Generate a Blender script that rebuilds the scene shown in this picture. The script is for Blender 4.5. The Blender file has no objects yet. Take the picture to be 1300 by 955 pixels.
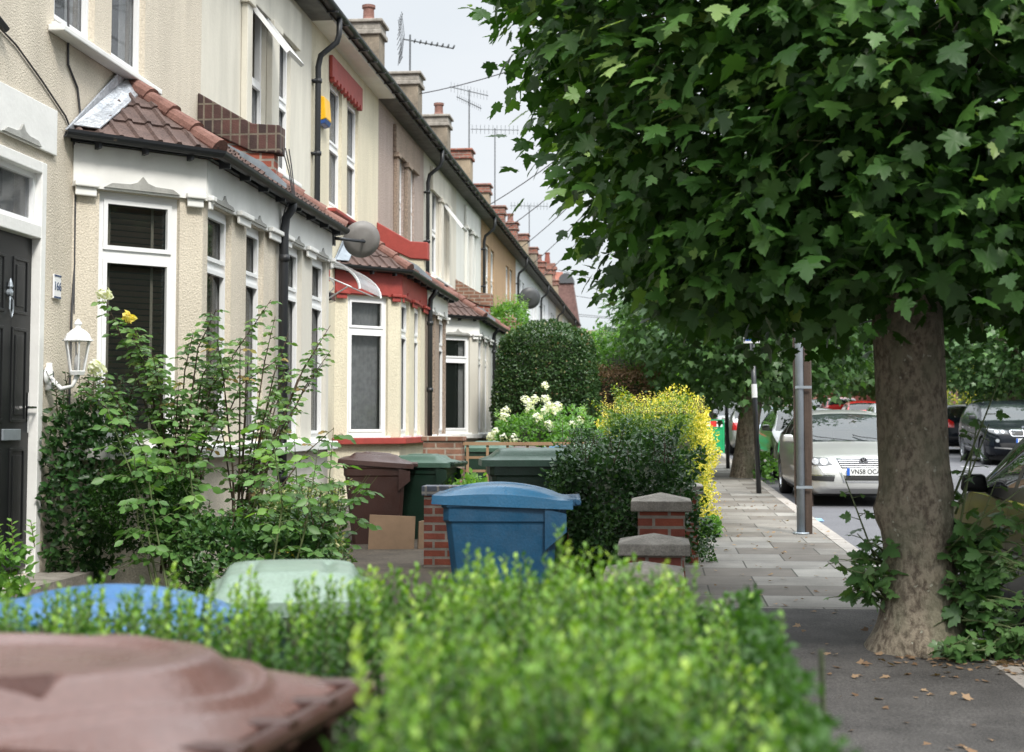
import bpy, bmesh, math, random
import numpy as np
from mathutils import Vector, Matrix
from mathutils.bvhtree import BVHTree
PI = math.pi
R = math.radians
random.seed(7)
RNG = np.random.default_rng(7)
scene = bpy.context.scene
COL = scene.collection

# ------------------------------------------------------------------ camera, sky, sun, exposure
cam_d = bpy.data.cameras.new('camera')
cam = bpy.data.objects.new('camera', cam_d)
COL.objects.link(cam)
cam.location = (0, 0, 1.40)
cam.rotation_euler = (R(90 + 3.39), 0, R(5.85))
cam_d.lens = 50; cam_d.sensor_width = 36; cam_d.shift_y = -0.0342
cam_d.clip_start = 0.05; cam_d.clip_end = 6000
cam_d.dof.use_dof = True; cam_d.dof.focus_distance = 12.0; cam_d.dof.aperture_fstop = 3.5
scene.camera = cam

world = bpy.data.worlds.new('World'); scene.world = world; world.use_nodes = True
wn = world.node_tree.nodes; wl = world.node_tree.links
for n in list(wn): wn.remove(n)
wout = wn.new('ShaderNodeOutputWorld')
SUN_EL, SUN_AZ = 46.0, 152.0           # azimuth: clockwise from +Y towards +X
sky = wn.new('ShaderNodeTexSky'); sky.sky_type = 'NISHITA'; sky.sun_disc = False
sky.sun_elevation = R(SUN_EL); sky.sun_rotation = R(SUN_AZ); sky.dust_density = 2.0
bg1 = wn.new('ShaderNodeBackground'); bg1.inputs['Strength'].default_value = 0.10
wl.new(sky.outputs[0], bg1.inputs[0])
tc = wn.new('ShaderNodeTexCoord'); sep = wn.new('ShaderNodeSeparateXYZ')
wl.new(tc.outputs['Generated'], sep.inputs[0])
mr = wn.new('ShaderNodeMapRange'); mr.inputs['From Min'].default_value = 0.30; mr.inputs['From Max'].default_value = 1.0
mr.inputs['To Min'].default_value = 0.64; mr.inputs['To Max'].default_value = 3.4
wl.new(sep.outputs['Z'], mr.inputs['Value'])
mp = wn.new('ShaderNodeMapping'); mp.inputs['Scale'].default_value = (1.2, 1.2, 4.5)
wl.new(tc.outputs['Generated'], mp.inputs[0])
nz = wn.new('ShaderNodeTexNoise'); nz.inputs['Scale'].default_value = 1.9; nz.inputs['Detail'].default_value = 5
wl.new(mp.outputs[0], nz.inputs['Vector'])
cr = wn.new('ShaderNodeValToRGB')
cr.color_ramp.elements[0].position = 0.3; cr.color_ramp.elements[0].color = (0.76, 0.82, 0.865, 1)
cr.color_ramp.elements[1].position = 0.7; cr.color_ramp.elements[1].color = (0.90, 0.92, 0.935, 1)
wl.new(nz.outputs['Fac'], cr.inputs[0])
bg2 = wn.new('ShaderNodeBackground'); wl.new(cr.outputs[0], bg2.inputs[0]); wl.new(mr.outputs[0], bg2.inputs['Strength'])
wm = wn.new('ShaderNodeMixShader'); wm.inputs[0].default_value = 0.90
wl.new(bg1.outputs[0], wm.inputs[1]); wl.new(bg2.outputs[0], wm.inputs[2]); wl.new(wm.outputs[0], wout.inputs[0])

sun_d = bpy.data.lights.new('sun', 'SUN'); sun_d.energy = 2.2; sun_d.angle = R(12); sun_d.color = (1.0, 0.95, 0.87)
sun = bpy.data.objects.new('sun', sun_d); COL.objects.link(sun)
sd = Vector((math.sin(R(SUN_AZ)) * math.cos(R(SUN_EL)), math.cos(R(SUN_AZ)) * math.cos(R(SUN_EL)), math.sin(R(SUN_EL))))
sun.rotation_euler = sd.to_track_quat('Z', 'Y').to_euler()

scene.view_settings.view_transform = 'Standard'; scene.view_settings.look = 'None'
scene.view_settings.gamma = 1.0; scene.view_settings.exposure = 0.72
scene.cycles.use_denoising = True
scene.cycles.max_bounces = 6; scene.cycles.diffuse_bounces = 3; scene.cycles.glossy_bounces = 3
scene.cycles.transmission_bounces = 4; scene.cycles.transparent_max_bounces = 8
scene.cycles.caustics_reflective = False; scene.cycles.caustics_refractive = False

# ------------------------------------------------------------------ object helpers
def tag(o, label=None, cat=None, group=None, kind=None):
    if label: o['label'] = label
    if cat: o['category'] = cat
    if group: o['group'] = group
    if kind: o['kind'] = kind
    return o

def thing(name, label, cat, loc=(0, 0, 0), rotz=0.0, group=None, kind=None):
    o = bpy.data.objects.new(name, None); COL.objects.link(o)
    o.empty_display_size = 0.2
    o.location = loc; o.rotation_euler = (0, 0, rotz)
    return tag(o, label, cat, group, kind)

def copy_tree(o, parent=None):
    c = o.copy(); COL.objects.link(c)
    if parent is not None: c.parent = parent
    for ch in list(o.children): copy_tree(ch, c)
    return c

MIR = [None]          # when set to W, meshes built are mirrored in local y about W/2

class MB:
    def __init__(self): self.v = []; self.f = []; self.m = []
    def add(self, vs, fs, mi=0):
        b = len(self.v); self.v += [tuple(p) for p in vs]
        self.f += [tuple(b + i for i in f) for f in fs]; self.m += [mi] * len(fs)
    def box(self, x0, x1, y0, y1, z0, z1, mi=0):
        self.add([(x0,y0,z0),(x1,y0,z0),(x1,y1,z0),(x0,y1,z0),(x0,y0,z1),(x1,y0,z1),(x1,y1,z1),(x0,y1,z1)],
                 [(0,3,2,1),(4,5,6,7),(0,1,5,4),(1,2,6,5),(2,3,7,6),(3,0,4,7)], mi)
    def hexa(self, p, mi=0):      # 8 points, bottom ring then top ring
        self.add(p, [(0,3,2,1),(4,5,6,7),(0,1,5,4),(1,2,6,5),(2,3,7,6),(3,0,4,7)], mi)
    def prism(self, poly, vec, mi=0):     # poly: 3d points; extruded by vec
        n = len(poly); vec = Vector(vec)
        vs = [Vector(p) for p in poly] + [Vector(p) + vec for p in poly]
        fs = [tuple(reversed(range(n))), tuple(range(n, 2*n))] + [(i, (i+1) % n, n + (i+1) % n, n + i) for i in range(n)]
        self.add(vs, fs, mi)
    def tube(self, pts, r, n=8, cap=True, mi=0):
        pts = [Vector(p) for p in pts]; rs = r if isinstance(r, (list, tuple)) else [r] * len(pts)
        rings = []; prev = None
        for i, p in enumerate(pts):
            if i == 0: d = pts[1] - p
            elif i == len(pts) - 1: d = p - pts[i-1]
            else: d = (pts[i+1] - p).normalized() + (p - pts[i-1]).normalized()
            if d.length < 1e-9: d = Vector((0, 0, 1))
            d.normalize()
            if prev is None:
                a = Vector((0, 0, 1)) if abs(d.z) < 0.9 else Vector((1, 0, 0))
                u = d.cross(a).normalized()
            else:
                u = (prev - d * prev.dot(d)).normalized()
            prev = u; w = d.cross(u)
            rings.append([p + (u * math.cos(2*PI*k/n) + w * math.sin(2*PI*k/n)) * rs[i] for k in range(n)])
        b = len(self.v)
        for rg in rings: self.v += [tuple(q) for q in rg]
        for i in range(len(rings) - 1):
            for k in range(n):
                self.f.append((b+i*n+k, b+i*n+(k+1) % n, b+(i+1)*n+(k+1) % n, b+(i+1)*n+k)); self.m.append(mi)
        if cap:
            self.f.append(tuple(b + k for k in reversed(range(n)))); self.m.append(mi)
            self.f.append(tuple(b + (len(rings)-1)*n + k for k in range(n))); self.m.append(mi)
    def lathe(self, prof, c=(0, 0, 0), n=20, axis='z', mi=0):    # prof: (r, h)
        b = len(self.v)
        for (r, h) in prof:
            for k in range(n):
                a = 2*PI*k/n; p = (r*math.cos(a), r*math.sin(a), h)
                if axis == 'x': p = (h, r*math.cos(a), r*math.sin(a))
                if axis == 'y': p = (r*math.cos(a), h, r*math.sin(a))
                self.v.append((c[0]+p[0], c[1]+p[1], c[2]+p[2]))
        for i in range(len(prof) - 1):
            for k in range(n):
                self.f.append((b+i*n+k, b+i*n+(k+1) % n, b+(i+1)*n+(k+1) % n, b+(i+1)*n+k)); self.m.append(mi)
    # box in a wall frame F = (origin, t, n): a along wall, d outward, z up
    def fbox(self, F, a0, a1, d0, d1, z0, z1, mi=0):
        o, t, nn = F
        def P(a, d, z): return (o[0]+t[0]*a+nn[0]*d, o[1]+t[1]*a+nn[1]*d, z)
        self.hexa([P(a0,d0,z0),P(a1,d0,z0),P(a1,d1,z0),P(a0,d1,z0),P(a0,d0,z1),P(a1,d0,z1),P(a1,d1,z1),P(a0,d1,z1)], mi)
    def build(self, name, mats, parent=None, smooth=False, bevel=0.0, bseg=2, subsurf=0, recalc=True):
        if not isinstance(mats, (list, tuple)): mats = [mats]
        me = bpy.data.meshes.new(name)
        vs = self.v
        if MIR[0] is not None: vs = [(x, MIR[0] - y, z) for (x, y, z) in vs]
        me.from_pydata(vs, [], self.f)
        for m in mats: me.materials.append(m)
        me.polygons.foreach_set('material_index', self.m)
        if recalc:
            bm = bmesh.new(); bm.from_mesh(me); bmesh.ops.recalc_face_normals(bm, faces=bm.faces); bm.to_mesh(me); bm.free()
        if smooth: me.polygons.foreach_set('use_smooth', [True] * len(me.polygons))
        o = bpy.data.objects.new(name, me); COL.objects.link(o)
        if parent is not None: o.parent = parent
        if bevel:
            md = o.modifiers.new('bevel', 'BEVEL'); md.width = bevel; md.segments = bseg; md.limit_method = 'ANGLE'; md.angle_limit = R(40)
        if subsurf:
            md = o.modifiers.new('subsurf', 'SUBSURF'); md.levels = subsurf; md.render_levels = subsurf
        return o

def frame(p0, p1):      # plan frame, outward normal to the right of travel reversed: chosen toward +x side
    t = Vector((p1[0]-p0[0], p1[1]-p0[1])); L = t.length; t /= L
    n = Vector((t.y, -t.x))
    return ((p0[0], p0[1]), (t.x, t.y), (n.x, n.y)), L

def text_part(s, size, mat, parent, loc, rot, extrude=0.002, name='lettering', align='CENTER', xs=1.0):
    cu = bpy.data.curves.new(name, 'FONT'); cu.body = s; cu.size = size; cu.extrude = extrude
    cu.align_x = align; cu.align_y = 'CENTER'; cu.offset = size*0.012
    tmp = bpy.data.objects.new('t', cu); COL.objects.link(tmp)
    dg = bpy.context.evaluated_depsgraph_get()
    me = bpy.data.meshes.new_from_object(tmp.evaluated_get(dg))
    bpy.data.objects.remove(tmp)
    me.transform(Matrix.Diagonal((xs, 1, 1, 1)))
    me.materials.clear(); me.materials.append(mat)
    o = bpy.data.objects.new(name, me); COL.objects.link(o); o.parent = parent
    o.location = loc; o.rotation_euler = rot
    return o

# ------------------------------------------------------------------ materials
def new_mat(name):
    m = bpy.data.materials.new(name); m.use_nodes = True
    nt = m.node_tree; b = nt.nodes['Principled BSDF']
    return m, nt, b

def mat(name, col, rough=0.6, var=0.12, scale=6.0, bump=0.0, bscale=40.0, metal=0.0, spec=0.5, coat=0.0, col2=None, fine=0.0, fscale=180.0, thr=None, stretch=None, rvar=0.0):
    m, nt, b = new_mat(name); N = nt.nodes; L = nt.links
    b.inputs['Roughness'].default_value = rough; b.inputs['Metallic'].default_value = metal
    b.inputs['Specular IOR Level'].default_value = spec; b.inputs['Coat Weight'].default_value = coat
    b.inputs['Coat Roughness'].default_value = 0.04
    tcn = N.new('ShaderNodeTexCoord'); vec = tcn.outputs['Object']
    if stretch:
        mpn = N.new('ShaderNodeMapping'); mpn.inputs['Scale'].default_value = stretch; L.new(vec, mpn.inputs[0]); vec2 = mpn.outputs[0]
    else: vec2 = vec
    ns = N.new('ShaderNodeTexNoise'); ns.inputs['Scale'].default_value = scale; ns.inputs['Detail'].default_value = 6; ns.inputs['Roughness'].default_value = 0.6
    L.new(vec2, ns.inputs['Vector'])
    rp = N.new('ShaderNodeValToRGB'); e = rp.color_ramp.elements
    lo, hi = thr if thr else (0.3, 0.7)
    e[0].position = lo; e[1].position = hi
    c2 = col2 if col2 else tuple(c*(1+var) for c in col)
    c1 = col if col2 else tuple(c*(1-var) for c in col)
    e[0].color = (*c1, 1); e[1].color = (*c2, 1)
    L.new(ns.outputs['Fac'], rp.inputs[0]); out = rp.outputs[0]
    if fine:
        n2 = N.new('ShaderNodeTexNoise'); n2.inputs['Scale'].default_value = fscale; n2.inputs['Detail'].default_value = 2
        L.new(vec, n2.inputs['Vector'])
        mr_ = N.new('ShaderNodeMapRange'); mr_.inputs['From Min'].default_value = 0.3; mr_.inputs['From Max'].default_value = 0.7
        mr_.inputs['To Min'].default_value = 1-fine; mr_.inputs['To Max'].default_value = 1+fine
        L.new(n2.outputs['Fac'], mr_.inputs['Value'])
        vm = N.new('ShaderNodeVectorMath'); vm.operation = 'SCALE'; L.new(out, vm.inputs[0]); L.new(mr_.outputs[0], vm.inputs['Scale']); out = vm.outputs[0]
    L.new(out, b.inputs['Base Color'])
    if rvar:
        n4 = N.new('ShaderNodeTexNoise'); n4.inputs['Scale'].default_value = 7; n4.inputs['Detail'].default_value = 8; n4.inputs['Roughness'].default_value = .7
        L.new(vec, n4.inputs['Vector']); m4 = N.new('ShaderNodeMapRange'); m4.inputs['From Min'].default_value = .35; m4.inputs['From Max'].default_value = .65
        m4.inputs['To Min'].default_value = rough-rvar; m4.inputs['To Max'].default_value = rough+rvar; L.new(n4.outputs['Fac'], m4.inputs['Value']); L.new(m4.outputs[0], b.inputs['Roughness'])
    if bump:
        n3 = N.new('ShaderNodeTexNoise'); n3.inputs['Scale'].default_value = bscale; n3.inputs['Detail'].default_value = 4
        L.new(vec, n3.inputs['Vector'])
        bp = N.new('ShaderNodeBump'); bp.inputs['Strength'].default_value = bump; bp.inputs['Distance'].default_value = 0.012
        L.new(n3.outputs['Fac'], bp.inputs['Height']); L.new(bp.outputs[0], b.inputs['Normal'])
    return m

def brick_mat(name, c1, c2, mortar, bw=0.225, bh=0.075, ms=0.012, axis='xz', bump=0.5, off=0.5, rough=0.85):
    m, nt, b = new_mat(name); N = nt.nodes; L = nt.links
    b.inputs['Roughness'].default_value = rough
    tcn = N.new('ShaderNodeTexCoord'); sp = N.new('ShaderNodeSeparateXYZ'); L.new(tcn.outputs['Object'], sp.inputs[0])
    cb = N.new('ShaderNodeCombineXYZ')
    if axis == 'xz':
        ad = N.new('ShaderNodeMath'); ad.operation = 'ADD'; L.new(sp.outputs['X'], ad.inputs[0]); L.new(sp.outputs['Y'], ad.inputs[1])
        L.new(ad.outputs[0], cb.inputs[0]); L.new(sp.outputs['Z'], cb.inputs[1])
    else:
        L.new(sp.outputs[axis[0].upper()], cb.inputs[0]); L.new(sp.outputs[axis[1].upper()], cb.inputs[1])
    bt = N.new('ShaderNodeTexBrick'); L.new(cb.outputs[0], bt.inputs['Vector'])
    bt.inputs['Scale'].default_value = 1.0; bt.inputs['Brick Width'].default_value = bw; bt.inputs['Row Height'].default_value = bh
    bt.inputs['Mortar Size'].default_value = ms; bt.inputs['Mortar Smooth'].default_value = 0.2; bt.offset = off
    bt.inputs['Color1'].default_value = (*c1, 1); bt.inputs['Color2'].default_value = (*c2, 1); bt.inputs['Mortar'].default_value = (*mortar, 1)
    ns = N.new('ShaderNodeTexNoise'); ns.inputs['Scale'].default_value = 9; ns.inputs['Detail'].default_value = 6; L.new(tcn.outputs['Object'], ns.inputs['Vector'])
    mr_ = N.new('ShaderNodeMapRange'); mr_.inputs['From Min'].default_value = .3; mr_.inputs['From Max'].default_value = .7
    mr_.inputs['To Min'].default_value = .72; mr_.inputs['To Max'].default_value = 1.2; L.new(ns.outputs['Fac'], mr_.inputs['Value'])
    vm = N.new('ShaderNodeVectorMath'); vm.operation = 'SCALE'; L.new(bt.outputs['Color'], vm.inputs[0]); L.new(mr_.outputs[0], vm.inputs['Scale'])
    L.new(vm.outputs[0], b.inputs['Base Color'])
    n3 = N.new('ShaderNodeTexNoise'); n3.inputs['Scale'].default_value = 60; L.new(tcn.outputs['Object'], n3.inputs['Vector'])
    sb = N.new('ShaderNodeMath'); sb.operation = 'MULTIPLY_ADD'; sb.inputs[1].default_value = -1.0; L.new(bt.outputs['Fac'], sb.inputs[0]); L.new(n3.outputs['Fac'], sb.inputs[2])
    bp = N.new('ShaderNodeBump'); bp.inputs['Strength'].default_value = bump; bp.inputs['Distance'].default_value = 0.008
    L.new(sb.outputs[0], bp.inputs['Height']); L.new(bp.outputs[0], b.inputs['Normal'])
    return m

def leaf_mat(name, stops, rough=0.45, trans=0.35, spec=0.5):
    m, nt, b = new_mat(name); N = nt.nodes; L = nt.links
    b.inputs['Roughness'].default_value = rough; b.inputs['Specular IOR Level'].default_value = spec
    at = N.new('ShaderNodeAttribute'); at.attribute_name = 'var'
    rp = N.new('ShaderNodeValToRGB'); el = rp.color_ramp.elements
    while len(el) < len(stops): el.new(0.5)
    for i, (p, c) in enumerate(stops): el[i].position = p; el[i].color = (*c, 1)
    L.new(at.outputs['Fac'], rp.inputs[0]); L.new(rp.outputs[0], b.inputs['Base Color'])
    tr = N.new('ShaderNodeBsdfTranslucent')
    vm = N.new('ShaderNodeVectorMath'); vm.operation = 'MULTIPLY'; vm.inputs[1].default_value = (1.5, 1.6, 0.6); L.new(rp.outputs[0], vm.inputs[0])
    L.new(vm.outputs[0], tr.inputs['Color'])
    mx = N.new('ShaderNodeMixShader'); mx.inputs[0].default_value = trans
    out = N['Material Output']; L.new(b.outputs[0], mx.inputs[1]); L.new(tr.outputs[0], mx.inputs[2]); L.new(mx.outputs[0], out.inputs[0])
    return m

def glass_mat(name, tint=(0.02, 0.025, 0.025), through=0.45, rough=0.02, blend=0.5):
    m, nt, b = new_mat(name); N = nt.nodes; L = nt.links
    b.inputs['Base Color'].default_value = (*tint, 1); b.inputs['Roughness'].default_value = rough
    b.inputs['Specular IOR Level'].default_value = 0.9
    tp = N.new('ShaderNodeBsdfTransparent'); mx = N.new('ShaderNodeMixShader'); mx.inputs[0].default_value = through
    L.new(b.outputs[0], mx.inputs[1]); L.new(tp.outputs[0], mx.inputs[2]); L.new(mx.outputs[0], N['Material Output'].inputs[0])
    return m

M = {}
M['upvc'] = mat('white_upvc', (0.80, 0.81, 0.82), 0.35, 0.03, 2)
M['white_paint'] = mat('white_paint', (0.76, 0.76, 0.74), 0.6, 0.06, 4, bump=0.15, bscale=30)
M['white_dirty'] = mat('weathered_white_paint', (0.52, 0.53, 0.51), 0.7, 0, 7, col2=(0.74, 0.74, 0.72), thr=(0.32, 0.5), bump=0.2, bscale=30)
M['red_paint'] = mat('red_masonry_paint', (0.30, 0.045, 0.035), 0.6, 0.15, 8, bump=0.3, bscale=50)
M['black_plastic'] = mat('black_plastic', (0.016, 0.018, 0.02), 0.4, 0.3, 5)
M['black_paint'] = mat('black_gloss_paint', (0.012, 0.014, 0.018), 0.28, 0.15, 3, coat=0.3)
M['iron'] = mat('old_black_iron', (0.018, 0.02, 0.024), 0.5, 0, 14, col2=(0.16, 0.13, 0.10), thr=(0.66, 0.76))
M['tile'] = mat('brown_roof_tile', (0.065, 0.042, 0.037), 0.85, 0, 5, col2=(0.14, 0.092, 0.080), thr=(0.3, 0.7), fine=0.25, fscale=60, bump=0.4, bscale=60)
M['ridge'] = mat('red_ridge_tile', (0.13, 0.058, 0.045), 0.85, 0, 8, col2=(0.24, 0.125, 0.10), fine=0.2, fscale=70, bump=0.4, bscale=50)
M['orange_tile'] = mat('orange_clay_tile', (0.42, 0.15, 0.08), 0.85, 0.2, 6, fine=0.15, fscale=50)
M['mainroof'] = mat('slate_roof', (0.10, 0.085, 0.08), 0.8, 0.25, 4, fine=0.2, fscale=40)
M['lead'] = mat('lead_sheet', (0.26, 0.30, 0.34), 0.45, 0.25, 6, metal=0.3, bump=0.3, bscale=20)
M['foil'] = mat('silver_flashing', (0.30, 0.32, 0.35), 0.4, 0, 9, col2=(0.55, 0.57, 0.60), metal=0.5, bump=0.9, bscale=25, fine=0.15, fscale=40)
M['stone'] = mat('weathered_stone', (0.17, 0.155, 0.135), 0.9, 0, 8, col2=(0.36, 0.33, 0.29), fine=0.2, fscale=90, bump=0.5, bscale=50)
M['stack'] = mat('sooty_render', (0.10, 0.085, 0.065), 0.95, 0, 3, col2=(0.30, 0.25, 0.19), fine=0.15, fscale=60, bump=0.4, bscale=40)
M['stack_tan'] = mat('tan_stack_render', (0.30, 0.24, 0.17), 0.95, 0.25, 3, fine=0.15, fscale=60)
M['brick'] = brick_mat('red_brick', (0.32, 0.085, 0.05), (0.24, 0.07, 0.05), (0.32, 0.28, 0.24))
M['brick_brown'] = brick_mat('brown_brick', (0.20, 0.10, 0.065), (0.26, 0.13, 0.085), (0.30, 0.25, 0.20))
M['brick_dark'] = brick_mat('dark_soldier_brick', (0.040, 0.025, 0.024), (0.10, 0.045, 0.038), (0.16, 0.135, 0.105), bw=0.085, bh=0.145, ms=0.009, off=0.0)
M['brick_pot'] = brick_mat('chimney_brick', (0.30, 0.10, 0.065), (0.20, 0.075, 0.055), (0.22, 0.19, 0.16))
M['ornament'] = mat('grey_ornament', (0.34, 0.34, 0.32), 0.85, 0.2, 10, bump=0.3)
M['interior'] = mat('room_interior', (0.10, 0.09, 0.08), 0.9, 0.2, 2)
M['glass'] = glass_mat('window_glass', (0.018, 0.024, 0.022), 0.62)
M['glass_up'] = glass_mat('upper_window_glass', (0.16, 0.17, 0.18), 0.6)
M['curtain'] = mat('net_curtain', (0.78, 0.80, 0.80), 0.9, 0.1, 10)
M['curtain_grey'] = mat('lace_curtain', (0.55, 0.58, 0.60), 0.9, 0.25, 14)
M['blind'] = mat('venetian_blind', (0.36, 0.22, 0.16), 0.6, 0.1, 6)
M['cord'] = mat('blind_tape', (0.55, 0.52, 0.42), 0.8, 0.1, 6)
M['steel'] = mat('galvanised_steel', (0.33, 0.37, 0.41), 0.45, 0.15, 7, metal=0.5, bump=0.1)
M['chrome'] = mat('chrome', (0.75, 0.76, 0.78), 0.12, 0.03, 4, metal=1.0)
M['wood_old'] = mat('weathered_timber', (0.062, 0.042, 0.032), 0.9, 0.35, 3, stretch=(14, 14, 0.7), bump=0.5, bscale=30)
M['soil'] = mat('garden_soil', (0.07, 0.055, 0.04), 0.95, 0.35, 3, fine=0.3, fscale=40, bump=0.6, bscale=25)
M['asphalt'] = mat('road_asphalt', (0.105, 0.105, 0.115), 0.85, 0.12, 0.9, fine=0.28, fscale=70, bump=0.4, bscale=110)
M['tarmac'] = mat('pavement_tarmac', (0.060, 0.056, 0.053), 0.92, 0.42, 2.6, fine=0.5, fscale=85, bump=0.8, bscale=90)
M['kerbstone'] = mat('granite_kerb', (0.30, 0.275, 0.25), 0.85, 0.16, 3, fine=0.15, fscale=60, bump=0.3)
M['paintline'] = mat('road_marking', (0.42, 0.42, 0.42), 0.8, 0.15, 9)
M['wire'] = mat('cable_sheath', (0.05, 0.05, 0.055), 0.6, 0.1, 4)
# ------------------------------------------------------------------ terrain
def gz(y):
    return float(np.interp(y, [-30, 0, 40, 70, 120, 400], [-0.1, 0, 0.51, 1.22, 2.5, 4.0]))

def strip(name, x0, x1, y0, y1, dz, m, thick=0.0, kind='structure', step=4.0, label=None):
    mb = MB(); n = max(1, int((y1 - y0) / step)); ys = [y0 + (y1-y0)*i/n for i in range(n+1)]
    for a, b in zip(ys[:-1], ys[1:]):
        za, zb = gz(a)+dz, gz(b)+dz
        if thick:
            mb.hexa([(x0,a,za-thick),(x1,a,za-thick),(x1,b,zb-thick),(x0,b,zb-thick),(x0,a,za),(x1,a,za),(x1,b,zb),(x0,b,zb)])
        else:
            mb.add([(x0,a,za),(x1,a,za),(x1,b,zb),(x0,b,zb)], [(0,1,2,3)])
    o = mb.build(name, m, recalc=bool(thick)); o['kind'] = kind
    if label: o['label'] = label
    return o

KX0, KX1 = 1.80, 1.95          # near kerb
FX0, FX1 = 10.1, 10.25         # far kerb
# ground sheet to the horizon
mb = MB(); ys = [-400, -30, 0, 40, 70, 120, 400, 3000]
for a, b in zip(ys[:-1], ys[1:]):
    za, zb = gz(a)-0.16, gz(b)-0.16
    mb.add([(-2500,a,za),(2500,a,za),(2500,b,zb),(-2500,b,zb)], [(0,1,2,3)])
g = mb.build('ground', M['soil'], recalc=False); g['kind'] = 'structure'
strip('road', KX1, FX0, -28, 118, -0.10, M['asphalt'])

# slabs: flags of uneven tone
def slab_mat():
    m, nt, b = new_mat('paving_slabs'); N = nt.nodes; L = nt.links
    b.inputs['Roughness'].default_value = 0.88
    tcn = N.new('ShaderNodeTexCoord'); sp = N.new('ShaderNodeSeparateXYZ'); L.new(tcn.outputs['Object'], sp.inputs[0])
    cb = N.new('ShaderNodeCombineXYZ'); L.new(sp.outputs['X'], cb.inputs[0]); L.new(sp.outputs['Y'], cb.inputs[1])
    bt = N.new('ShaderNodeTexBrick'); L.new(cb.outputs[0], bt.inputs['Vector']); bt.inputs['Scale'].default_value = 1
    bt.inputs['Brick Width'].default_value = 0.76; bt.inputs['Row Height'].default_value = 0.60; bt.inputs['Mortar Size'].default_value = 0.007
    bt.inputs['Color1'].default_value = (0.125, 0.110, 0.093, 1); bt.inputs['Color2'].default_value = (0.28, 0.27, 0.245, 1)
    bt.inputs['Mortar'].default_value = (0.05, 0.045, 0.035, 1); bt.inputs['Bias'].default_value = -0.25
    ns = N.new('ShaderNodeTexNoise'); ns.inputs['Scale'].default_value = 2.2; ns.inputs['Detail'].default_value = 8; L.new(tcn.outputs['Object'], ns.inputs['Vector'])
    mr_ = N.new('ShaderNodeMapRange'); mr_.inputs['From Min'].default_value = .3; mr_.inputs['From Max'].default_value = .7
    mr_.inputs['To Min'].default_value = .7; mr_.inputs['To Max'].default_value = 1.2; L.new(ns.outputs['Fac'], mr_.inputs['Value'])
    n2 = N.new('ShaderNodeTexNoise'); n2.inputs['Scale'].default_value = 70; L.new(tcn.outputs['Object'], n2.inputs['Vector'])
    m2 = N.new('ShaderNodeMath'); m2.operation = 'MULTIPLY_ADD'; m2.inputs[1].default_value = 0.5; m2.inputs[2].default_value = 0.75; L.new(n2.outputs['Fac'], m2.inputs[0])
    m3 = N.new('ShaderNodeMath'); m3.operation = 'MULTIPLY'; L.new(mr_.outputs[0], m3.inputs[0]); L.new(m2.outputs[0], m3.inputs[1])
    vm = N.new('ShaderNodeVectorMath'); vm.operation = 'SCALE'; L.new(bt.outputs['Color'], vm.inputs[0]); L.new(m3.outputs[0], vm.inputs['Scale'])
    L.new(vm.outputs[0], b.inputs['Base Color'])
    iv = N.new('ShaderNodeMath'); iv.operation = 'MULTIPLY'; iv.inputs[1].default_value = -1; L.new(bt.outputs['Fac'], iv.inputs[0])
    bp = N.new('ShaderNodeBump'); bp.inputs['Strength'].default_value = 0.6; bp.inputs['Distance'].default_value = 0.01; L.new(iv.outputs[0], bp.inputs['Height']); L.new(bp.outputs[0], b.inputs['Normal'])
    return m
M['slabs'] = slab_mat()
strip('pavement', 0.22, KX0, -28, 118, 0.0, M['slabs'], thick=0.15)
strip('pavement', FX1, 12.2, -28, 118, 0.0, M['slabs'], thick=0.15)
strip('pavement', 0.22, KX0, -28, 10.1, 0.004, M['tarmac'])
for (a, b_) in ((KX0, KX1), (FX0, FX1)):
    mb = MB(); y = -27.0
    while y < 117:
        y2 = y + 0.9; j = random.uniform(-.003, .003)
        mb.hexa([(a+.002,y+.006,gz(y)-.16),(b_,y+.006,gz(y)-.16),(b_,y2-.006,gz(y2)-.16),(a+.002,y2-.006,gz(y2)-.16),
                 (a+.002,y+.006,gz(y)+.004+j),(b_,y+.006,gz(y)+.002+j),(b_,y2-.006,gz(y2)+.002+j),(a+.002,y2-.006,gz(y2)+.004+j)])
        y = y2
    o = mb.build('kerb', M['kerbstone']); o['kind'] = 'structure'
strip('garden_ground', -9.0, 0.22, -28, 118, -0.02, M['soil'], thick=0.1)
strip('garden_ground', 12.2, 40, -28, 118, -0.02, M['soil'], thick=0.1)
# parking bay dashes on the far side of the road
for k in range(14):
    y = 23 + k*3.2
    mb = MB(); za = gz(y)-.096
    mb.add([(7.55,y,za),(7.65,y,za),(7.65,y+1.1,gz(y+1.1)-.096),(7.55,y+1.1,gz(y+1.1)-.096)], [(0,1,2,3)])
    if k % 2 == 0:
        mb.add([(7.66,y,za),(8.3,y,za),(8.3,y+.1,za),(7.66,y+.1,za)], [(0,1,2,3)])
    o = mb.build('road_marking', M['paintline'], recalc=False); o['kind'] = 'structure'

# ------------------------------------------------------------------ terraced houses
W = 4.2
FX = -4.2
S0 = 8.47
BU0, BU1, BV = 1.36, 2.09, 0.73       # bay plan

def wall_open(mb, F, a0, a1, z0, z1, ops, d0, d1, mi=0):
    """wall as boxes butted round its openings"""
    As = sorted(set([a0, a1] + [o[0] for o in ops] + [o[1] for o in ops]))
    for p, q in zip(As[:-1], As[1:]):
        if q - p < 1e-6: continue
        mid = (p+q)/2; here = sorted([o for o in ops if o[0] < mid < o[1]], key=lambda o: o[2])
        z = z0
        for o in here:
            if o[2] - z > 1e-6: mb.fbox(F, p, q, d0, d1, z, o[2], mi)
            z = o[3]
        if z1 - z > 1e-6: mb.fbox(F, p, q, d0, d1, z, z1, mi)

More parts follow.
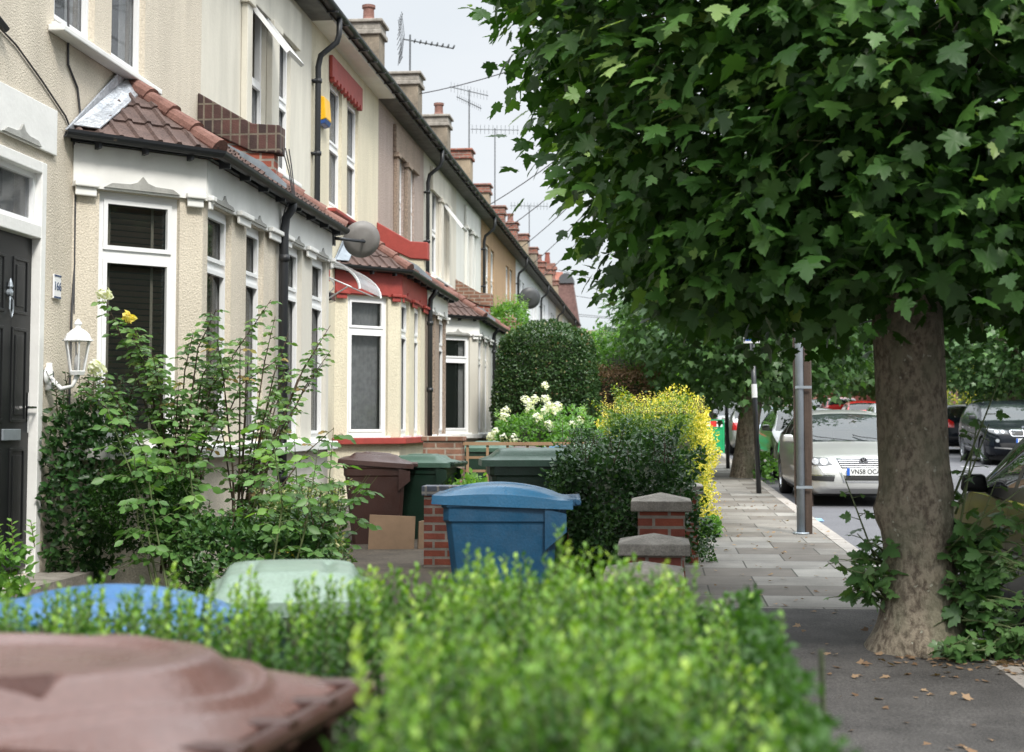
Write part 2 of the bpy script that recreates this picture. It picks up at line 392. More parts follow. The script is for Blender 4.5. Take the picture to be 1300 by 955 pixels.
def window(F, a0, a1, z0, z1, parent, transom=None, d=-0.05, fw=0.055, gm='glass', sill=True, opening=False, cur=None):
    mb = MB(); t = 0.06
    mb.fbox(F, a0, a0+fw, d-t, d, z0, z1); mb.fbox(F, a1-fw, a1, d-t, d, z0, z1)
    mb.fbox(F, a0+fw, a1-fw, d-t, d, z1-fw, z1); mb.fbox(F, a0+fw, a1-fw, d-t, d, z0, z0+fw)
    spans = [(z0+fw, z1-fw)]
    if transom:
        mb.fbox(F, a0+fw, a1-fw, d-t, d, transom-fw*.6, transom+fw*.6)
        spans = [(z0+fw, transom-fw*.6), (transom+fw*.6, z1-fw)]
    s2 = 0.032
    for i, (p, q) in enumerate(spans):      # inner sashes, a little proud
        if opening and i == len(spans)-1: continue
        e0, e1 = a0+fw-.004, a1-fw+.004
        mb.fbox(F, e0, e0+s2, d-.02, d+.016, p, q); mb.fbox(F, e1-s2, e1, d-.02, d+.016, p, q)
        mb.fbox(F, e0+s2, e1-s2, d-.02, d+.016, p, p+s2); mb.fbox(F, e0+s2, e1-s2, d-.02, d+.016, q-s2, q)
    if sill: mb.fbox(F, a0-.03, a1+.03, d-t, d+.08, z0-.035, z0-.001)
    w = mb.build('window', M['upvc'], parent)
    g = MB()
    for i, (p, q) in enumerate(spans):
        if opening and i == len(spans)-1: continue
        g.fbox(F, a0+fw+.01, a1-fw-.01, d-.04, d-.03, p+.01, q-.01)
    g.build('pane', M[gm], w)
    if opening:
        p, q = spans[-1]; o, tt, nn = F; ang = R(38); h = q - p
        sm = MB(); e0, e1 = a0+fw, a1-fw
        def P(a, along, out):   # hinged at the top
            dd = d + math.sin(ang)*along + math.cos(ang)*out; zz = q - math.cos(ang)*along + math.sin(ang)*out
            return (o[0]+tt[0]*a+nn[0]*dd, o[1]+tt[1]*a+nn[1]*dd, zz)
        def bar(a, b, l0, l1, o0=0., o1=.045, m_=sm):
            m_.hexa([P(a,l1,o0),P(b,l1,o0),P(b,l1,o1),P(a,l1,o1),P(a,l0,o0),P(b,l0,o0),P(b,l0,o1),P(a,l0,o1)])
        bar(e0, e0+.045, 0, h); bar(e1-.045, e1, 0, h); bar(e0+.045, e1-.045, 0, .045); bar(e0+.045, e1-.045, h-.045, h)
        s = sm.build('open_sash', M['upvc'], w)
        gg = MB(); bar(e0+.045, e1-.045, .045, h-.045, .018, .026, gg); gg.build('pane', M['glass_up'], w)
    if cur:
        c = MB(); n = 26; o, tt, nn = F
        kind, m_ = cur
        if kind == 'net':
            a_s = [a0+fw+(a1-a0-2*fw)*i/n for i in range(n+1)]
            pts = []
            for a in a_s:
                dd = d-.12+.012*math.sin(a*95)
                pts.append((o[0]+tt[0]*a+nn[0]*dd, o[1]+tt[1]*a+nn[1]*dd))
            vs = [(x, y, z0+.02) for x, y in pts] + [(x, y, z1-.02) for x, y in pts]
            c.add(vs, [(i, i+1, n+2+i, n+1+i) for i in range(n)])
            c.build('curtain', M[m_], parent, smooth=True, recalc=False)
        elif kind == 'side':
            for (p, q) in ((a0+fw, a0+fw+.17*(a1-a0)), (a1-fw-.17*(a1-a0), a1-fw)):
                vs = []
                for i in range(9):
                    a = p+(q-p)*i/8; dd = d-.11+.02*math.sin(i*1.9)
                    vs.append((o[0]+tt[0]*a+nn[0]*dd, o[1]+tt[1]*a+nn[1]*dd))
                c.add([(x, y, z0+.02) for x, y in vs]+[(x, y, z1-.02) for x, y in vs], [(i, i+1, 10+i, 9+i) for i in range(8)])
            c.build('curtain', M[m_], parent, smooth=True, recalc=False)
        elif kind == 'blind':
            z = z0+.03
            while z < z1-.03:
                P = lambda a, dd, zz: (o[0]+tt[0]*a+nn[0]*dd, o[1]+tt[1]*a+nn[1]*dd, zz)
                c.add([P(a0+fw, d-.13, z), P(a1-fw, d-.13, z), P(a1-fw, d-.10, z+.034), P(a0+fw, d-.10, z+.034)], [(0,1,2,3)]); z += .045
            for f in (.2, .74):
                a = a0+(a1-a0)*f; c.fbox(F, a, a+.022, d-.098, d-.094, z0+.03, z1-.03, 1)
            c.build('blind', [M[m_], M['cord']], parent, recalc=False)
    return w

def tiled(mb, poly, rib=0.15, course=0.30, amp=0.022, lift=0.02):
    """ribbed interlocking tiles over a planar polygon; poly[0]->poly[1] is the eave"""
    P = [Vector(p) for p in poly]; e = (P[1]-P[0]).normalized(); nrm = None
    for k in range(2, len(P)):
        c = (P[1]-P[0]).cross(P[k]-P[0])
        if c.length > 1e-6: nrm = c.normalized(); break
    if nrm.z < 0: nrm = -nrm
    f = nrm.cross(e)
    if f.z < 0: f = -f
    es = [(p-P[0]).dot(e) for p in P]; fs = [(p-P[0]).dot(f) for p in P]
    e0, e1, f1 = min(es), max(es), max(fs)
    bm = bmesh.new()
    prof = [(0, 0), (.35, 0), (.45, 1), (.62, 1), (.72, 0)]
    cols = []; x = e0 - rib
    while x < e1 + rib:
        for a, h in prof: cols.append((x + a*rib, h*amp))
        x += rib
    nk = int(math.ceil(f1/course)) + 1
    for k in range(nk):
        r = []
        for (dist, off) in ((k*course-.02, lift), ((k+1)*course, 0.0)):
            r.append([bm.verts.new(P[0] + e*cx + f*dist + nrm*(h+off)) for cx, h in cols])
        r.append([bm.verts.new(P[0] + e*cx + f*(k*course-.02) + nrm*(-.002)) for cx, h in cols])
        for i in range(len(cols)-1):
            bm.faces.new((r[0][i], r[0][i+1], r[1][i+1], r[1][i])); bm.faces.new((r[2][i], r[2][i+1], r[0][i+1], r[0][i]))
    cen = sum(P, Vector())/len(P)
    for i in range(len(P)):
        a, b_ = P[i], P[(i+1) % len(P)]; pn = (b_-a).cross(nrm).normalized()
        if (cen-a).dot(pn) > 0: pn = -pn
        aa = a + (pn*.04 if i == 0 else pn*0)
        bmesh.ops.bisect_plane(bm, geom=bm.verts[:]+bm.edges[:]+bm.faces[:], plane_co=aa, plane_no=pn, clear_outer=True)
    bm.verts.index_update()
    mb.add([tuple(v.co) for v in bm.verts], [tuple(v.index for v in fc.verts) for fc in bm.faces]); bm.free()

def gutter(mb, pts, r=0.055, n=8, w=0.007):
    """half-round gutter, open to the sky"""
    pts = [Vector(p) for p in pts]; rings = []
    for i, p in enumerate(pts):
        dirs = []
        if i > 0: dirs.append((p-pts[i-1]).normalized())
        if i < len(pts)-1: dirs.append((pts[i+1]-p).normalized())
        d = sum(dirs, Vector()).normalized(); side = Vector((d.y, -d.x, 0)); k = 1.0/max(.5, side.dot(Vector((dirs[0].y, -dirs[0].x, 0))))
        ring = []
        for rr in (r, r-w):
            rng = range(n+1) if rr == r else range(n, -1, -1)
            for j in rng:
                a = PI + PI*j/n; ring.append(p + side*(math.cos(a)*rr*k) + Vector((0, 0, math.sin(a)*rr)))
        rings.append(ring)
    m = len(rings[0]); b = len(mb.v)
    for rg in rings: mb.v += [tuple(q) for q in rg]
    for i in range(len(rings)-1):
        for k in range(m):
            mb.f.append((b+i*m+k, b+i*m+(k+1) % m, b+(i+1)*m+(k+1) % m, b+(i+1)*m+k)); mb.m.append(0)
    for i in (0, len(rings)-1):
        mb.f.append(tuple(b+i*m+k for k in range(m))); mb.m.append(0)

def chimney(parent, u, x0, x1, zt, w, m, cope, pots, pot_m):
    mb = MB(); mb.box(x0, x1, u-w/2, u+w/2, 6.6, zt-.28); mb.box(x0-.3, x1-.35, u+w/2+.001, u+w/2+.16, 6.6, zt-.5)
    c = mb.build('chimney', m, parent, bevel=.01)
    k = MB(); k.box(x0-.05, x1+.05, u-w/2-.05, u+w/2+.05, zt-.279, zt-.19); k.box(x0-.02, x1+.02, u-w/2-.02, u+w/2+.02, zt-.189, zt-.06); k.box(x0-.07, x1+.07, u-w/2-.07, u+w/2+.07, zt-.059, zt)
    k.build('chimney_cap', cope, c, bevel=.015)
    for i in range(pots):
        px = x1-.25-i*.42
        q = MB(); q.lathe([(.12, zt), (.13, zt+.05), (.105, zt+.1), (.10, zt+.26), (.125, zt+.28), (.125, zt+.33), (.085, zt+.33), (.085, zt+.05)], (px, u, 0), 14)
        q.build('chimney_pot', pot_m, c, smooth=False)
    return c

def house(i, s, mirrored, wallm, baym, trim, label, detail=2, sillm='white_dirty', lintel='white_paint', cap='stone', curtain=('net', 'curtain'), bay_cur=None, open_win=None, pots=1, stack='stack', zt=8.7, upper_pil=False, glassU='glass_up', pipe=False, parapet=None, upper_lintel=None, tile='tile', gut='iron', roof_gap=True):
    root = thing('terraced_house', label, 'house', (FX, s, 0), 0, 'terraced houses in the row')
    MIR[0] = W if mirrored else None
    wm_, bm_ = M[wallm], M[baym]
    Ff = ((0, 0), (0, 1), (1, 0))
    zE = 6.42
    U1, U2 = (0.98, 1.70), (2.03, 2.75); uz0, uz1 = 4.22, 5.88
    ops = [(0.04, 0.88, 0.40, 3.20), (U1[0], U1[1], uz0, uz1), (U2[0], U2[1], uz0, uz1), (BU0+.12, W-.12, 0.9, 3.2)]
    mb = MB(); wall_open(mb, Ff, 0.0 if not mirrored else 0.0, W, -0.3, zE, ops, -0.22, 0.0)
    mb.build('wall', wm_, root)
    # bay walls
    Fa, La = frame((0, BU0), (BV, BU1)); Fa = (Fa[0], Fa[1], (abs(Fa[2][0]), -abs(Fa[2][1])))
    Fb = ((BV, BU1), (0, 1), (1, 0)); Lb = W - BU1
    mb = MB()
    z0w, z1w = 1.26, 3.12
    wa = (0.20, 0.84)
    wb = [(0.12, 0.74), (1.16, 1.70)]
    wall_open(mb, Fa, 0.0, La, -0.3, 3.44, [(wa[0], wa[1], z0w, z1w)], -0.20, 0.0)
    wall_open(mb, Fb, 0.0, Lb, -0.3, 3.44, [(a, b, z0w, z1w) for a, b in wb], -0.20, 0.0)
    mb.build('bay_wall', bm_, root)
    # room behind the glass
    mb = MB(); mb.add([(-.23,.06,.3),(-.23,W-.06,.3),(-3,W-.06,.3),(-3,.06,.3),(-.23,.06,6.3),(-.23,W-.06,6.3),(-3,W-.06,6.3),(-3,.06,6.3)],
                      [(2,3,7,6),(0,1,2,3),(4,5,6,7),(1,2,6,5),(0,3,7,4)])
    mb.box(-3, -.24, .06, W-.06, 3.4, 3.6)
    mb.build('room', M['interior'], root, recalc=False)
    bc = bay_cur
    window(Fa, wa[0], wa[1], z0w, z1w, root, transom=2.66, cur=bc, gm='glass')
    for (a, b) in wb: window(Fb, a, b, z0w, z1w, root, transom=2.66, cur=bc, gm='glass')
    window(Ff, U1[0], U1[1], uz0, uz1, root, transom=5.05, cur=curtain, gm=glassU, opening=open_win == 1)
    window(Ff, U2[0], U2[1], uz0, uz1, root, transom=5.05, cur=curtain, gm=glassU, opening=open_win == 2)
    # upper sill and bay sill
    mb = MB(); mb.fbox(Ff, U1[0]-.10, U2[1]+.10, 0.002, 0.12, uz0-.085, uz0-.037); mb.build('window_sill', M[trim if trim != 'white_paint' else 'white_paint'], root, bevel=.01)
    o3 = (BV+.09, BU1-.04); o1 = (0.004, BU0-.12)
    mb = MB()
    for (zz0, zz1, ex) in ((1.15, 1.235, 0.10),):
        a0 = (0.003, BU0-.14); a1 = (BV+ex, BU1-.05); a2 = (BV+ex, W)
        i0 = (0.003, BU0+.01); i1 = (BV+.004, BU1+.0); i2 = (BV+.004, W)
        mb.hexa([(*i0,zz0),(*a0,zz0),(*a1,zz0),(*i1,zz0),(*i0,zz1),(*a0,zz1),(*a1,zz1),(*i1,zz1)])
        mb.hexa([(*i1,zz0),(*a1,zz0),(*a2,zz0),(*i2,zz0),(*i1,zz1),(*a1,zz1),(*a2,zz1),(*i2,zz1)])
    mb.build('bay_sill', M[sillm], root, bevel=.008)
    # entablature over the bay, capitals
    lm = M[lintel]
    mb = MB()
    wall_open(mb, Fa, -.01, La+.012, 3.125, 3.44, [], 0.003, 0.03)
    wall_open(mb, Fb, .012, Lb, 3.125, 3.44, [], 0.003, 0.03)
    mb.build('bay_entablature', lm, root)
    for (F, L_, spots) in ((Fa, La, [(0.0, .16), (.88, La-.02)]), (Fb, Lb, [(.02, .09), (.78, 1.12), (1.74, 2.09)])):
        for a, b in spots:
            mb = MB()
            mb.fbox(F, a, b, .032, .055, 3.06, 3.124); mb.fbox(F, a-.012, b+.012, .032, .08, 3.124, 3.165)
            mb.build('capital', lm, root, bevel=.008)
    if detail >= 1:
        orn = [(-.30,0),(-.24,.035),(-.10,.04),(-.04,.06),(0,.105),(.04,.06),(.10,.04),(.24,.035),(.30,0)]
        def put(F, c, zb, sc=1.0, d0=.031):
            o, t, n = F
            poly = [(o[0]+t[0]*(c+x*sc)+n[0]*d0, o[1]+t[1]*(c+x*sc)+n[1]*d0, zb+z*sc) for x, z in orn]
            mb = MB(); mb.prism(poly, (n[0]*.014, n[1]*.014, 0)); mb.build('ornament', M['ornament'] if lintel != 'red_paint' else M['red_paint'], root)
        put(Fa, .52, 3.14); put(Fb, .43, 3.14, .85); put(Fb, 1.43, 3.14, .75)
        put(Ff, .46, 3.29, .95, .026)
    # upper lintel
    if upper_lintel:
        mb = MB(); mb.fbox(Ff, U1[0]-.06, U2[1]+.06, .002, .05, uz1+.005, uz1+.30)
        for k in range(9):
            a = U1[0]-.04+k*(U2[1]-U1[0]+.08)/9; mb.fbox(Ff, a, a+.1, .002, .075, uz1-.05, uz1+.02)
        mb.build('window_lintel', M[upper_lintel], root, bevel=.01)
    if upper_pil:
        mb = MB(); mb.fbox(Ff, U1[1]+.02, U2[0]-.02, .002, .07, uz0, uz1-.18); mb.fbox(Ff, U1[1]-.02, U2[0]+.02, .002, .10, uz1-.178, uz1-.1)
        mb.fbox(Ff, U2[1]+.02, U2[1]+.2, .002, .07, uz0, uz1-.18); mb.fbox(Ff, U2[1], U2[1]+.24, .002, .10, uz1-.178, uz1-.1)
        mb.fbox(Ff, U1[0]-.25, U2[1]+.25, .002, .06, uz1-.098, uz1+.35)
        mb.build('pilaster', M[upper_pil], root, bevel=.008)
    # bay roof
    ze, zt_ = 3.50, 4.13; ev = BV + .13
    cA = (0, BU0-.10, ze); cB = (ev, BU1-.06, ze); apex = (0.0, 2.37, zt_); cC = (ev, W-.10, ze); cD = (0.0, W-.10, zt_)
    mb = MB(); tiled(mb, [cA, cB, apex]); tiled(mb, [cB, cC, cD, apex])
    mb.build('bay_roof', M[tile], root, recalc=False)
    mb = MB()
    p, q = Vector(cB), Vector(apex); d = (q-p).normalized(); n_ = 4
    for k in range(n_):
        a = p + (q-p)*(k/n_) + d*(-.02); b = p + (q-p)*((k+1)/n_) ; mb.tube([a+Vector((0,0,.015)), b+Vector((0,0,-.004))], [.085, .072], 12)
    mb.build('hip_tiles', M['ridge'], root, smooth=False)
    mb = MB(); a = Vector(cA); b = Vector(apex)
    mb.prism([a+Vector((.012,-.10,.0)), a+Vector((.012,.12,-.01)), b+Vector((.012,.03,-.02)), b+Vector((.012,-.03,.06)), b+Vector((.012,-.16,.08))], (.016, 0, 0))
    mb.prism([a+Vector((.03,.02,.05)), a+Vector((.17,.16,.05)), b+Vector((.14,.03,-.06)), b+Vector((.03,-.03,.03))], (0.0, -.012, .012))
    mb.build('flashing', M['foil'] if i == 0 else M['lead'], root, bevel=.006)
    # fascia, gutter and brackets on the bay
    mb = MB()
    fa0 = (.004, BU0-.06); fa1 = (BV+.05, BU1-.03)
    Fg, Lg = frame(fa0, fa1); Fg = (Fg[0], Fg[1], (abs(Fg[2][0]), -abs(Fg[2][1])))
    mb.fbox(Fg, 0, Lg, -.02, .02, 3.445, 3.53); Fh = ((BV+.05, BU1-.03), (0, 1), (1, 0)); mb.fbox(Fh, .01, W-BU1+.03, -.02, .02, 3.445, 3.53)
    mb.build('fascia', M['black_plastic'], root)
    mb = MB(); gutter(mb, [(.02, BU0-.20, 3.50), (BV+.15, BU1-.07, 3.49), (BV+.15, W, 3.48)])
    for k in range(3):
        f = (k+.5)/3; mb.fbox(Fg, f*Lg-.012, f*Lg+.012, .021, .10, 3.40, 3.47)
    for k in range(4):
        f = .2+k*.55; mb.fbox(Fh, f-.012, f+.012, .021, .11, 3.40, 3.46)
    mb.build('bay_gutter', M[gut], root)
    # eaves, roof and main gutter
    mb = MB(); mb.box(0.0, .26, 0, W, zE-.06, zE-.02); mb.build('soffit', M['soffit_grey'] if not upper_lintel else M['white_paint'], root)
    mb = MB(); gutter(mb, [(.33, 0, zE+.03), (.33, W, zE+.03)], r=.06)
    for k in range(7): mb.box(.262, .40, .3+k*.6-.012, .3+k*.6+.012, zE-.055, zE-.035)
    mb.build('gutter', M[gut], root)
    mb = MB(); zr = zE + 4.2*math.tan(R(33)); A = (.30, zE+.03); Rr = (-4.0, zr); B = (-8.0, zE+.03)
    mb.prism([(A[0],0,A[1]), (Rr[0],0,Rr[1]), (B[0],0,B[1]), (B[0],0,B[1]-.06), (-4.0,0,zr-.08), (A[0],0,A[1]-.05)], (0, W, 0))
    mb.build('roof', M['mainroof'], root)
    mb = MB(); mb.box(-7.8, -7.6, 0, W, -.3, zE-.1); mb.build('rear_wall', wm_, root)
    chimney(root, 0.0 if mirrored else W, -2.2, -.78, zt, .55, M[stack], M[cap], pots, M['ridge'])
    # party parapet between paired bay roofs (built with the right-hand-bay house)
    if parapet:
        mb = MB(); th = .115; u0_, u1_ = W-.10, W+.10
        low, top = [(0.004,4.02),(.5,3.74),(.80,3.62)], [(0.004,4.42),(.52,4.20),(.80,4.17)]
        if parapet == 'red_paint': dz = -.06
        else: dz = 0
        poly = [(x, u0_, z) for x, z in [(0.004,4.14),(.52,3.90),(.78,3.88)]] + [(x, u0_, z) for x, z in [(.78,4.14),(.52,4.16),(0.004,4.46)]]
        mb.prism(poly, (0, u1_-u0_, 0)); mb.build('brick_parapet', M[parapet], root, bevel=.012)
        mb = MB(); poly = [(x, u0_+.03, z) for x, z in [(0.004,3.8),(.70,3.50),(.72,3.50),(.72,3.878),(.52,3.898),(0.004,4.138)]]
        mb.prism(poly, (0, .14, 0)); mb.build('parapet_base', M['brick'] if parapet != 'red_paint' else M['house2'], root)
        mb = MB(); poly = [(x, u0_+.012, z) for x, z in [(0.004,4.02),(.84,3.50),(.84,3.60),(.62,3.80),(0.004,4.12)]]
        mb.prism(poly, (0, .016, 0)); mb.build('lead_soaker', M['lead'], root)
    # door
    fm = M['white_paint']
    mb = MB(); mb.fbox(Ff, .04, .115, -.10, .02, .40, 3.2); mb.fbox(Ff, .805, .88, -.10, .02, .40, 3.2); mb.fbox(Ff, .115, .805, -.10, .02, 3.12, 3.2); mb.fbox(Ff, .115, .805, -.10, .02, 2.67, 2.76)
    df = mb.build('door_frame', fm, root, bevel=.006)
    mb = MB(); mb.fbox(Ff, .15, .77, -.07, -.06, 2.80, 3.09); mb.build('fanlight', M['glass_up'], df)
    mb = MB(); mb.fbox(Ff, .115, .15, -.085, -.03, 2.761, 3.119); mb.fbox(Ff, .77, .805, -.085, -.03, 2.761, 3.119); mb.fbox(Ff, .15, .77, -.085, -.03, 2.761, 2.80); mb.fbox(Ff, .15, .77, -.085, -.03, 3.085, 3.119)
    mb.build('fanlight_frame', M['upvc'], df)
    mb = MB(); mb.fbox(Ff, .118, .802, -.09, -.045, .45, 2.668)
    dcol = M['door_black'] if i == 0 else M[random.choice(['door_black', 'door_blue', 'door_white'])]
    dr = mb.build('door', dcol, root)
    if detail >= 2:
        mb = MB()
        for (a, b) in ((.175, .40), (.52, .745)):
            for (p, q) in ((.62, 1.25), (1.42, 2.05), (2.14, 2.52)):
                for (w_, h_) in ((0, .0),):
                    mb.fbox(Ff, a, b, -.0449, -.036, p, p+.022); mb.fbox(Ff, a, b, -.0449, -.036, q-.022, q)
                    mb.fbox(Ff, a, a+.022, -.0449, -.036, p+.022, q-.022); mb.fbox(Ff, b-.022, b, -.0449, -.036, p+.022, q-.022)
                    mb.fbox(Ff, a+.05, b-.05, -.0449, -.038, p+.05, q-.05)
        mb.build('door_panel', dcol, dr, bevel=.004)
        mb = MB(); mb.fbox(Ff, .40, .66, -.0449, -.03, 1.30, 1.375); mb.build('letter_box', M['steel'], dr, bevel=.004)
        mb = MB(); mb.fbox(Ff, .755, .78, -.0449, -.03, 1.35, 1.62); mb.tube([(-.03,.765,1.52),(.02,.765,1.52),(.02,.66,1.52)], .009, 8); mb.build('door_handle', M['chrome'], dr)
        mb = MB(); mb.lathe([(.0,-.05),(.024,-.045),(.024,-.02),(0,-.01)], (0, .46, 2.27), 12, 'x')
        mb.tube([(-.03,.46,2.25),(-.02,.438,2.22),(-.02,.435,2.16),(-.02,.46,2.11),(-.02,.485,2.16),(-.02,.482,2.22),(-.03,.46,2.25)], .006, 6); mb.lathe([(0,0),(.018,.02),(.012,.05),(0,.08)], (-.03,.46,2.29), 10); mb.build('door_knocker', M['steel'], dr)
    # door head plate
    mb = MB(); mb.fbox(Ff, -.0, 1.02, .003, .025, 3.28, 3.60) if i == 0 else mb.fbox(Ff, 0.0, .95, .003, .03, 3.24, 3.5)
    mb.build('door_lintel', lm, root, bevel=.005)
    mb = MB(); mb.box(.0, .35, .0, 1.0, -.1, .40); mb.build('doorstep', M['stone'], root)
    if pipe:
        mb = MB(); r = .036; u = -.06
        mb.tube([(.33,u,zE-.01),(.33,u,zE-.22),(.30,u,zE-.32),(.10,u,zE-.48),(.07,u,zE-.62),(.07,u,0.0)], r, 10)
        for z in (5.6, 4.7): mb.tube([(.07,u,z),(.07,u,z+.05)], r+.012, 10); mb.box(.0, .06, u-.06, u+.06, z+.01, z+.035)
        mb.build('downpipe', M[gut], root, smooth=True)
    if not mirrored:
        mb = MB(); r = .038; u = W+.03; x = BV+.10
        mb.tube([(x+.05,u,3.46),(x+.04,u,3.38),(x-.02,u,3.3),(x-.03,u,3.2),(x-.03,u,-.1)], r, 10)
        for z in (2.9, 1.9, .9): mb.tube([(x-.03,u,z),(x-.03,u,z+.06)], r+.012, 10)
        mb.build('bay_downpipe', M[gut], root, smooth=True)
    MIR[0] = None
    return root

def render_mat(name, col, var=.07, fine=.12, bump=.6, fs=120, bs=80, streak=True):
    """pebbledash or painted render with faint weather staining"""
    m = mat(name, col, .92, var, 1.6, bump=bump, bscale=bs, fine=fine, fscale=fs, stretch=(2.2, 2.2, .45))
    return m
M['soffit_grey'] = mat('grey_soffit', (0.13, 0.13, 0.125), .8, .3, 5)
M['house0'] = render_mat('cream_pebbledash', (0.60, 0.54, 0.445), .11, .13, .7, 75, 75)
M['house1'] = render_mat('smooth_cream_render', (0.60, 0.575, 0.50), .12, .02, .12, 40, 20)
M['house1b'] = render_mat('pale_bay_paint', (0.58, 0.555, 0.49), .08, .02, .15, 40, 20)
M['house2'] = render_mat('yellow_cream_render', (0.61, 0.56, 0.43), .10, .08, .7, 45, 40)
M['house3'] = render_mat('pinkish_pebbledash', (0.36, 0.29, 0.255), .10, .38, 1.0, 48, 50)
M['house3b'] = render_mat('brown_pebbledash', (0.27, 0.21, 0.165), .10, .42, 1.0, 48, 50)
M['house4'] = render_mat('ivory_render', (0.60, 0.565, 0.49), .12, .04, .2, 40, 20)
M['house5'] = render_mat('off_white_render', (0.66, 0.66, 0.62), .07, .03, .2)
M['house6'] = render_mat('tan_pebbledash', (0.42, 0.28, 0.165), .12, .35, 1.0, 42, 40)
M['house8'] = render_mat('white_render', (0.74, 0.76, 0.78), .05, .03, .2)
M['house11'] = render_mat('grey_render', (0.50, 0.51, 0.51), .07, .06, .3)
M['house12'] = render_mat('buff_render', (0.55, 0.49, 0.38), .08, .1, .3)
M['door_black'] = mat('black_door', (0.014, 0.015, 0.016), .4, .15, 4, spec=.3)
M['door_blue'] = mat('blue_door', (0.03, 0.06, 0.14), .35, .15, 4, coat=.2)
M['door_white'] = mat('white_door', (0.7, 0.7, 0.7), .35, .05, 4)

H = []
specs = [
 dict(wallm='house0', baym='house0', trim='white_paint', label='cream pebbledashed house with a black panelled door and blinds in its bay', sillm='white_paint', bay_cur=('blind', 'blind'), curtain=('side', 'curtain'), parapet='brick_dark', gut='iron'),
 dict(wallm='house1', baym='house1b', trim='white_paint', label='smooth pale cream house with one upstairs sash propped open, a dish at its bay corner', sillm='white_paint', upper_pil='house1', open_win=2, curtain=None, pipe='short', bay_cur=None),
 dict(wallm='house2', baym='house2', trim='red_paint', label='yellowish cream house with red painted trim and a yellow alarm box', sillm='red_paint', lintel='red_paint', upper_lintel='red_paint', bay_cur=('net', 'curtain_grey'), parapet='red_paint', gut='black_plastic'),
 dict(wallm='house3', baym='house3b', trim='white_paint', label='pinkish brown pebbledashed house just beyond the red-trimmed one', upper_pil='house3b', pipe='short', gut='black_plastic', curtain=None),
 dict(wallm='house4', baym='house1b', trim='white_paint', label='ivory house with a half open top-hung window behind the pinkish one', open_win=2, bay_cur=('side', 'curtain'), parapet='brick_brown', gut='black_plastic', stack='stack', upper_pil='house4', pots=1),
 dict(wallm='house5', baym='house5', trim='white_paint', label='off-white house between the ivory house and the tan pebbledashed pair', upper_pil='house5', pipe='short', gut='black_plastic'),
 dict(wallm='house6', baym='house6', trim='white_paint', label='tan pebbledashed house with ivy over its bay roof', parapet='brick_brown', gut='black_plastic', stack='stack_tan', cap='brick_pot', pots=1),
 dict(wallm='house6', baym='house6', trim='white_paint', label='tan pebbledashed house next to the first white house', pipe='short', gut='black_plastic', stack='stack_tan', cap='brick_pot', pots=1),
 dict(wallm='house8', baym='house8', trim='white_paint', label='white rendered house with a grey satellite dish high on its wall', parapet='brick_brown', stack='brick_pot', cap='brick_pot', gut='black_plastic'),
 dict(wallm='house8', baym='house8', trim='white_paint', label='white rendered house right after the one with the high dish', pipe='short', stack='brick_pot', cap='brick_pot', gut='black_plastic'),
 dict(wallm='house8', baym='house8', trim='white_paint', label='white rendered house directly before the grey one in the distance', parapet='brick_brown', stack='stack_tan', cap='brick_pot', gut='black_plastic'),
 dict(wallm='house11', baym='house11', trim='white_paint', label='grey rendered house far down the terrace', pipe='short', stack='stack', cap='brick_pot', gut='black_plastic'),
 dict(wallm='house12', baym='house12', trim='white_paint', label='buff rendered house beyond the grey one far down the terrace', parapet='brick_brown', stack='brick_pot', cap='brick_pot', gut='black_plastic'),
 dict(wallm='house5', baym='house5', trim='white_paint', label='off-white house last but one in the terrace', pipe='short', stack='stack_tan', cap='brick_pot', gut='black_plastic'),
 dict(wallm='house12', baym='house12', trim='white_paint', label='buff house at the far end of the terrace', stack='stack_tan', cap='brick_pot', gut='black_plastic'),
]
for i, sp_ in enumerate(specs):
    sp_['pots'] = {3: 1, 4: 0, 5: 1, 9: 1, 12: 1, 14: 2}.get(i, 0)
    H.append(house(i, S0 + i*W, i % 2 == 1, detail=2 if i < 3 else (1 if i < 6 else 0), zt=8.7+random.uniform(-.12, .15), **sp_))

house(-1, S0 - W, True, 'house1', 'house0', 'white_paint', 'cream house on the near side of the black doored one, mostly outside the picture', detail=1, sillm='white_paint', curtain=('side', 'curtain'), pots=0)
# ------------------------------------------------------------------ house fittings
def dish(loc, r, az, el, label, m, arm_to):
    t = thing('satellite_dish', label, 'satellite dish', loc, 0, 'satellite dishes on the terrace')
    mb = MB(); prof = [(0, .0)] + [(r*f, r*.22*f*f) for f in (.3, .6, .85, 1.0)] + [(r*1.0, r*.22-.012), (r*.6, r*.07-.012), (0, -.012)]
    mb.lathe(prof, (0, 0, 0), 28)
    rot = Matrix.Rotation(az, 4, 'Z') @ Matrix.Rotation(R(90)-el, 4, 'X')
    mb.v = [tuple(rot @ Vector(v)) for v in mb.v]
    mb.build('reflector', m, t, smooth=True)
    mb = MB(); f = rot @ Vector((0, r*.2, r*1.0)); b = rot @ Vector((0, -r*1.0, r*.2))
    mb.tube([rot @ Vector((0, r*.9*-1, r*.15)), rot @ Vector((0, -r*.8, r*.6)), rot @ Vector((0, -r*.25, r*1.0))], .010, 6)
    mb.tube([rot @ Vector((0, -r*.28, r*.95)), rot @ Vector((0, -r*.10, r*.85))], .028, 10); mb.build('receiver', M['steel'], t)
    mb = MB(); a = Vector(arm_to) - Vector(loc); mb.tube([rot @ Vector((0, 0, -.01)), rot @ Vector((0, 0, -.09)), a], .018, 8)
    mb.box(a.x-.05, a.x+.02, a.y-.05, a.y+.05, a.z-.08, a.z+.08); mb.build('bracket', M['black_paint'], t)
    return t
M['mesh_grey'] = mat('dish_grey', (0.20, 0.19, 0.18), .5, .12, 8)
M['dish_dark'] = mat('dish_dark_grey', (0.075, 0.08, 0.085), .5, .12, 8)
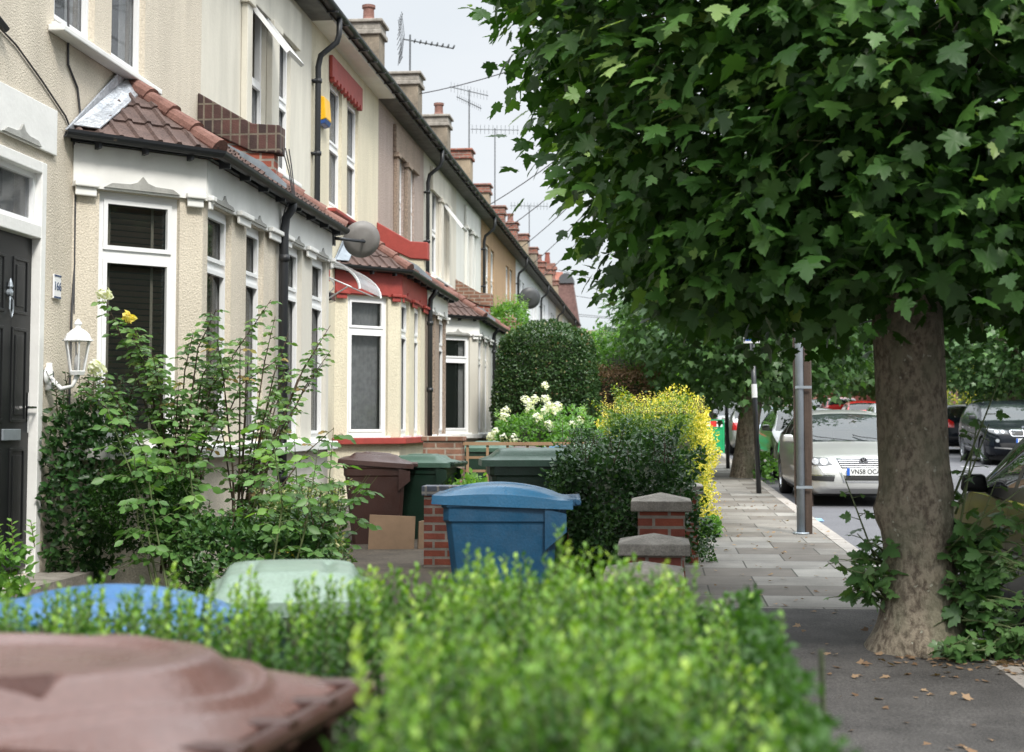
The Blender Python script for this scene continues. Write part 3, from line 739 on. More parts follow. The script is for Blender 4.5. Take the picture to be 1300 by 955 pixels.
dish((-3.20, 15.20, 3.42), .205, R(205), R(18), 'grey satellite dish at the bay corner of the smooth cream house', M['mesh_grey'], (-3.45, 14.86, 3.40))
dish((-3.80, 42.4, 5.2), .34, R(200), R(15), 'dark satellite dish high on the first white house far along the terrace', M['dish_dark'], (-4.17, 42.5, 5.2))

# wall lantern
lx, ly, lz = -3.98, 9.62, 2.02
t = thing('wall_lantern', 'white six sided glass lantern on the cream wall beside the black door', 'lantern', (-4.19, 9.44, 1.74))
mb = MB(); mb.lathe([(0,0),(.07,.0),(.075,.01),(.04,.03)], (0, 0, .0), 14, 'x'); mb.tube([(.02,0,-.02),(.10,0,-.09),(.18,0,-.07),(.21,0,-.0)], [.022,.016,.013,.02], 8)
mb.tube([(.01,0,.09),(.01,0,-.1)], [.02,.035], 8); mb.build('bracket', M['upvc'], t, smooth=True)
mb = MB()
for k in range(6):
    a = k*PI/3; a2 = a+PI/3
    mb.tube([(.21+.05*math.cos(a), .05*math.sin(a), .03), (.21+.088*math.cos(a), .088*math.sin(a), .24)], .006, 6)
mb.lathe([(0,.0),(.05,.005),(.06,.03),(.05,.035)], (.21,0,0), 6); mb.lathe([(.115,.24),(.10,.25),(.085,.285),(.05,.315),(.02,.33),(.02,.345),(.03,.36),(.012,.385),(0,.395)], (.21,0,0), 6); mb.lathe([(.0,.243),(.112,.243),(.112,.25)], (.21,0,0), 6)
mb.build('lantern_frame', M['upvc'], t)
mb = MB(); mb.lathe([(.046,.035),(.083,.238)], (.21,0,0), 6); mb.build('pane', glass_mat('lantern_glass', (.3,.3,.3), .7), t, recalc=False)
mb = MB(); mb.lathe([(0,.035),(.02,.04),(.02,.12),(.012,.14),(.0,.15)], (.21,0,0), 10); mb.build('bulb', M['upvc'], t, smooth=True)

# number plate 188
t = thing('house_number_plaque', 'small tiled plaque reading 166 on the cream wall above the lantern', 'plaque', (-4.195, 9.56, 2.37))
mb = MB(); mb.box(0, .012, -.06, .06, -.085, .085); mb.build('plaque_board', M['upvc'], t, bevel=.003)
mb = MB()
for z in (-.082, .07):
    for k in range(4): mb.box(.0125, .015, -.058+k*.03, -.058+k*.03+.024, z, z+.012)
mb.build('border', M['door_blue'], t)
text_part('166', .082, M['door_blue'], t, (.0135, 0, 0), (R(90), 0, R(90)), .001)

def wire(name, pts, r, label, cat='cable', group=None, m='wire', sag=0.0):
    p = [Vector(q) for q in pts]
    if sag:
        a, b = p[0], p[-1]; p = [a.lerp(b, k/14) - Vector((0, 0, sag*4*(k/14)*(1-k/14))) for k in range(15)]
    mb = MB(); mb.tube(p, r, 5); return tag(mb.build(name, M[m], None), label, cat, group)
wire('wall_cable', [(-4.188, 9.70, 6.3), (-4.188, 9.66, 4.5), (-4.188, 9.68, 3.98), (-4.188, 9.85, 3.85), (-4.188, 9.9, 3.7), (-4.188, 9.88, 2.9), (-4.188, 9.82, 2.2), (-4.188, 9.80, 1.2)], .009, 'grey cable clipped down the cream wall past the lantern', group='cables on the house fronts')
wire('wall_cable', [(-4.188, 8.6, 3.95), (-4.188, 8.85, 3.90), (-4.188, 9.25, 3.76), (-4.188, 9.65, 3.60), (-4.188, 9.80, 3.48), (-4.186, 9.84, 3.2), (-4.186, 9.85, 2.2)], .007, 'thin black cable looping over the door plaster to the bay corner', group='cables on the house fronts')
wire('cable_gland', [(-4.15, 8.35, 4.02), (-4.15, 8.62, 3.94)], .028, 'fat black cable joint on the wall above the black door', 'cable joint')
for k, dy in enumerate((0, .04, .09)):
    wire('wall_cable', [(-3.42+.02*k, 12.66+dy, 3.95), (-3.36, 12.68+dy, 3.72+.04*k), (-3.33, 12.7+dy, 3.52), (-3.40, 12.72+dy*2, 3.40), (-3.46, 12.76+dy, 3.2-.3*k), (-3.462, 12.78+dy, 1.4)], .006, 'loose cables bunched by the downpipe between the first two bays', group='loose cables between the first two bays')
wire('wall_cable', [(-4.18, 16.3, 2.9), (-4.18, 16.32, 2.2), (-4.18, 16.33, 1.2)], .008, 'cable dropping below the security floodlight', group='cables on the house fronts')

# yellow alarm box
t = thing('alarm_box', 'yellow and blue alarm box on the cream upper wall beside a downpipe', 'alarm box', (-4.19, 17.38, 5.35))
M['yellow'] = mat('alarm_yellow', (0.75, 0.42, 0.01), .4, .05, 6); M['blue'] = mat('alarm_blue', (0.02, 0.07, 0.25), .4, .1, 6)
mb = MB(); mb.prism([(0, -.15, .17), (.07, -.15, .15), (.09, -.15, -.12), (0, -.15, -.15)], (0, .30, 0)); mb.build('housing', M['yellow'], t, bevel=.01)
mb = MB(); mb.prism([(0, -.148, -.155), (.088, -.148, -.125), (.07, -.148, -.18), (0, -.148, -.20)], (0, .296, 0)); mb.build('strobe', M['blue'], t, bevel=.006)

# floodlight and canopy over the door of the second house
t = thing('floodlight', 'black security floodlight on the wall between the white bay and red-trimmed bay', 'floodlight', (-4.19, 17.0, 2.92))
mb = MB(); mb.hexa([(.10,-.12,-.05),(.26,-.12,-.0),(.26,.12,-.0),(.10,.12,-.05),(.08,-.12,.03),(.24,-.12,.10),(.24,.12,.10),(.08,.12,.03)]); mb.build('lamp_head', M['black_paint'], t, bevel=.008)
mb = MB(); mb.box(0,.03,-.05,.05,-.14,-.02); mb.tube([(.02,0,-.08),(.12,0,-.04)], .014, 8); mb.lathe([(0,-.03),(.03,-.02),(.035,.01),(0,.03)], (.1,-.03,-.12), 12); mb.build('sensor', M['upvc'], t)
t = thing('door_canopy', 'curved clear canopy on white scrolled brackets over the second door', 'canopy', (-4.2, 15.95, 2.9))
mb = MB(); n = 12
pts = [(.02+.92*math.sin(a), .42*math.cos(a)) for a in [PI/2*k/n for k in range(n+1)]]
vs = [(x, y, z+.02) for y in (-.62, .62) for x, z in pts]
mb.add(vs, [(k, k+1, n+2+k, n+1+k) for k in range(n)]); mb.add([(x, y, z+.012) for x, y, z in [(v[0], v[1], v[2]-.02+.0) for v in vs]], [(k, k+1, n+2+k, n+1+k) for k in range(n)])
mb.build('canopy_sheet', glass_mat('canopy_plastic', (.5,.52,.52), .45, .1), t, recalc=False)
for y in (-.6, .6):
    mb = MB(); mb.tube([(x, y, z) for x, z in pts], .014, 8); mb.tube([(.01,y,.4),(.01,y,-.25)], .014, 8); mb.tube([(.01,y,-.2),(.3,y,.0),(.55,y,.15),(.85,y,.02)], .010, 6)
    mb.tube([(.3+.08*math.cos(a), y, .16+.08*math.sin(a)) for a in [k*.6 for k in range(11)]], .008, 6); mb.build('canopy_bracket', M['upvc'], t)

# aerials
M['aerial'] = mat('aerial_metal', (0.10, 0.11, 0.12), .6, .1, 5)
def aerial(loc, h, label, kind, az=.4):
    t = thing('tv_aerial', label, 'aerial', loc, az, 'television aerials on the chimneys')
    mb = MB(); mb.tube([(0,0,0),(0,0,h)], .022, 6); mb.build('mast', M['aerial'], t)
    mb = MB()
    if kind == 'grid':
        mb.tube([(-.15,0,h-.1),(.95,.1,h-.22)], .016, 6)
        for k in range(8): x = .1+k*.12; mb.box(x-.012, x+.012, -.10, .10, h-.15-k*.012, h-.11-k*.012)
        for sgn in (1, -1):
            for k in range(5): z = .06+k*.1; mb.tube([(-.25-z*.0+.12*z,-.3,h-.1+sgn*z),(-.25+.12*z,.3,h-.1+sgn*z)], .007, 4)
            for y in (-.3, -.1, .1, .3): mb.tube([(-.16,y,h-.1),(-.22,y,h-.1+sgn*.5)], .007, 4)
    else:
        mb.tube([(-.8,0,h-.05),(.8,0,h-.05)], .014, 6)
        n = 12
        for k in range(n):
            x = -.75+k*1.5/(n-1); mb.tube([(x,-.0,h-.05-.15),(x,0,h-.05+.15)], .007, 4)
        if kind == 'double':
            mb.tube([(-.8,-.3,h-.4),(.8,.3,h-.4)], .014, 6)
            for k in range(n): x = -.75+k*1.5/(n-1); mb.tube([(x,x*.37,h-.5),(x,x*.37,h-.3)], .007, 4)
    mb.build('antenna', M['aerial'], t)
aerial((-5.2, 29.47, 8.2), 1.5, 'grid backed aerial on the second chimney in view', 'grid', .3)
aerial((-5.3, 46.2, 8.6), 2.6, 'tall mast aerial with many short elements left of the wires', 'comb', .2)
aerial((-5.6, 42.0, 8.6), 2.9, 'tallest aerial with two crossed combs on the terrace roof', 'double', .9)
aerial((-5.3, 58.8, 8.6), 2.0, 'small aerial above the distant brick chimneys', 'comb', .2)
aerial((-2.2, 104, 8.6), 3.4, 'distant thin aerial above the red roofs closing the street', 'comb', .1)

# overhead wires from the terrace to a pole behind the big tree
TP = Vector((2.2, 22.0, 9.2))
for k, (y, z) in enumerate([(29.4, 8.4), (33.6, 6.5), (37.8, 6.5), (42, 6.5), (46.2, 6.5), (50.4, 6.5), (20.9, 9.4)]):
    wire('overhead_wire', [(-4.3 if z < 7 else -5, y, z), (TP.x, 21.7, 8.9+.05*k) if k != 6 else (2.2, 21.9, 8.3)], .011, 'thin overhead telephone wire fanning out from the terrace across the pale sky', 'wire', 'overhead telephone wires', sag=.35+.05*k)
for k, (y0, y1, z) in enumerate([(72, 95, 9.3), (78, 90, 8.6), (80, 84, 7.6), (84, 100, 8.0)]):
    wire('overhead_wire', [(-5.0, y0, z), (12.0, y1, z+.6*k-.6)], .016, 'faint level wire crossing the street in the far distance', 'wire', 'far wires crossing the street', sag=.5)
t = thing('telegraph_pole', 'tall timber telegraph pole hidden in the crowns where the wires meet', 'pole', (2.2, 22.0, gz(22)-.3))
mb = MB(); mb.tube([(0,0,0),(0,0,9.3)], [.14,.10], 12); mb.build('shaft', M['wood_old'], t)
mb = MB(); mb.box(-.5,.5,-.04,.04,8.7,8.8); mb.build('crossarm', M['wood_old'], t)

# ------------------------------------------------------------------ low walls, piers
def cap_mesh(mb, cx, cy, z, w, h=.075, rise=.055):
    a = w/2; mb.hexa([(cx-a,cy-a,z),(cx+a,cy-a,z),(cx+a,cy+a,z),(cx-a,cy+a,z),(cx-a,cy-a,z+h),(cx+a,cy-a,z+h),(cx+a,cy+a,z+h),(cx-a,cy+a,z+h)])
    b = len(mb.v)-8; mb.v.append((cx, cy, z+h+rise)); f = mb.f.index((b+4, b+5, b+6, b+7), len(mb.f)-6) if False else None
    for k in range(len(mb.f)-1, -1, -1):
        if mb.f[k] == (b+4, b+5, b+6, b+7): mb.f.pop(k); mb.m.pop(k); break
    for p, q in ((4,5),(5,6),(6,7),(7,4)): mb.f.append((b+p, b+q, b+8)); mb.m.append(0)
def pier(x, y, top, w, label):
    t = thing('brick_pier', label, 'gate pier', (x, y, gz(y)), 0, 'stone capped brick piers by the pavement')
    h = top - gz(y) - .13
    mb = MB(); mb.box(-w/2, w/2, -w/2, w/2, -.1, h); mb.build('pier_shaft', M['brick'], t, bevel=.004)
    mb = MB(); cap_mesh(mb, 0, 0, h+.001, w+.10); mb.build('coping_stone', M['stone'], t, bevel=.008)
pier(.18, 13.0, .915, .34, 'farthest stone capped brick pier, half behind the dark hedge')
pier(.02, 10.6, .905, .34, 'tallest looking brick pier with grey pyramid cap beside the pavement')
pier(-.03, 9.35, .70, .36, 'middle low brick pier with a wide stone cap in front of the tall one')
pier(-.09, 8.75, .575, .38, 'nearest low pier cap just above the box hedge')

def low_wall(name, x0, x1, y0, y1, z1, bm, cm, label, cope=.06):
    t = thing(name, label, 'wall', ((x0+x1)/2, (y0+y1)/2, 0))
    cx, cy = (x0+x1)/2, (y0+y1)/2
    mb = MB(); mb.box(x0-cx, x1-cx, y0-cy, y1-cy, -.1, z1-cope); mb.build('brickwork', bm, t)
    mb = MB(); mb.box(x0-cx-.02, x1-cx+.02, y0-cy-.02, y1-cy+.02, z1-cope+.001, z1); mb.build('coping', cm, t, bevel=.008)
    return t
M['blue_coping'] = brick_mat('blue_brick_coping', (0.10, 0.115, 0.15), (0.14, 0.15, 0.18), (0.3, 0.28, 0.26), bw=.11, bh=.4, off=0)
low_wall('garden_wall', -2.08, -.1, 12.6, 12.82, .86, M['brick'], M['blue_coping'], 'low red brick wall with blue brick coping behind the blue bin', .09)
low_wall('garden_wall', -.13, .09, 12.82, 16.4, .72, M['brick'], M['stone'], 'low boundary wall under the dark hedge beside the pavement')
low_wall('garden_wall', -.13, .09, 16.9, 40, .9, M['brick'], M['stone'], 'long front boundary wall beneath the golden hedge')
low_wall('garden_wall', -.13, .09, 5.6, 8.4, .45, M['brick'], M['stone'], 'low boundary wall right behind the box hedge')
low_wall('brick_gate_pier', -2.78, -2.32, 16.75, 17.05, 1.27, M['brick_brown'], M['brick_brown'], 'square brown brick pier beside the trellis')
t = thing('trellis', 'brown wooden trellis panel between the brick pier and the green bins', 'trellis', (-2.3, 16.9, 0))
M['trellis'] = mat('trellis_wood', (0.30, 0.19, 0.11), .85, .2, 5)
mb = MB()
for k in range(9): mb.box(.02+k*.24, .05+k*.24, -.012, .012, .3, 1.16)
mb.build('upright', M['trellis'], t)
mb = MB()
for z in (.4, .62, .84, 1.0): mb.box(0, 2.0, .0125, .03, z, z+.03)
mb.box(-.02, 2.02, -.03, .035, 1.161, 1.20); mb.build('rail', M['trellis'], t)
low_wall('garden_wall', -3.3, -.2, 16.93, 17.1, .55, M['brick_brown'], M['brick_brown'], 'low brown brick wall under the trellis')

# ------------------------------------------------------------------ wheelie bins
def bin_mat(name, c, rough=.42): return mat(name, c, rough, .22, 2.2, fine=.10, fscale=90, bump=.15, bscale=70, rvar=.12)
M['bin_blue'] = bin_mat('blue_bin_plastic', (0.006, 0.048, 0.100)); M['lid_blue'] = bin_mat('blue_lid_plastic', (0.012, 0.078, 0.155), .36)
M['bin_green'] = bin_mat('green_bin_plastic', (0.012, 0.034, 0.022)); M['lid_green'] = bin_mat('green_lid_plastic', (0.045, 0.095, 0.066), .4)
M['bin_brown'] = bin_mat('brown_bin_plastic', (0.045, 0.020, 0.016)); M['lid_brown'] = bin_mat('brown_lid_plastic', (0.055, 0.027, 0.022), .36)
M['lid_faded'] = bin_mat('faded_green_lid', (0.15, 0.21, 0.165), .45)
M['lid_paleblue'] = bin_mat('faded_blue_lid', (0.035, 0.11, 0.24), .4)
M['lid_worn'] = bin_mat('faded_brown_lid', (0.095, 0.050, 0.042), .32)
M['rubber'] = mat('rubber', (0.02, 0.02, 0.02), .8, .2, 10)

def wheelie_bin(loc, rot, body, lid, label, tilt=0.0, scale=1.0, style=0, dents=0.0, seed=0):
    """front faces -y in local space, hinge and handle at +y"""
    t = thing('wheelie_bin', label, 'wheelie bin', loc, rot, 'wheelie bins in the front gardens'); t.scale = (scale,)*3
    w0, w1, d0, d1, h = .235, .285, .24, .345, .97
    mb = MB()
    def ring(w, d, z, ch=.035, sy=0.0): return [(-w+ch,-d+sy,z),(w-ch,-d+sy,z),(w,-d+ch+sy,z),(w,d-ch+sy,z),(w-ch,d+sy,z),(-w+ch,d+sy,z),(-w,d-ch+sy,z),(-w,-d+ch+sy,z)]
    rings = [ring(w0,d0,.05,sy=.02), ring(w0+.005,d0+.005,.10,sy=.02), ring(w1-.02,d1-.035,.84), ring(w1-.02,d1-.035,.845), ring(w1-.008,d1-.02,.86), ring(w1-.008,d1-.02,.93), ring(w1,d1-.01,.935), ring(w1,d1-.01,h), ring(w1-.03,d1-.04,h), ring(w1-.05,d1-.06,.7)]
    vs = [p for r_ in rings for p in r_]; fs = [tuple(reversed(range(8)))]
    for i in range(len(rings)-1):
        for k in range(8): fs.append((i*8+k, i*8+(k+1)%8, (i+1)*8+(k+1)%8, (i+1)*8+k))
    n = len(rings)-1; fs.append(tuple(n*8+k for k in range(8)))
    mb.add(vs, fs); b = mb.build('bin_body', body, t, bevel=.006)
    for x in (-1, 1):
        mb = MB(); mb.prism([(x*(w1-.012), d1-.10, .93), (x*(w1-.012), d1+.02, .90), (x*(w1-.012), d1+.02, .80), (x*(w1-.012), d1-.10, .70)], (x*.022, 0, 0)); mb.build('rib', body, t)
    # lid as a moulded height field
    nx, ny = (36, 48) if style != 3 else (90, 110); L0, L1 = -.385, .40; WW = .305
    def zf(u, v):
        ax = abs(u); z = (.045 if style != 1 else .025)*(1-ax**4)*(1-abs(v*2-1)**5)
        if style == 0:        # broad raised dome with a front lip
            z += .035*max(0, min(1, (.80-ax)/.12))*max(0, min(1, (v-.14)/.07))*max(0, min(1, (.84-v)/.07))
            z += .014*max(0, min(1, (.46-ax)/.06))*max(0, min(1, (v-.30)/.05))*max(0, min(1, (.72-v)/.05))
            z -= .055*max(0, min(1, (.40-ax)/.05))*max(0, min(1, (v-.03)/.03))*max(0, min(1, (.16-v)/.03))
        elif style == 1:       # arched long ridges either side
            z += .03*math.sin(PI*min(1, max(0, (v-.05)/.85)))**.7*max(0, min(1, (ax-.30)/.12))*max(0, min(1, (.96-ax)/.10))
            z += .02*math.sin(PI*min(1, max(0, (v-.1)/.8)))
            z -= .03*max(0, min(1, (.5-ax)/.05))*max(0, min(1, (v-.05)/.03))*max(0, min(1, (.2-v)/.03))
        elif style == 3:       # round dished centre, rib and a deep grip recess
            S = lambda e0, e1, x_: (lambda q: q*q*(3-2*q))(max(0, min(1, (x_-e0)/(e1-e0))))
            rr = math.hypot(u*.93, (v-.52)*2.1)
            z = .05*(1-ax**3)*(1-abs(v*2-1)**4) + .030*(1-S(.62, .80, rr)) - .016*(1-S(.44, .56, rr)) + .010*(1-S(.0, .05, abs(rr-.86)))
            z += .022*(1-S(.02, .06, abs(u+.78)))*S(.25, .33, v)*(1-S(.60, .68, v))
            z -= .050*(1-S(.05, .09, abs(u-.62)))*S(.34, .38, v)*(1-S(.62, .66, v))
            z -= .012*S(.0, .02, .035-abs(v-.2))*S(.1, .2, ax)
        else:                  # blocky with channels
            z += .045*max(0, min(1, (.86-ax)/.10))*max(0, min(1, (v-.10)/.09))*max(0, min(1, (.9-v)/.05))
            z -= .02*max(0, min(1, (.07-abs(ax-.45))/.03))*max(0, min(1, (v-.2)/.05))*max(0, min(1, (.75-v)/.05))
        return z
    g = []
    for j in range(ny+1):
        v = j/ny; y = L0+(L1-L0)*v; wv = WW*(1-.06*(1-v)); rnd = min(1, (v+.012)*7)**.5*min(1, (1.012-v)*9)**.5
        for i in range(nx+1):
            u = -1+2*i/nx; x = u*wv*(.90+.10*rnd)
            g.append((x, y, h+.004+zf(u, v)))
    fs = [(j*(nx+1)+i, j*(nx+1)+i+1, (j+1)*(nx+1)+i+1, (j+1)*(nx+1)+i) for j in range(ny) for i in range(nx)]
    rim = [i for i in range(nx+1)] + [(j)*(nx+1)+nx for j in range(1, ny+1)] + [ny*(nx+1)+i for i in range(nx-1, -1, -1)] + [j*(nx+1) for j in range(ny-1, 0, -1)]
    base = len(g); g2 = [(g[r_][0]*1.012, g[r_][1]*1.008, h-.045) for r_ in rim]
    m = len(rim); fs += [(rim[k], base+k, base+(k+1) % m, rim[(k+1) % m]) for k in range(m)]
    g3 = [(g[r_][0]*.97, g[r_][1]*.97, h-.045) for r_ in rim]; b2 = base+m; fs += [(base+k, b2+k, b2+(k+1) % m, base+(k+1) % m) for k in range(m)]
    mb = MB(); mb.add(g+g2+g3, fs); l = mb.build('lid', lid, t, smooth=True)
    md = l.modifiers.new('edge', 'EDGE_SPLIT'); md.split_angle = R(50)
    if tilt:
        l.location = (0, L1*(1-math.cos(tilt)), 0); l.rotation_euler = (-tilt, 0, 0); l.location = Vector((0, L1, h)) - Matrix.Rotation(-tilt, 3, 'X') @ Vector((0, L1, h))
    mb = MB(); mb.tube([(-.27, L1+.03, h-.005), (.27, L1+.03, h-.005)], .018, 10)
    for x in (-.24, -.08, .08, .24): mb.hexa([(x-.02,L1-.06,h-.03),(x+.02,L1-.06,h-.03),(x+.02,L1+.045,h-.025),(x-.02,L1+.045,h-.025),(x-.02,L1-.06,h+.012),(x+.02,L1-.06,h+.012),(x+.02,L1+.045,h+.016),(x-.02,L1+.045,h+.016)])
    mb.build('handle', body, t, bevel=.004)
    for x in (-1, 1):
        mb = MB(); mb.lathe([(.0, -.025), (.08, -.025), (.1, -.018), (.1, .018), (.08, .025), (0, .025)], (x*.25, .27, .1), 20, 'x'); mb.build('wheel', M['rubber'], t)
    return t
def gpt(x, y): return (x, y, gz(y)-.02)
wheelie_bin((-.91, 8.35, -.02), R(-86), M['bin_blue'], M['lid_blue'], 'blue wheelie bin with arched ridges on its lid in front of the brick wall', style=1, tilt=R(2), scale=1.02)
wheelie_bin((-1.05, 11.6, .12), R(-80), M['bin_green'], M['lid_green'], 'large green wheelie bin just behind the blue one, on the left of the dark hedge', style=2, scale=1.03)
wheelie_bin((-2.98, 14.9, .02), R(-80), M['bin_brown'], M['lid_brown'], 'dark brown wheelie bin beside the cardboard under the white bay', style=0, tilt=R(4))
wheelie_bin((-2.58, 15.5, .02), R(-98), M['bin_green'], M['lid_green'], 'green wheelie bin wedged right of the dark brown bin', style=0)
wheelie_bin((-2.32, 19.2, .12), R(-95), M['bin_green'], M['lid_green'], 'green wheelie bin behind the trellis beside the white hydrangeas', style=0)
wheelie_bin((-1.75, 18.6, .06), R(-84), M['bin_brown'], M['lid_brown'], 'brown wheelie bin below the white hydrangea blooms', style=0)
wheelie_bin((-1.18, 18.2, .10), R(-100), M['bin_blue'], M['lid_blue'], 'blue wheelie bin right of the hydrangea, partly hidden by the hedge', style=1)
wheelie_bin((-.70, 16.5, .12), R(-100), M['bin_green'], M['lid_faded'], 'pale lidded bin showing just above the dark hedge', style=2)
wheelie_bin((-.97, 2.18, -.04), R(-97), M['bin_brown'], M['lid_worn'], 'large faded brown bin lid close to the camera at the bottom left', style=3, scale=1.03, tilt=R(1))
wheelie_bin((-1.62, 3.98, -.12), R(84), M['bin_blue'], M['lid_paleblue'], 'pale blue bin lid behind the box hedge at the left edge', style=1, scale=1.0)
wheelie_bin((-1.33, 5.1, -.17), R(14), M['bin_green'], M['lid_faded'], 'faded pale green bin lid behind the box hedge left of centre', style=2, scale=1.0)

# cardboard by the brown bin
M['card'] = mat('brown_cardboard', (0.26, 0.17, 0.105), .9, .15, 6)
t = thing('cardboard_box', 'flattened brown cardboard box leaning against the brown wheelie bin', 'cardboard', (-2.62, 14.1, -.12), R(8))
mb = MB(); mb.hexa([(-.28,0,0),(.18,0,0),(.18,.03,0),(-.28,.03,0),(-.26,.12,.62),(.2,.12,.60),(.2,.15,.60),(-.26,.15,.62)]); mb.build('panel', M['card'], t)
mb = MB(); mb.hexa([(.22,.02,0),(.42,.1,0),(.41,.14,0),(.21,.06,0),(.24,.12,.55),(.44,.2,.58),(.43,.24,.58),(.23,.16,.55)]); mb.build('flap', M['card'], t)
# ------------------------------------------------------------------ foliage
def T_oval(fold=.18):
    v = np.array([(0,0,0),(.24,.30,fold*.24*2),(.26,.62,fold*.26*2),(0,1,.0),(-.26,.62,fold*.26*2),(-.24,.30,fold*.24*2),(0,.5,-.02)], float)
    return v, [(0,1,6),(1,2,6),(2,3,6),(3,4,6),(4,5,6),(5,0,6)]
def T_diamond():
    v = np.array([(0,0,0),(.28,.45,.07),(0,1,0),(-.28,.45,.07)], float); return v, [(0,1,2),(0,2,3)]
def T_plane(k=0):
    rs = random.Random(k)
    out = [(0,0),(.10,-.07),(.30,-.05),(.33,.07),(.48,.05),(.43,.13),(.46,.19),(.52,.26),(.60,.37),(.50,.39),(.40,.42),(.25,.42),(.22,.49),(.30,.62),(.22,.66),(.17,.78),(.08,.84),(0,1.0)]
    j = lambda p: (p[0]+rs.uniform(-.025, .025), p[1]+rs.uniform(-.025, .025))
    pts = [out[0]] + [j(p) for p in out[1:-1]] + [out[-1]] + [j((-x, y)) for x, y in out[-2:0:-1]]
    cup = rs.uniform(-.05, .22); dr = rs.uniform(.05, .30)
    v = [(x, y, cup*abs(x)-dr*y*y-.22*x*x+rs.uniform(-.02, .02)) for x, y in pts] + [(0, .28, .0)]
    n = len(pts); return np.array(v, float), [(i, (i+1) % n, n) for i in range(n)]
def T_plane_lo():
    pts = [(0,0),(.36,.02),(.30,.2),(.58,.44),(.24,.5),(0,1),(-.24,.5),(-.58,.44),(-.30,.2),(-.36,.02)]
    v = [(x, y, .10*abs(x)-.12*y*y) for x, y in pts] + [(0,.3,0)]; n = len(pts)
    return np.array(v, float), [(i, (i+1) % n, n) for i in range(n)]

def norm(a): return a/np.maximum(np.linalg.norm(a, axis=-1, keepdims=True), 1e-9)

def leaf_obj(name, groups, mats, parent=None, extra=None):
    """groups: list of (pos, axis, normal, size, var, template, matindex)"""
    Vs, Fs, Va, Mi = [], [], [], []; base = 0
    for (pos, ax, nr, size, var, tpl, mi) in groups:
        tv, tf = tpl; ax = norm(ax); nr = norm(nr - ax*np.sum(nr*ax, 1, keepdims=True)); sx = np.cross(ax, nr)
        N = len(pos); size = np.asarray(size).reshape(-1, 1, 1)*np.ones((N, 1, 1))
        v = pos[:, None, :] + size*(tv[None, :, 0:1]*sx[:, None, :] + tv[None, :, 1:2]*ax[:, None, :] + tv[None, :, 2:3]*nr[:, None, :])
        f = np.array(tf)[None, :, :] + (np.arange(N)*len(tv))[:, None, None] + base
        Vs.append(v.reshape(-1, 3)); Fs.append(f.reshape(-1, 3)); Va.append(np.repeat(var, len(tf))); Mi.append(np.full(N*len(tf), mi)); base += N*len(tv)
    if extra:                                  # MB with non-leaf geometry (twigs, cores)
        mbx, mi = extra; ev = np.array(mbx.v, float)
        ef = []
        for f in mbx.f:
            for k in range(1, len(f)-1): ef.append((f[0]+base, f[k]+base, f[k+1]+base))
        Vs.append(ev); Fs.append(np.array(ef)); Va.append(np.zeros(len(ef))); Mi.append(np.full(len(ef), mi))
    V = np.concatenate(Vs); F = np.concatenate(Fs).astype(np.int32); A = np.concatenate(Va).astype(np.float32); MI = np.concatenate(Mi).astype(np.int32)
    me = bpy.data.meshes.new(name); me.vertices.add(len(V)); me.vertices.foreach_set('co', V.astype(np.float32).ravel())
    me.loops.add(len(F)*3); me.loops.foreach_set('vertex_index', F.ravel())
    me.polygons.add(len(F)); me.polygons.foreach_set('loop_start', np.arange(len(F), dtype=np.int32)*3); me.polygons.foreach_set('loop_total', np.full(len(F), 3, np.int32))
    me.polygons.foreach_set('material_index', MI)
    for m in mats: me.materials.append(m)
    at = me.attributes.new('var', 'FLOAT', 'FACE'); at.data.foreach_set('value', np.clip(A, 0, 1))
    me.update(calc_edges=True); me.validate()
    o = bpy.data.objects.new(name, me); COL.objects.link(o)
    if parent is not None: o.parent = parent
    return o

def rnd(n, s=1.0): return RNG.normal(0, s, (n, 3))
def sph(n): return norm(RNG.normal(0, 1, (n, 3)))

M['lf_plane'] = leaf_mat('plane_leaf', [(0, (0.022, 0.062, 0.012)), (.4, (0.044, 0.115, 0.022)), (.75, (0.095, 0.205, 0.042)), (1, (0.28, 0.40, 0.13))], .45, .34, .4)
M['lf_plane2'] = leaf_mat('plane_leaf_far', [(0, (0.045, 0.11, 0.030)), (.5, (0.075, 0.165, 0.050)), (1, (0.16, 0.28, 0.10))], .4, .35)
M['lf_box'] = leaf_mat('box_leaf', [(0, (0.018, 0.055, 0.010)), (.5, (0.050, 0.125, 0.018)), (.78, (0.15, 0.29, 0.035)), (1, (0.36, 0.50, 0.09))], .4, .34, .35)
M['lf_dark'] = leaf_mat('dark_privet_leaf', [(0, (0.014, 0.045, 0.012)), (.6, (0.030, 0.085, 0.022)), (1, (0.09, 0.18, 0.05))], .4, .22, .4)
M['lf_gold'] = leaf_mat('golden_privet_leaf', [(0, (0.06, 0.13, 0.02)), (.3, (0.20, 0.28, 0.03)), (.55, (0.62, 0.54, 0.05)), (1, (0.90, 0.76, 0.16))], .4, .3)
M['lf_laurel'] = leaf_mat('clipped_bush_leaf', [(0, (0.018, 0.050, 0.014)), (.65, (0.045, 0.10, 0.028)), (.9, (0.11, 0.15, 0.045)), (1, (0.26, 0.17, 0.09))], .4, .2, .4)
M['lf_rose'] = leaf_mat('rose_leaf', [(0, (0.045, 0.11, 0.025)), (.55, (0.10, 0.21, 0.055)), (.92, (0.20, 0.31, 0.08)), (1, (0.32, 0.22, 0.07))], .42, .3)
M['lf_elder'] = leaf_mat('elder_leaf', [(0, (0.07, 0.17, 0.04)), (.6, (0.14, 0.29, 0.075)), (1, (0.27, 0.45, 0.11))], .45, .4)
M['lf_lime'] = leaf_mat('bright_shrub_leaf', [(0, (0.06, 0.15, 0.03)), (.5, (0.11, 0.25, 0.05)), (1, (0.22, 0.40, 0.08))], .42, .4)
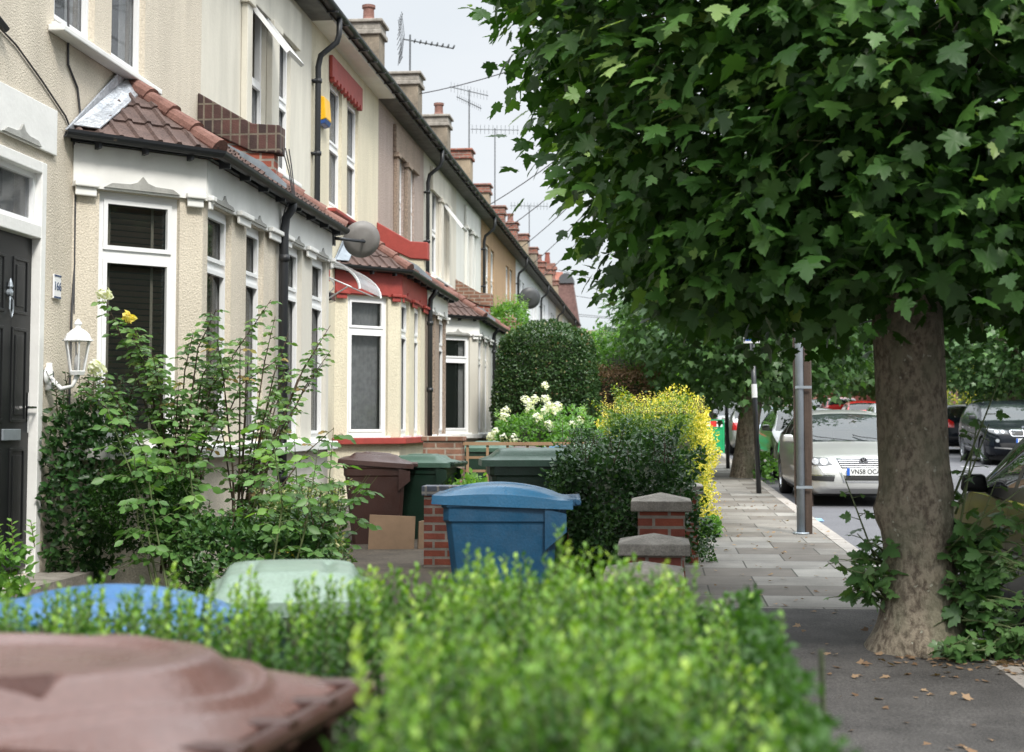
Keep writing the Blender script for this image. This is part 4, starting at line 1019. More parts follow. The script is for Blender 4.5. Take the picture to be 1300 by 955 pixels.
M['lf_var'] = leaf_mat('variegated_leaf', [(0, (0.06, 0.13, 0.04)), (.55, (0.12, 0.21, 0.07)), (.7, (0.45, 0.45, 0.22)), (1, (0.6, 0.58, 0.3))], .45, .3)
M['lf_dead'] = leaf_mat('dead_leaf', [(0, (0.12, 0.075, 0.045)), (.5, (0.22, 0.14, 0.085)), (1, (0.34, 0.24, 0.15))], .8, .15, .2)
M['pet_white'] = leaf_mat('white_petal', [(0, (0.72, 0.72, 0.66)), (1, (0.86, 0.86, 0.82))], .6, .3, .2)
M['pet_pink'] = leaf_mat('pink_petal', [(0, (0.55, 0.18, 0.30)), (1, (0.70, 0.35, 0.45))], .6, .3, .2)
M['pet_yellow'] = leaf_mat('yellow_petal', [(0, (0.78, 0.62, 0.10)), (1, (0.85, 0.74, 0.30))], .6, .3, .2)
M['pet_red'] = leaf_mat('red_petal', [(0, (0.55, 0.01, 0.01)), (1, (0.7, 0.03, 0.03))], .6, .2, .2)
M['twig'] = mat('twig_bark', (0.085, 0.06, 0.04), .9, .25, 12)
M['shoot_stem'] = mat('young_shoot_bark', (0.17, 0.20, 0.08), .7, .2, 12)
M['green_stem'] = mat('green_stem', (0.10, 0.13, 0.05), .7, .2, 12)

# plane bark
def bark_mat():
    m, nt, b = new_mat('plane_bark'); N = nt.nodes; L = nt.links; b.inputs['Roughness'].default_value = .9
    tcn = N.new('ShaderNodeTexCoord'); mpn = N.new('ShaderNodeMapping'); mpn.inputs['Scale'].default_value = (1, 1, .6); L.new(tcn.outputs['Object'], mpn.inputs[0])
    a = N.new('ShaderNodeTexNoise'); a.inputs['Scale'].default_value = 26; a.inputs['Detail'].default_value = 9; a.inputs['Roughness'].default_value = .68; L.new(mpn.outputs[0], a.inputs['Vector'])
    r1 = N.new('ShaderNodeValToRGB'); e = r1.color_ramp.elements; e[0].position = .40; e[0].color = (0.115, 0.090, 0.066, 1); e[1].position = .56; e[1].color = (0.30, 0.255, 0.19, 1)
    L.new(a.outputs['Fac'], r1.inputs[0])
    n2 = N.new('ShaderNodeTexNoise'); n2.inputs['Scale'].default_value = 5; n2.inputs['Detail'].default_value = 3; L.new(mpn.outputs[0], n2.inputs['Vector'])
    r2 = N.new('ShaderNodeValToRGB'); e = r2.color_ramp.elements; e[0].position = .45; e[0].color = (0, 0, 0, 1); e[1].position = .62; e[1].color = (1, 1, 1, 1); L.new(n2.outputs['Fac'], r2.inputs[0])
    mx = N.new('ShaderNodeMix'); mx.data_type = 'RGBA'; mx.inputs['B'].default_value = (0.18, 0.18, 0.12, 1)
    ml = N.new('ShaderNodeMath'); ml.operation = 'MULTIPLY'; ml.inputs[1].default_value = .55; L.new(r2.outputs[0], ml.inputs[0]); L.new(ml.outputs[0], mx.inputs['Factor']); L.new(r1.outputs[0], mx.inputs['A'])
    v = N.new('ShaderNodeTexNoise'); v.inputs['Scale'].default_value = 24; v.inputs['Detail'].default_value = 1; L.new(tcn.outputs['Object'], v.inputs['Vector'])
    r3 = N.new('ShaderNodeValToRGB'); e = r3.color_ramp.elements; e[0].position = .72; e[0].color = (0, 0, 0, 1); e[1].position = .735; e[1].color = (1, 1, 1, 1); L.new(v.outputs['Fac'], r3.inputs[0])
    m2 = N.new('ShaderNodeMix'); m2.data_type = 'RGBA'; m2.inputs['B'].default_value = (0.42, 0.40, 0.32, 1); L.new(r3.outputs[0], m2.inputs['Factor']); L.new(mx.outputs['Result'], m2.inputs['A'])
    L.new(m2.outputs['Result'], b.inputs['Base Color'])
    ad = N.new('ShaderNodeMath'); ad.operation = 'SUBTRACT'; L.new(a.outputs['Fac'], ad.inputs[0]); L.new(r3.outputs[0], ad.inputs[1])
    bp = N.new('ShaderNodeBump'); bp.inputs['Strength'].default_value = 1.0; bp.inputs['Distance'].default_value = .03; L.new(ad.outputs[0], bp.inputs['Height']); L.new(bp.outputs[0], b.inputs['Normal'])
    return m
M['bark'] = bark_mat()

from mathutils import noise as mnoise
def trunk_mesh(name, path, radii, parent, seed=0, flare=.35, n=36, lumps=.06, knot=None):
    mb = MB(); sub = []; P = [Vector(p) for p in path]
    K = 46
    for k in range(K+1):
        t = k/K*(len(P)-1); i = min(int(t), len(P)-2); f = t-i; f2 = f
        sub.append((P[i].lerp(P[i+1], f2), radii[i]*(1-f)+radii[i+1]*f))
    for (p, r) in sub:
        hz = p.z-P[0].z
        for j in range(n):
            a = 2*PI*j/n; rr = r*(1+flare*math.exp(-hz/.16)*(.75+.45*math.sin(a*5+seed)+.25*math.sin(a*3+1)))
            nv = mnoise.noise(Vector((math.cos(a)*1.3+seed, math.sin(a)*1.3, p.z*1.6)))
            n2 = mnoise.noise(Vector((math.cos(a)*4+seed, math.sin(a)*4, p.z*5)))
            rr *= 1+lumps*nv*1.6+.022*n2
            if knot:
                for (ka, kz, kr, kh) in knot:
                    da = abs((a-ka+PI) % (2*PI)-PI); rr += kh*math.exp(-((da*r/kr)**2+((hz-kz)/kr)**2))
            mb.v.append((p.x+math.cos(a)*rr, p.y+math.sin(a)*rr, p.z))
    for k in range(K):
        for j in range(n): mb.f.append((k*n+j, k*n+(j+1) % n, (k+1)*n+(j+1) % n, (k+1)*n+j)); mb.m.append(0)
    mb.f.append(tuple((K)*n+j for j in range(n))); mb.m.append(0)
    return mb.build(name, M['bark'], parent, smooth=True)

def limbs(origin, c, rad, n, r0, parent, mat_='bark', zmin=.0):
    mb = MB(); o = Vector(origin); ends = []
    for k in range(n):
        a = 2*PI*k/n+random.uniform(-.3, .3); el = random.uniform(.15, 1.1)
        d = Vector((math.cos(a)*math.cos(el), math.sin(a)*math.cos(el), math.sin(el)))
        e = Vector(c)+Vector((d.x*rad[0]*.75, d.y*rad[1]*.75, (d.z*1.2-.45)*rad[2]*.75))
        m1 = o.lerp(e, .35)+Vector((random.uniform(-.15,.15), random.uniform(-.15,.15), .25)); m2 = o.lerp(e, .7)+Vector((random.uniform(-.2,.2), random.uniform(-.2,.2), .15))
        r = r0*random.uniform(.3, .5); mb.tube([o, m1, m2, e], [r, r*.7, r*.45, r*.15], 8); ends.append((m2, e))
        for q in range(4):
            s = m1.lerp(e, random.uniform(.1, .8)); tt = s+Vector((random.uniform(-.9,.9)*rad[0]/3, random.uniform(-.9,.9)*rad[1]/3, random.uniform(-.2,.6)*rad[2]/3))
            mb.tube([s, s.lerp(tt, .5)+Vector((0,0,.08)), tt], [r*.35, r*.22, r*.07], 6)
    return mb.build('branches_or_core', M[mat_], parent, smooth=True)

def crown_groups(c, rad, nclump, per, lsize, tpl, mi=0, power=2.4, spread=.32, inner=.25, tips=True, clear=None, zlow=None, dens=None, varshift=0.0):
    """leaves in sprays: each spray hangs off a twig tip near the crown's outline; some sprays fill the inside"""
    C = np.array(c); Rr = np.array(rad)
    d = sph(nclump*3)
    if dens is not None: d = d[RNG.random(len(d)) < dens(d)]
    d = d[:nclump]; n = len(d)
    pw = (np.abs(d)**power).sum(1)**(1/power); s = d/pw[:, None]
    bump = np.array([mnoise.noise(Vector(tuple(q*2.1))) for q in d])*.20 + np.array([mnoise.noise(Vector(tuple(q*5.3+3))) for q in d])*.10
    rr = 1+bump; inn = RNG.random(n) < inner; rr = np.where(inn, rr*RNG.uniform(.45, .9, n), rr*RNG.uniform(.93, 1.03, n))
    cp = C + s*Rr*rr[:, None]
    out = norm(s/Rr*Rr.mean())
    cp = np.repeat(cp, per, 0); o2 = np.repeat(out, per, 0); cvar = np.repeat(RNG.normal(0, .14, n), per)
    N = len(cp); along = RNG.uniform(-.5, 1.0, N)
    # twig direction: outwards, a bit sideways
    tw = norm(out + rnd(n, .45) + np.array([0, 0, .15])); tw = np.repeat(tw, per, 0)
    off = np.clip(rnd(N, 1.0), -1.7, 1.7)*spread*.42
    pos = cp + tw*(along*spread*1.1)[:, None] + off
    ax = norm(o2*.55 + norm(off)*.9 + np.array([0, 0, -.45]) + rnd(N, .35))
    nr = norm(o2*.45 + np.array([0, 0, 1.0]) + rnd(N, .42))
    size = lsize*RNG.uniform(.45, 1.25, N); var = .40+cvar+RNG.normal(0, .16, N)+varshift
    keep = np.ones(N, bool)
    if zlow is not None: keep &= pos[:, 2] > zlow(pos)
    if clear is not None: keep &= clear(pos)
    g = [(pos[keep], ax[keep], nr[keep], size[keep], var[keep], tpl, mi)]
    if tips:
        sel = np.where(~inn)[0]; sel = sel[RNG.random(len(sel)) < .35]; k = 4
        p = np.repeat((C+s*Rr*(rr+.03)[:, None])[sel], k, 0); oo = np.repeat(out[sel], k, 0); NN = len(p)
        p = p + oo*spread*.9*RNG.uniform(.5, 1.1, (NN, 1)) + rnd(NN, .05); kk = np.ones(NN, bool)
        if zlow is not None: kk &= p[:, 2] > zlow(p)
        if clear is not None: kk &= clear(p)
        g.append((p[kk], norm(oo+rnd(NN, .5))[kk], norm(np.array([0, 0, 1.])+rnd(NN, .4)+oo*.3)[kk], (lsize*RNG.uniform(.25, .55, NN))[kk], RNG.uniform(.75, 1., NN)[kk], tpl, mi))
    return g

# the big plane tree by the kerb
def main_tree():
    x, y = 1.50, 8.50; z0 = gz(y)
    t = thing('plane_tree', 'big plane tree with broad mottled trunk standing at the kerb in the foreground', 'tree', (x, y, z0))
    trunk_mesh('trunk', [(0,0,-.05),(0.0,0,.5),(-.02,0,1.1),(-.04,.0,1.8),(-.05,.02,2.5),(0,.05,3.2)], [.235,.205,.196,.198,.21,.25], t, seed=2, flare=.42, lumps=.05,
               knot=[(PI*1.02, .84, .09, .045), (PI*.98, .02, .12, .07), (0.1, .95, .09, .02), (-1.9, .12, .10, .05), (PI*1.1, 1.5, .05, .02)])
    c = (0.36, .25, 4.6); rad = (2.30, 2.15, 3.0)
    limbs((0, .05, 2.9), c, rad, 9, .26, t)
    lo = lambda p: 1.98 + .25*np.sin(p[:, 0]*2.1+.7)*.5 + .10*np.sin(p[:, 1]*3.1) - .04*p[:, 0] + .10*np.maximum(0, -p[:,1])
    dens = lambda d: np.where(d[:, 2] > .45, .25, 1.0)*np.where(d[:, 1] > .5, .6, 1.0)
    tr = T_plane(9)
    g = []
    for kk in range(4): g += crown_groups(c, rad, 640, 16, .128, T_plane(kk), power=2.35, spread=.36, inner=.32, zlow=lo, dens=dens)
    # skirt of low sprays closing the underside
    n = 520; a = RNG.uniform(0, 2*PI, n); r = np.sqrt(RNG.random(n))*1.75
    cc = np.stack([np.cos(a)*r+.35, np.sin(a)*r, 2.15+.35*RNG.random(n)], 1)
    pos = np.repeat(cc, 14, 0)+rnd(n*14, .17); N = len(pos)
    ax = norm(rnd(N, .7)+np.array([0, 0, -.7])); nr = norm(rnd(N, .5)+np.array([0, -.35, .9]))
    g.append((pos, ax, nr, .135*RNG.uniform(.5, 1.1, N), .3+RNG.normal(0, .13, N), tr, 0))
    # petioles for outer sprays
    mb = MB()
    for kk in range(900):
        d = Vector((random.gauss(0,1), random.gauss(-.35,1), random.gauss(-.1,.8))).normalized(); pw = (abs(d.x)**2.35+abs(d.y)**2.35+abs(d.z)**2.35)**(1/2.35)
        p = Vector((c[0]+d.x/pw*rad[0], c[1]+d.y/pw*rad[1], c[2]+d.z/pw*rad[2]))
        if p.z < 2.05 or p.z > 6.2: continue
        a = p-d*.45+Vector((0,0,-.08)); e = p+d*.14+Vector((random.uniform(-.12,.12), random.uniform(-.12,.12), random.uniform(-.05,.14)))
        mb.tube([a, p, e], [.006, .004, .0025], 4, cap=False)
    leaf_obj('crown', g, [M['lf_plane'], M['shoot_stem']], t, extra=(mb, 1))
    # epicormic shoots at the foot of the trunk
    s = thing('tree_shoots', 'leafy shoots sprouting round the foot of the big plane tree', 'shoots', (x, y, z0))
    mb = MB(); P_, A_, N_, S_, V_ = [], [], [], [], []
    def shoot(b0, d, L, k, sz=.13):
        b0 = Vector(b0); pts = [b0+Vector((d[0]*f*L, d[1]*f*L, d[2]*f*L-.25*L*f*f*(1-d[2]))) for f in (0, .3, .6, 1)]; mb.tube(pts, [.008,.006,.005,.003], 5, mi=0)
        for q in range(k):
            f = .15+.85*(q+random.random())/k; i = min(2, int(f*3)); p = pts[i].lerp(pts[i+1], f*3-i) if f < 1 else pts[-1]
            sd_ = random.uniform(0, 2*PI); h = Vector((math.cos(sd_), math.sin(sd_), random.uniform(-.2,.5))).normalized(); p2 = p+h*.06
            mb.tube([p, p2], [.003,.002], 4); P_.append(p2); A_.append(h+Vector((0,-.1,-.2))); N_.append(Vector((random.gauss(0,.7), -.55+random.gauss(0,.6), .65))); S_.append(sz*random.uniform(.5, 1.15)*(1.1-.5*f)); V_.append(random.uniform(.2,.55)+.35*f)
    for k in range(34):       # right side mass
        a = random.uniform(-1.0, .35); shoot((.2*math.cos(a), .22*math.sin(a), random.uniform(.02,.6)), (random.uniform(.25,.8), random.uniform(-.7,.15), random.uniform(.05,.7)), random.uniform(.35,.85), 9)
    for k in range(5): shoot((.2, -.05, random.uniform(.3,.9)), (random.uniform(.15,.4), -.1, 1), random.uniform(.5,.75), 7, .10)
    for k in range(15):        # left side mass
        shoot((-.2, random.uniform(-.15,.12), random.uniform(.15,.6)), (-random.uniform(.2,.75), random.uniform(-.4,.3), random.uniform(.1,.8)), random.uniform(.25,.5), 6, .12)
    for k in range(2): shoot((-.22, .05, .45), (-.35, .05, 1), random.uniform(.4,.55), 5, .08)
    for k in range(22): shoot((random.uniform(.0,.5), -.25-random.random()*.12, .02), (random.uniform(-.2,.8), random.uniform(-.6,0), random.uniform(.15,.6)), random.uniform(.2,.4), 6, .11)
    leaf_obj('foliage', [(np.array(P_), np.array(A_), np.array(N_), np.array(S_), np.array(V_), tr, 0)], [M['lf_plane2'], M['green_stem']], s, extra=(mb, 1))
main_tree()

def street_tree(x, y, label, lean=(.12, 0), c=(0, 0, 3.55), rad=(2.5, 2.5, 1.75), n=1500, r=.24, ls=.155):
    z0 = gz(y); t = thing('plane_tree', label, 'tree', (x, y, z0), 0, 'plane trees along the street')
    trunk_mesh('trunk', [(0,0,-.1),(lean[0]*.3,0,.6),(lean[0]*.7,0,1.2),(lean[0]*1.4,.0,1.9),(lean[0]*2,.0,2.7)], [r*1.1,r*.92,r*.9,r*.95,r*.8], t, seed=x+y, flare=.35, n=24, lumps=.08)
    limbs((lean[0]*2, 0, 2.5), (c[0]+lean[0]*2, c[1], c[2]), rad, 7, r, t)
    g = crown_groups((c[0]+lean[0]*2, c[1], c[2]), rad, n, 13, ls, T_plane_lo(), power=2.5, spread=.38, inner=.4)
    leaf_obj('crown', g, [M['lf_plane2']], t); return t
t2 = street_tree(1.70, 28.7, 'plane tree with a leaning rough trunk behind the black posts', lean=(.16, 0))
def tree_copy(src, x, y, label, rz, sc=(1, 1, 1)):
    c = copy_tree(src); c.location = (x, y, gz(y)); c.rotation_euler = (0, 0, rz); c.scale = sc; c['label'] = label; return c
t3 = tree_copy(t2, 1.70, 49, 'plane tree beyond the green works barrier, third along the near kerb', 2.0, (1.05, 1.05, 1.0))
tree_copy(t2, 1.75, 69, 'plane tree farthest away on the near side of the street', 4.0, (1.1, 1.1, 1.05))
tree_copy(t2, 10.7, 44, 'plane tree behind the black SUV on the far pavement', 1.2, (1.15, 1.15, 1.05))
tree_copy(t2, 10.8, 66, 'plane tree beyond the parked red cars, its trunk seen left of the big trunk', 3.1, (1.2, 1.2, 1.1))
tree_copy(t2, 10.9, 88, 'small distant plane tree at the far right kerb', 5.1, (1.25, 1.25, 1.15))
tree_copy(t2, 2.0, 92, 'small distant plane tree at the end of the near pavement', .6, (1.2, 1.2, 1.1))

# ---- box hedge in front of the camera
def box_hedge():
    t = thing('box_hedge', 'bright green box hedge with upright young shoots in the foreground', 'hedge', (-.4, 2.8, 0))
    def top(x, y):      # x, y relative to root
        X, Y = x-.4, y+2.8
        z = .945 + (0.0 if X < -.45 else .0)
        b = math.exp(-((X+.22)/.42)**2)*.09
        z += b
        z -= max(0, X-.02)*.35
        z += .035*mnoise.noise(Vector((X*3, Y*3, 0)))+.02*mnoise.noise(Vector((X*9, Y*9, 2)))
        return z
    regions = [(-3.2, -.38, 2.78, 3.45, -.0), (-.40, .22, 1.55, 3.45, 0)]
    P_, A_, N_, S_, V_ = [], [], [], [], []; mb = MB()
    def inside(X, Y): 
        if X > .44: return False
        return True
    for (xa, xb, ya, yb, _) in regions:
        n = int((xb-xa)*(yb-ya)*360)
        for _k in range(n):
            X = random.uniform(xa, xb); Y = random.uniform(ya, yb)
            if xa < -2: 
                if X < -1.9 and random.random() < .5: continue
            elif X < -.37+(1.9-Y)*.12: continue
            z = top(X+.4, Y-2.8); L = random.uniform(.03, .10)*(1.45 if random.random() < .14 else .9)
            if xa < -2: L *= .95
            lean = Vector((random.gauss(0, .16), random.gauss(0, .16), 1)).normalized()
            base = Vector((X+.4, Y-2.8, z-.10)); tip = base+lean*(L+.10)
            mb.tube([base, tip], [.0022, .001], 3, cap=False)
            k = int(10+L*130); light = random.gauss(.50, .13) + (.12 if L > .11 else 0)
            for q in range(k):
                f = (q+.5)/k; p = base+(tip-base)*f; a = q*2.4+random.uniform(-.4,.4); up = .35+.9*f
                h = Vector((math.cos(a), math.sin(a), up)).normalized()
                P_.append(p); A_.append(h); N_.append(Vector((-math.cos(a)*.6, -math.sin(a)*.6, 1))); S_.append(random.uniform(.019, .029)*(1.05-.35*f)); V_.append(light+.42*(f-.45)+random.gauss(0, .07))
    g = [(np.array(P_), np.array(A_), np.array(N_), np.array(S_), np.array(V_), T_oval(.2), 0)]
    # body leaves: faces and depth of the hedge
    nb = 52000; pts = []
    arr = RNG.random((nb, 4))
    for (u, v, w, q) in arr:
        if q < .42: xa, xb, ya, yb = -3.2, -.38, 2.78, 3.45
        else: xa, xb, ya, yb = -.40, .22, 1.52, 3.45
        X = xa+(xb-xa)*u; Y = ya+(yb-ya)*v; z = top(X+.4, Y-2.8)-.02-(w**1.6)*.5
        s = RNG.integers(0, 5)
        if s == 0: Y = ya+abs(RNG.normal(0, .03))
        if s == 1: X = xb-abs(RNG.normal(0, .03))
        if s == 2: Y = yb-abs(RNG.normal(0, .03))
        pts.append((X+.4, Y-2.8, z))
    pos = np.array(pts); ax = norm(sph(nb)+np.array([0, -.2, .5])); nr = norm(sph(nb)+np.array([0, -.2, .8]))
    g.append((pos, ax, nr, RNG.uniform(.018, .028, nb), RNG.normal(.28, .13, nb), T_diamond(), 0))
    leaf_obj('foliage', g, [M['lf_box'], M['green_stem']], t, extra=(mb, 1))
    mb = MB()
    mb.box(-2.75, .06, .08, .55, 0, .76); mb.box(.10, .52, -1.1, .55, 0, .76)  # solid dark boxes added behind the leaves as inner shade; stems follow
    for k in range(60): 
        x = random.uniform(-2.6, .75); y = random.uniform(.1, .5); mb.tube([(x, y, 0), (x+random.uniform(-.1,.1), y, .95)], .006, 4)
    mb.build('branches_or_core', M['lf_boxcore'], t)
M['lf_boxcore'] = mat('hedge_dark_core', (0.040, 0.050, 0.024), .95, .4, 25, bump=.8, bscale=60)  # dark colour of the added solid cores, painting the shade inside hedges
box_hedge()

def hedge(name, label, cat, x0, x1, y0, y1, z0, z1, mats, n, size, tpl, rnd_top=.06, var=(.35, .16), shoots=0, shoot_len=.2, shoot_var=.8, core=True, roundness=0.0, gold=None, droop=0.0, lump=.10, group=None, shoot_n=10, front_w=2.6):
    cx, cy = (x0+x1)/2, (y0+y1)/2; t = thing(name, label, cat, (cx, cy, z0), 0, group)
    hx, hy, hz = (x1-x0)/2, (y1-y0)/2, (z1-z0)
    # weights by visible faces
    fr = np.array([2*hx*hz*front_w, 2*hx*hz*.5, 2*hy*hz, 2*hy*hz, 4*hx*hy]); fr /= fr.sum()
    f = RNG.choice(5, n, p=fr); u = RNG.uniform(-1, 1, n); v = RNG.uniform(0, 1, n)
    P = np.zeros((n, 3)); O = np.zeros((n, 3))
    for k, (axis, sg) in enumerate([(1, -1), (1, 1), (0, -1), (0, 1), (2, 1)]):
        m = f == k
        if axis == 1: P[m] = np.stack([u[m], np.full(m.sum(), float(sg)), v[m]], 1); O[m] = (0, sg, .25)
        if axis == 0: P[m] = np.stack([np.full(m.sum(), float(sg)), u[m], v[m]], 1); O[m] = (sg, 0, .25)
        if axis == 2: P[m] = np.stack([u[m], 2*v[m]-1, np.full(m.sum(), 1.)], 1); O[m] = (0, 0, 1)
    if roundness:
        q = P.copy(); q[:, 2] = q[:, 2]*2-1; ln = np.linalg.norm(q, axis=1, keepdims=True); mx = np.abs(q).max(1, keepdims=True)
        sp_ = q/ln*mx*1.0; q2 = q*(1-roundness)+sp_*roundness*1.12; low = q[:, 2:3] < 0
        q2 = np.where(low, np.concatenate([q2[:, :2]*1, q[:, 2:3]], 1), q2); q2[:, 2] = (q2[:, 2]+1)/2; P = q2; O = norm(O+sp_*.7)
    pos = P*np.array([hx, hy, hz]); lm = np.array([mnoise.noise(Vector(tuple(p*1.7+cx))) for p in pos]); lm2 = np.array([mnoise.noise(Vector(tuple(p*4.5+cy))) for p in pos])
    depth = np.abs(RNG.normal(0, .07, n)); pos = pos + norm(O)*((lm*lump+lm2*lump*.5)-depth)[:, None]
    ax = norm(O*.5+rnd(n, .7)+np.array([0, 0, .1-droop])); nr = norm(O*.8+rnd(n, .5)+np.array([0, 0, .5]))
    vv = RNG.normal(var[0], var[1], n)+lm2*.25
    if gold: vv = vv+gold(pos+np.array([cx, cy, z0]))
    g = [(pos, ax, nr, size*RNG.uniform(.6, 1.2, n), vv, tpl, 0)]
    mb = MB()
    if shoots:
        PP, AA, NN, SS, VV = [], [], [], [], []
        for k in range(shoots):
            x = random.uniform(-hx, hx); y = random.uniform(-hy, hy)
            if random.random() < .25: x = hx*random.uniform(.9, 1.0)
            b = Vector((x*.97, y, hz-.05)); L = shoot_len*random.uniform(.35, 1.2); d = Vector((random.gauss(0, .22), random.gauss(0, .22), 1)).normalized(); e = b+d*L
            mb.tube([b, e], [.004, .002], 4, cap=False)
            for q in range(shoot_n):
                f_ = (q+.5)/shoot_n; p = b+(e-b)*f_; a = q*2.4; h = Vector((math.cos(a), math.sin(a), .5)); PP.append(p); AA.append(h); NN.append(Vector((0, -.3, 1))); SS.append(size*random.uniform(.6, 1.0)*(1.1-.4*f_)); VV.append(shoot_var+random.gauss(0, .12))
        g.append((np.array(PP), np.array(AA), np.array(NN), np.array(SS), np.array(VV), tpl, 0))
    leaf_obj('foliage', g, mats, t, extra=(mb, 1) if mb.v else None)
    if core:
        mb = MB()  # added solid core, coloured dark to stand in for shade between leaves
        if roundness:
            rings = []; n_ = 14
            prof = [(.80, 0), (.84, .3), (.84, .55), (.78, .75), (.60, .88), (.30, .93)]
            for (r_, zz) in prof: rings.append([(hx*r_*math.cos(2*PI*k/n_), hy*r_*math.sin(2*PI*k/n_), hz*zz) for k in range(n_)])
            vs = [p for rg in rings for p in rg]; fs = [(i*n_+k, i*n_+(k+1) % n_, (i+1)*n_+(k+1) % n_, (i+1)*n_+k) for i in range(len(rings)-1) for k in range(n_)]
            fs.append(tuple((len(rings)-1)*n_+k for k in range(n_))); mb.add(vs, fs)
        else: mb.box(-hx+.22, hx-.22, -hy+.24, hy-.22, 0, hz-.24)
        mb.build('branches_or_core', M['lf_boxcore'], t)
    return t

hedge('privet_hedge', 'dark glossy green hedge beside the gate piers', 'hedge', -.84, .14, 10.9, 14.9, .1, 1.16, [M['lf_dark'], M['twig']], 26000, .050, T_oval(), lump=.45, roundness=.22, var=(.5, .22), shoots=160, shoot_len=.24, shoot_var=.55)
def goldf(p):    # golden growth on the pavement side and at the top, green where it was clipped
    side = np.clip((p[:, 0]-.32)/.16, 0, 1); topm = np.clip((p[:, 2]-1.55)/.18, 0, 1); far = np.clip((p[:, 1]-19.0)/2, 0, 1)
    nz_ = np.array([mnoise.noise(Vector((a*1.5, b*1.5, c*1.5))) for a, b, c in p])
    return side*.40+topm*.10+far*.22+nz_*.45-.02
hedge('golden_privet', 'hedge of golden yellow and green leaves bulging over the pavement edge', 'hedge', -.50, .52, 15.6, 20.2, .1, 1.58, [M['lf_gold'], M['twig']], 34000, .038, T_oval(), lump=.34, roundness=.2, var=(.16, .16), shoots=200, shoot_len=.18, shoot_var=.45, gold=goldf)
hedge('golden_privet', 'taller unclipped golden shrub with upright yellow sprays behind the clipped one', 'shrub', -.85, .20, 20.3, 23.5, .2, 1.42, [M['lf_gold'], M['twig']], 12000, .045, T_oval(), lump=.3, var=(.55, .2), shoots=260, shoot_len=.46, shoot_var=.75, shoot_n=18)
hedge('clipped_bush', 'large dome shaped clipped evergreen bush in front of the terrace', 'bush', -3.08, -1.16, 26.0, 28.4, .2, 3.30, [M['lf_laurel'], M['twig']], 34000, .062, T_oval(), lump=.05, var=(.42, .22), roundness=.62, shoots=0)
hedge('overgrown_hedge', 'tall overgrown hedge with a brown dead patch beyond the clipped bush', 'hedge', -1.75, .25, 29.7, 34, .3, 3.35, [M['lf_lime'], M['twig']], 16000, .09, T_oval(), lump=.5, roundness=.35, var=(.5, .22), shoots=120, shoot_len=.25, shoot_var=.6)
# dead patch: a shrub of its own, dry leaves
hedge('dead_shrub', 'dry brown dead shrub in front of the overgrown hedge', 'shrub', -1.55, -.15, 28.6, 29.6, .3, 2.45, [M['lf_dead'], M['twig']], 5200, .07, T_oval(), lump=.25, var=(.5, .25), shoots=150, shoot_len=.25, shoot_var=.5, core=True, shoot_n=8)
hedge('green_shrub', 'bright green bushy shrub below the distant tree crowns', 'bush', -1.2, 1.0, 37, 42, .4, 4.0, [M['lf_lime'], M['twig']], 12000, .12, T_oval(), lump=.45, var=(.45, .22), roundness=.7, shoots=60, shoot_len=.4, shoot_var=.7)
hedge('green_shrub', 'dark ivy covered mass between the bright shrub and the plane trees', 'bush', -.9, 1.1, 44, 50, .5, 3.6, [M['lf_lime'], M['twig']], 9000, .14, T_oval(), lump=.4, var=(.2, .2), roundness=.6)
hedge('wall_ivy', 'light green ivy growing over the tan house bay roof', 'climber', -4.1, -3.3, 34.2, 36.6, 3.3, 4.35, [M['lf_lime'], M['twig']], 2200, .10, T_oval(), lump=.15, var=(.55, .2), roundness=.6, core=False, shoots=30, shoot_len=.3)
hedge('street_shrub', 'leafy green shrub seen low beside the silver hatchback', 'shrub', 1.9, 2.25, 28.0, 28.5, .25, .85, [M['lf_lime'], M['twig']], 220, .12, T_oval(), lump=.15, var=(.4, .2), roundness=.6, core=False)
hedge('yellow_green_bush', 'yellowish bush between the big trunk and the black SUV', 'bush', 10.6, 13.5, 51, 55, .5, 3.6, [M['lf_gold'], M['twig']], 4500, .14, T_oval(), lump=.3, var=(.30, .16), roundness=.6)
hedge('garden_weeds', 'low green plant tuft at the foot of the golden hedge on the pavement', 'plant', .45, .68, 15.4, 15.8, .18, .42, [M['lf_lime'], M['twig']], 260, .07, T_oval(), lump=.1, var=(.5, .2), roundness=.7, core=False)

# hydrangea with white heads
def flowers(mats_i, heads, tpl, per, r, size):
    P_, A_, N_, S_, V_ = [], [], [], [], []
    for h in heads:
        for q in range(per):
            d = Vector((random.gauss(0,1), random.gauss(0,1), random.gauss(.3,1))).normalized(); P_.append(Vector(h)+d*r*random.uniform(.6,1)); a = d.cross(Vector((random.random(), random.random(), 1))).normalized(); A_.append(a); N_.append(d); S_.append(size*random.uniform(.7,1.2)); V_.append(random.random())
    return (np.array(P_), np.array(A_), np.array(N_), np.array(S_), np.array(V_), tpl, mats_i)
h = hedge('hydrangea', 'hydrangea bush covered in white flower heads with a few pink ones', 'flowering bush', -2.45, -1.05, 20.4, 21.6, .2, 1.55, [M['lf_lime'], M['twig']], 4200, .075, T_oval(), lump=.2, var=(.35, .2), roundness=.8, shoots=20, shoot_len=.2)
def dome(n, rx, ry, z0, z1, front=.75):
    out = []
    while len(out) < n:
        d = Vector((random.gauss(0,1), random.gauss(-.5,1), abs(random.gauss(.4,.6)))).normalized()
        out.append((d.x*rx, d.y*ry, z0+(z1-z0)*max(.1, d.z)*1.02+random.uniform(-.05,.05)))
    return out
leaf_obj('white_flowers', [flowers(0, dome(100, .92, .88, .2, 1.55), T_diamond(), 46, .078, .055)] + [flowers(0, [(.05+random.gauss(0,.13), -.2, 1.5+random.gauss(0,.08)) for _ in range(7)], T_diamond(), 42, .06, .05)], [M['pet_white']], h)
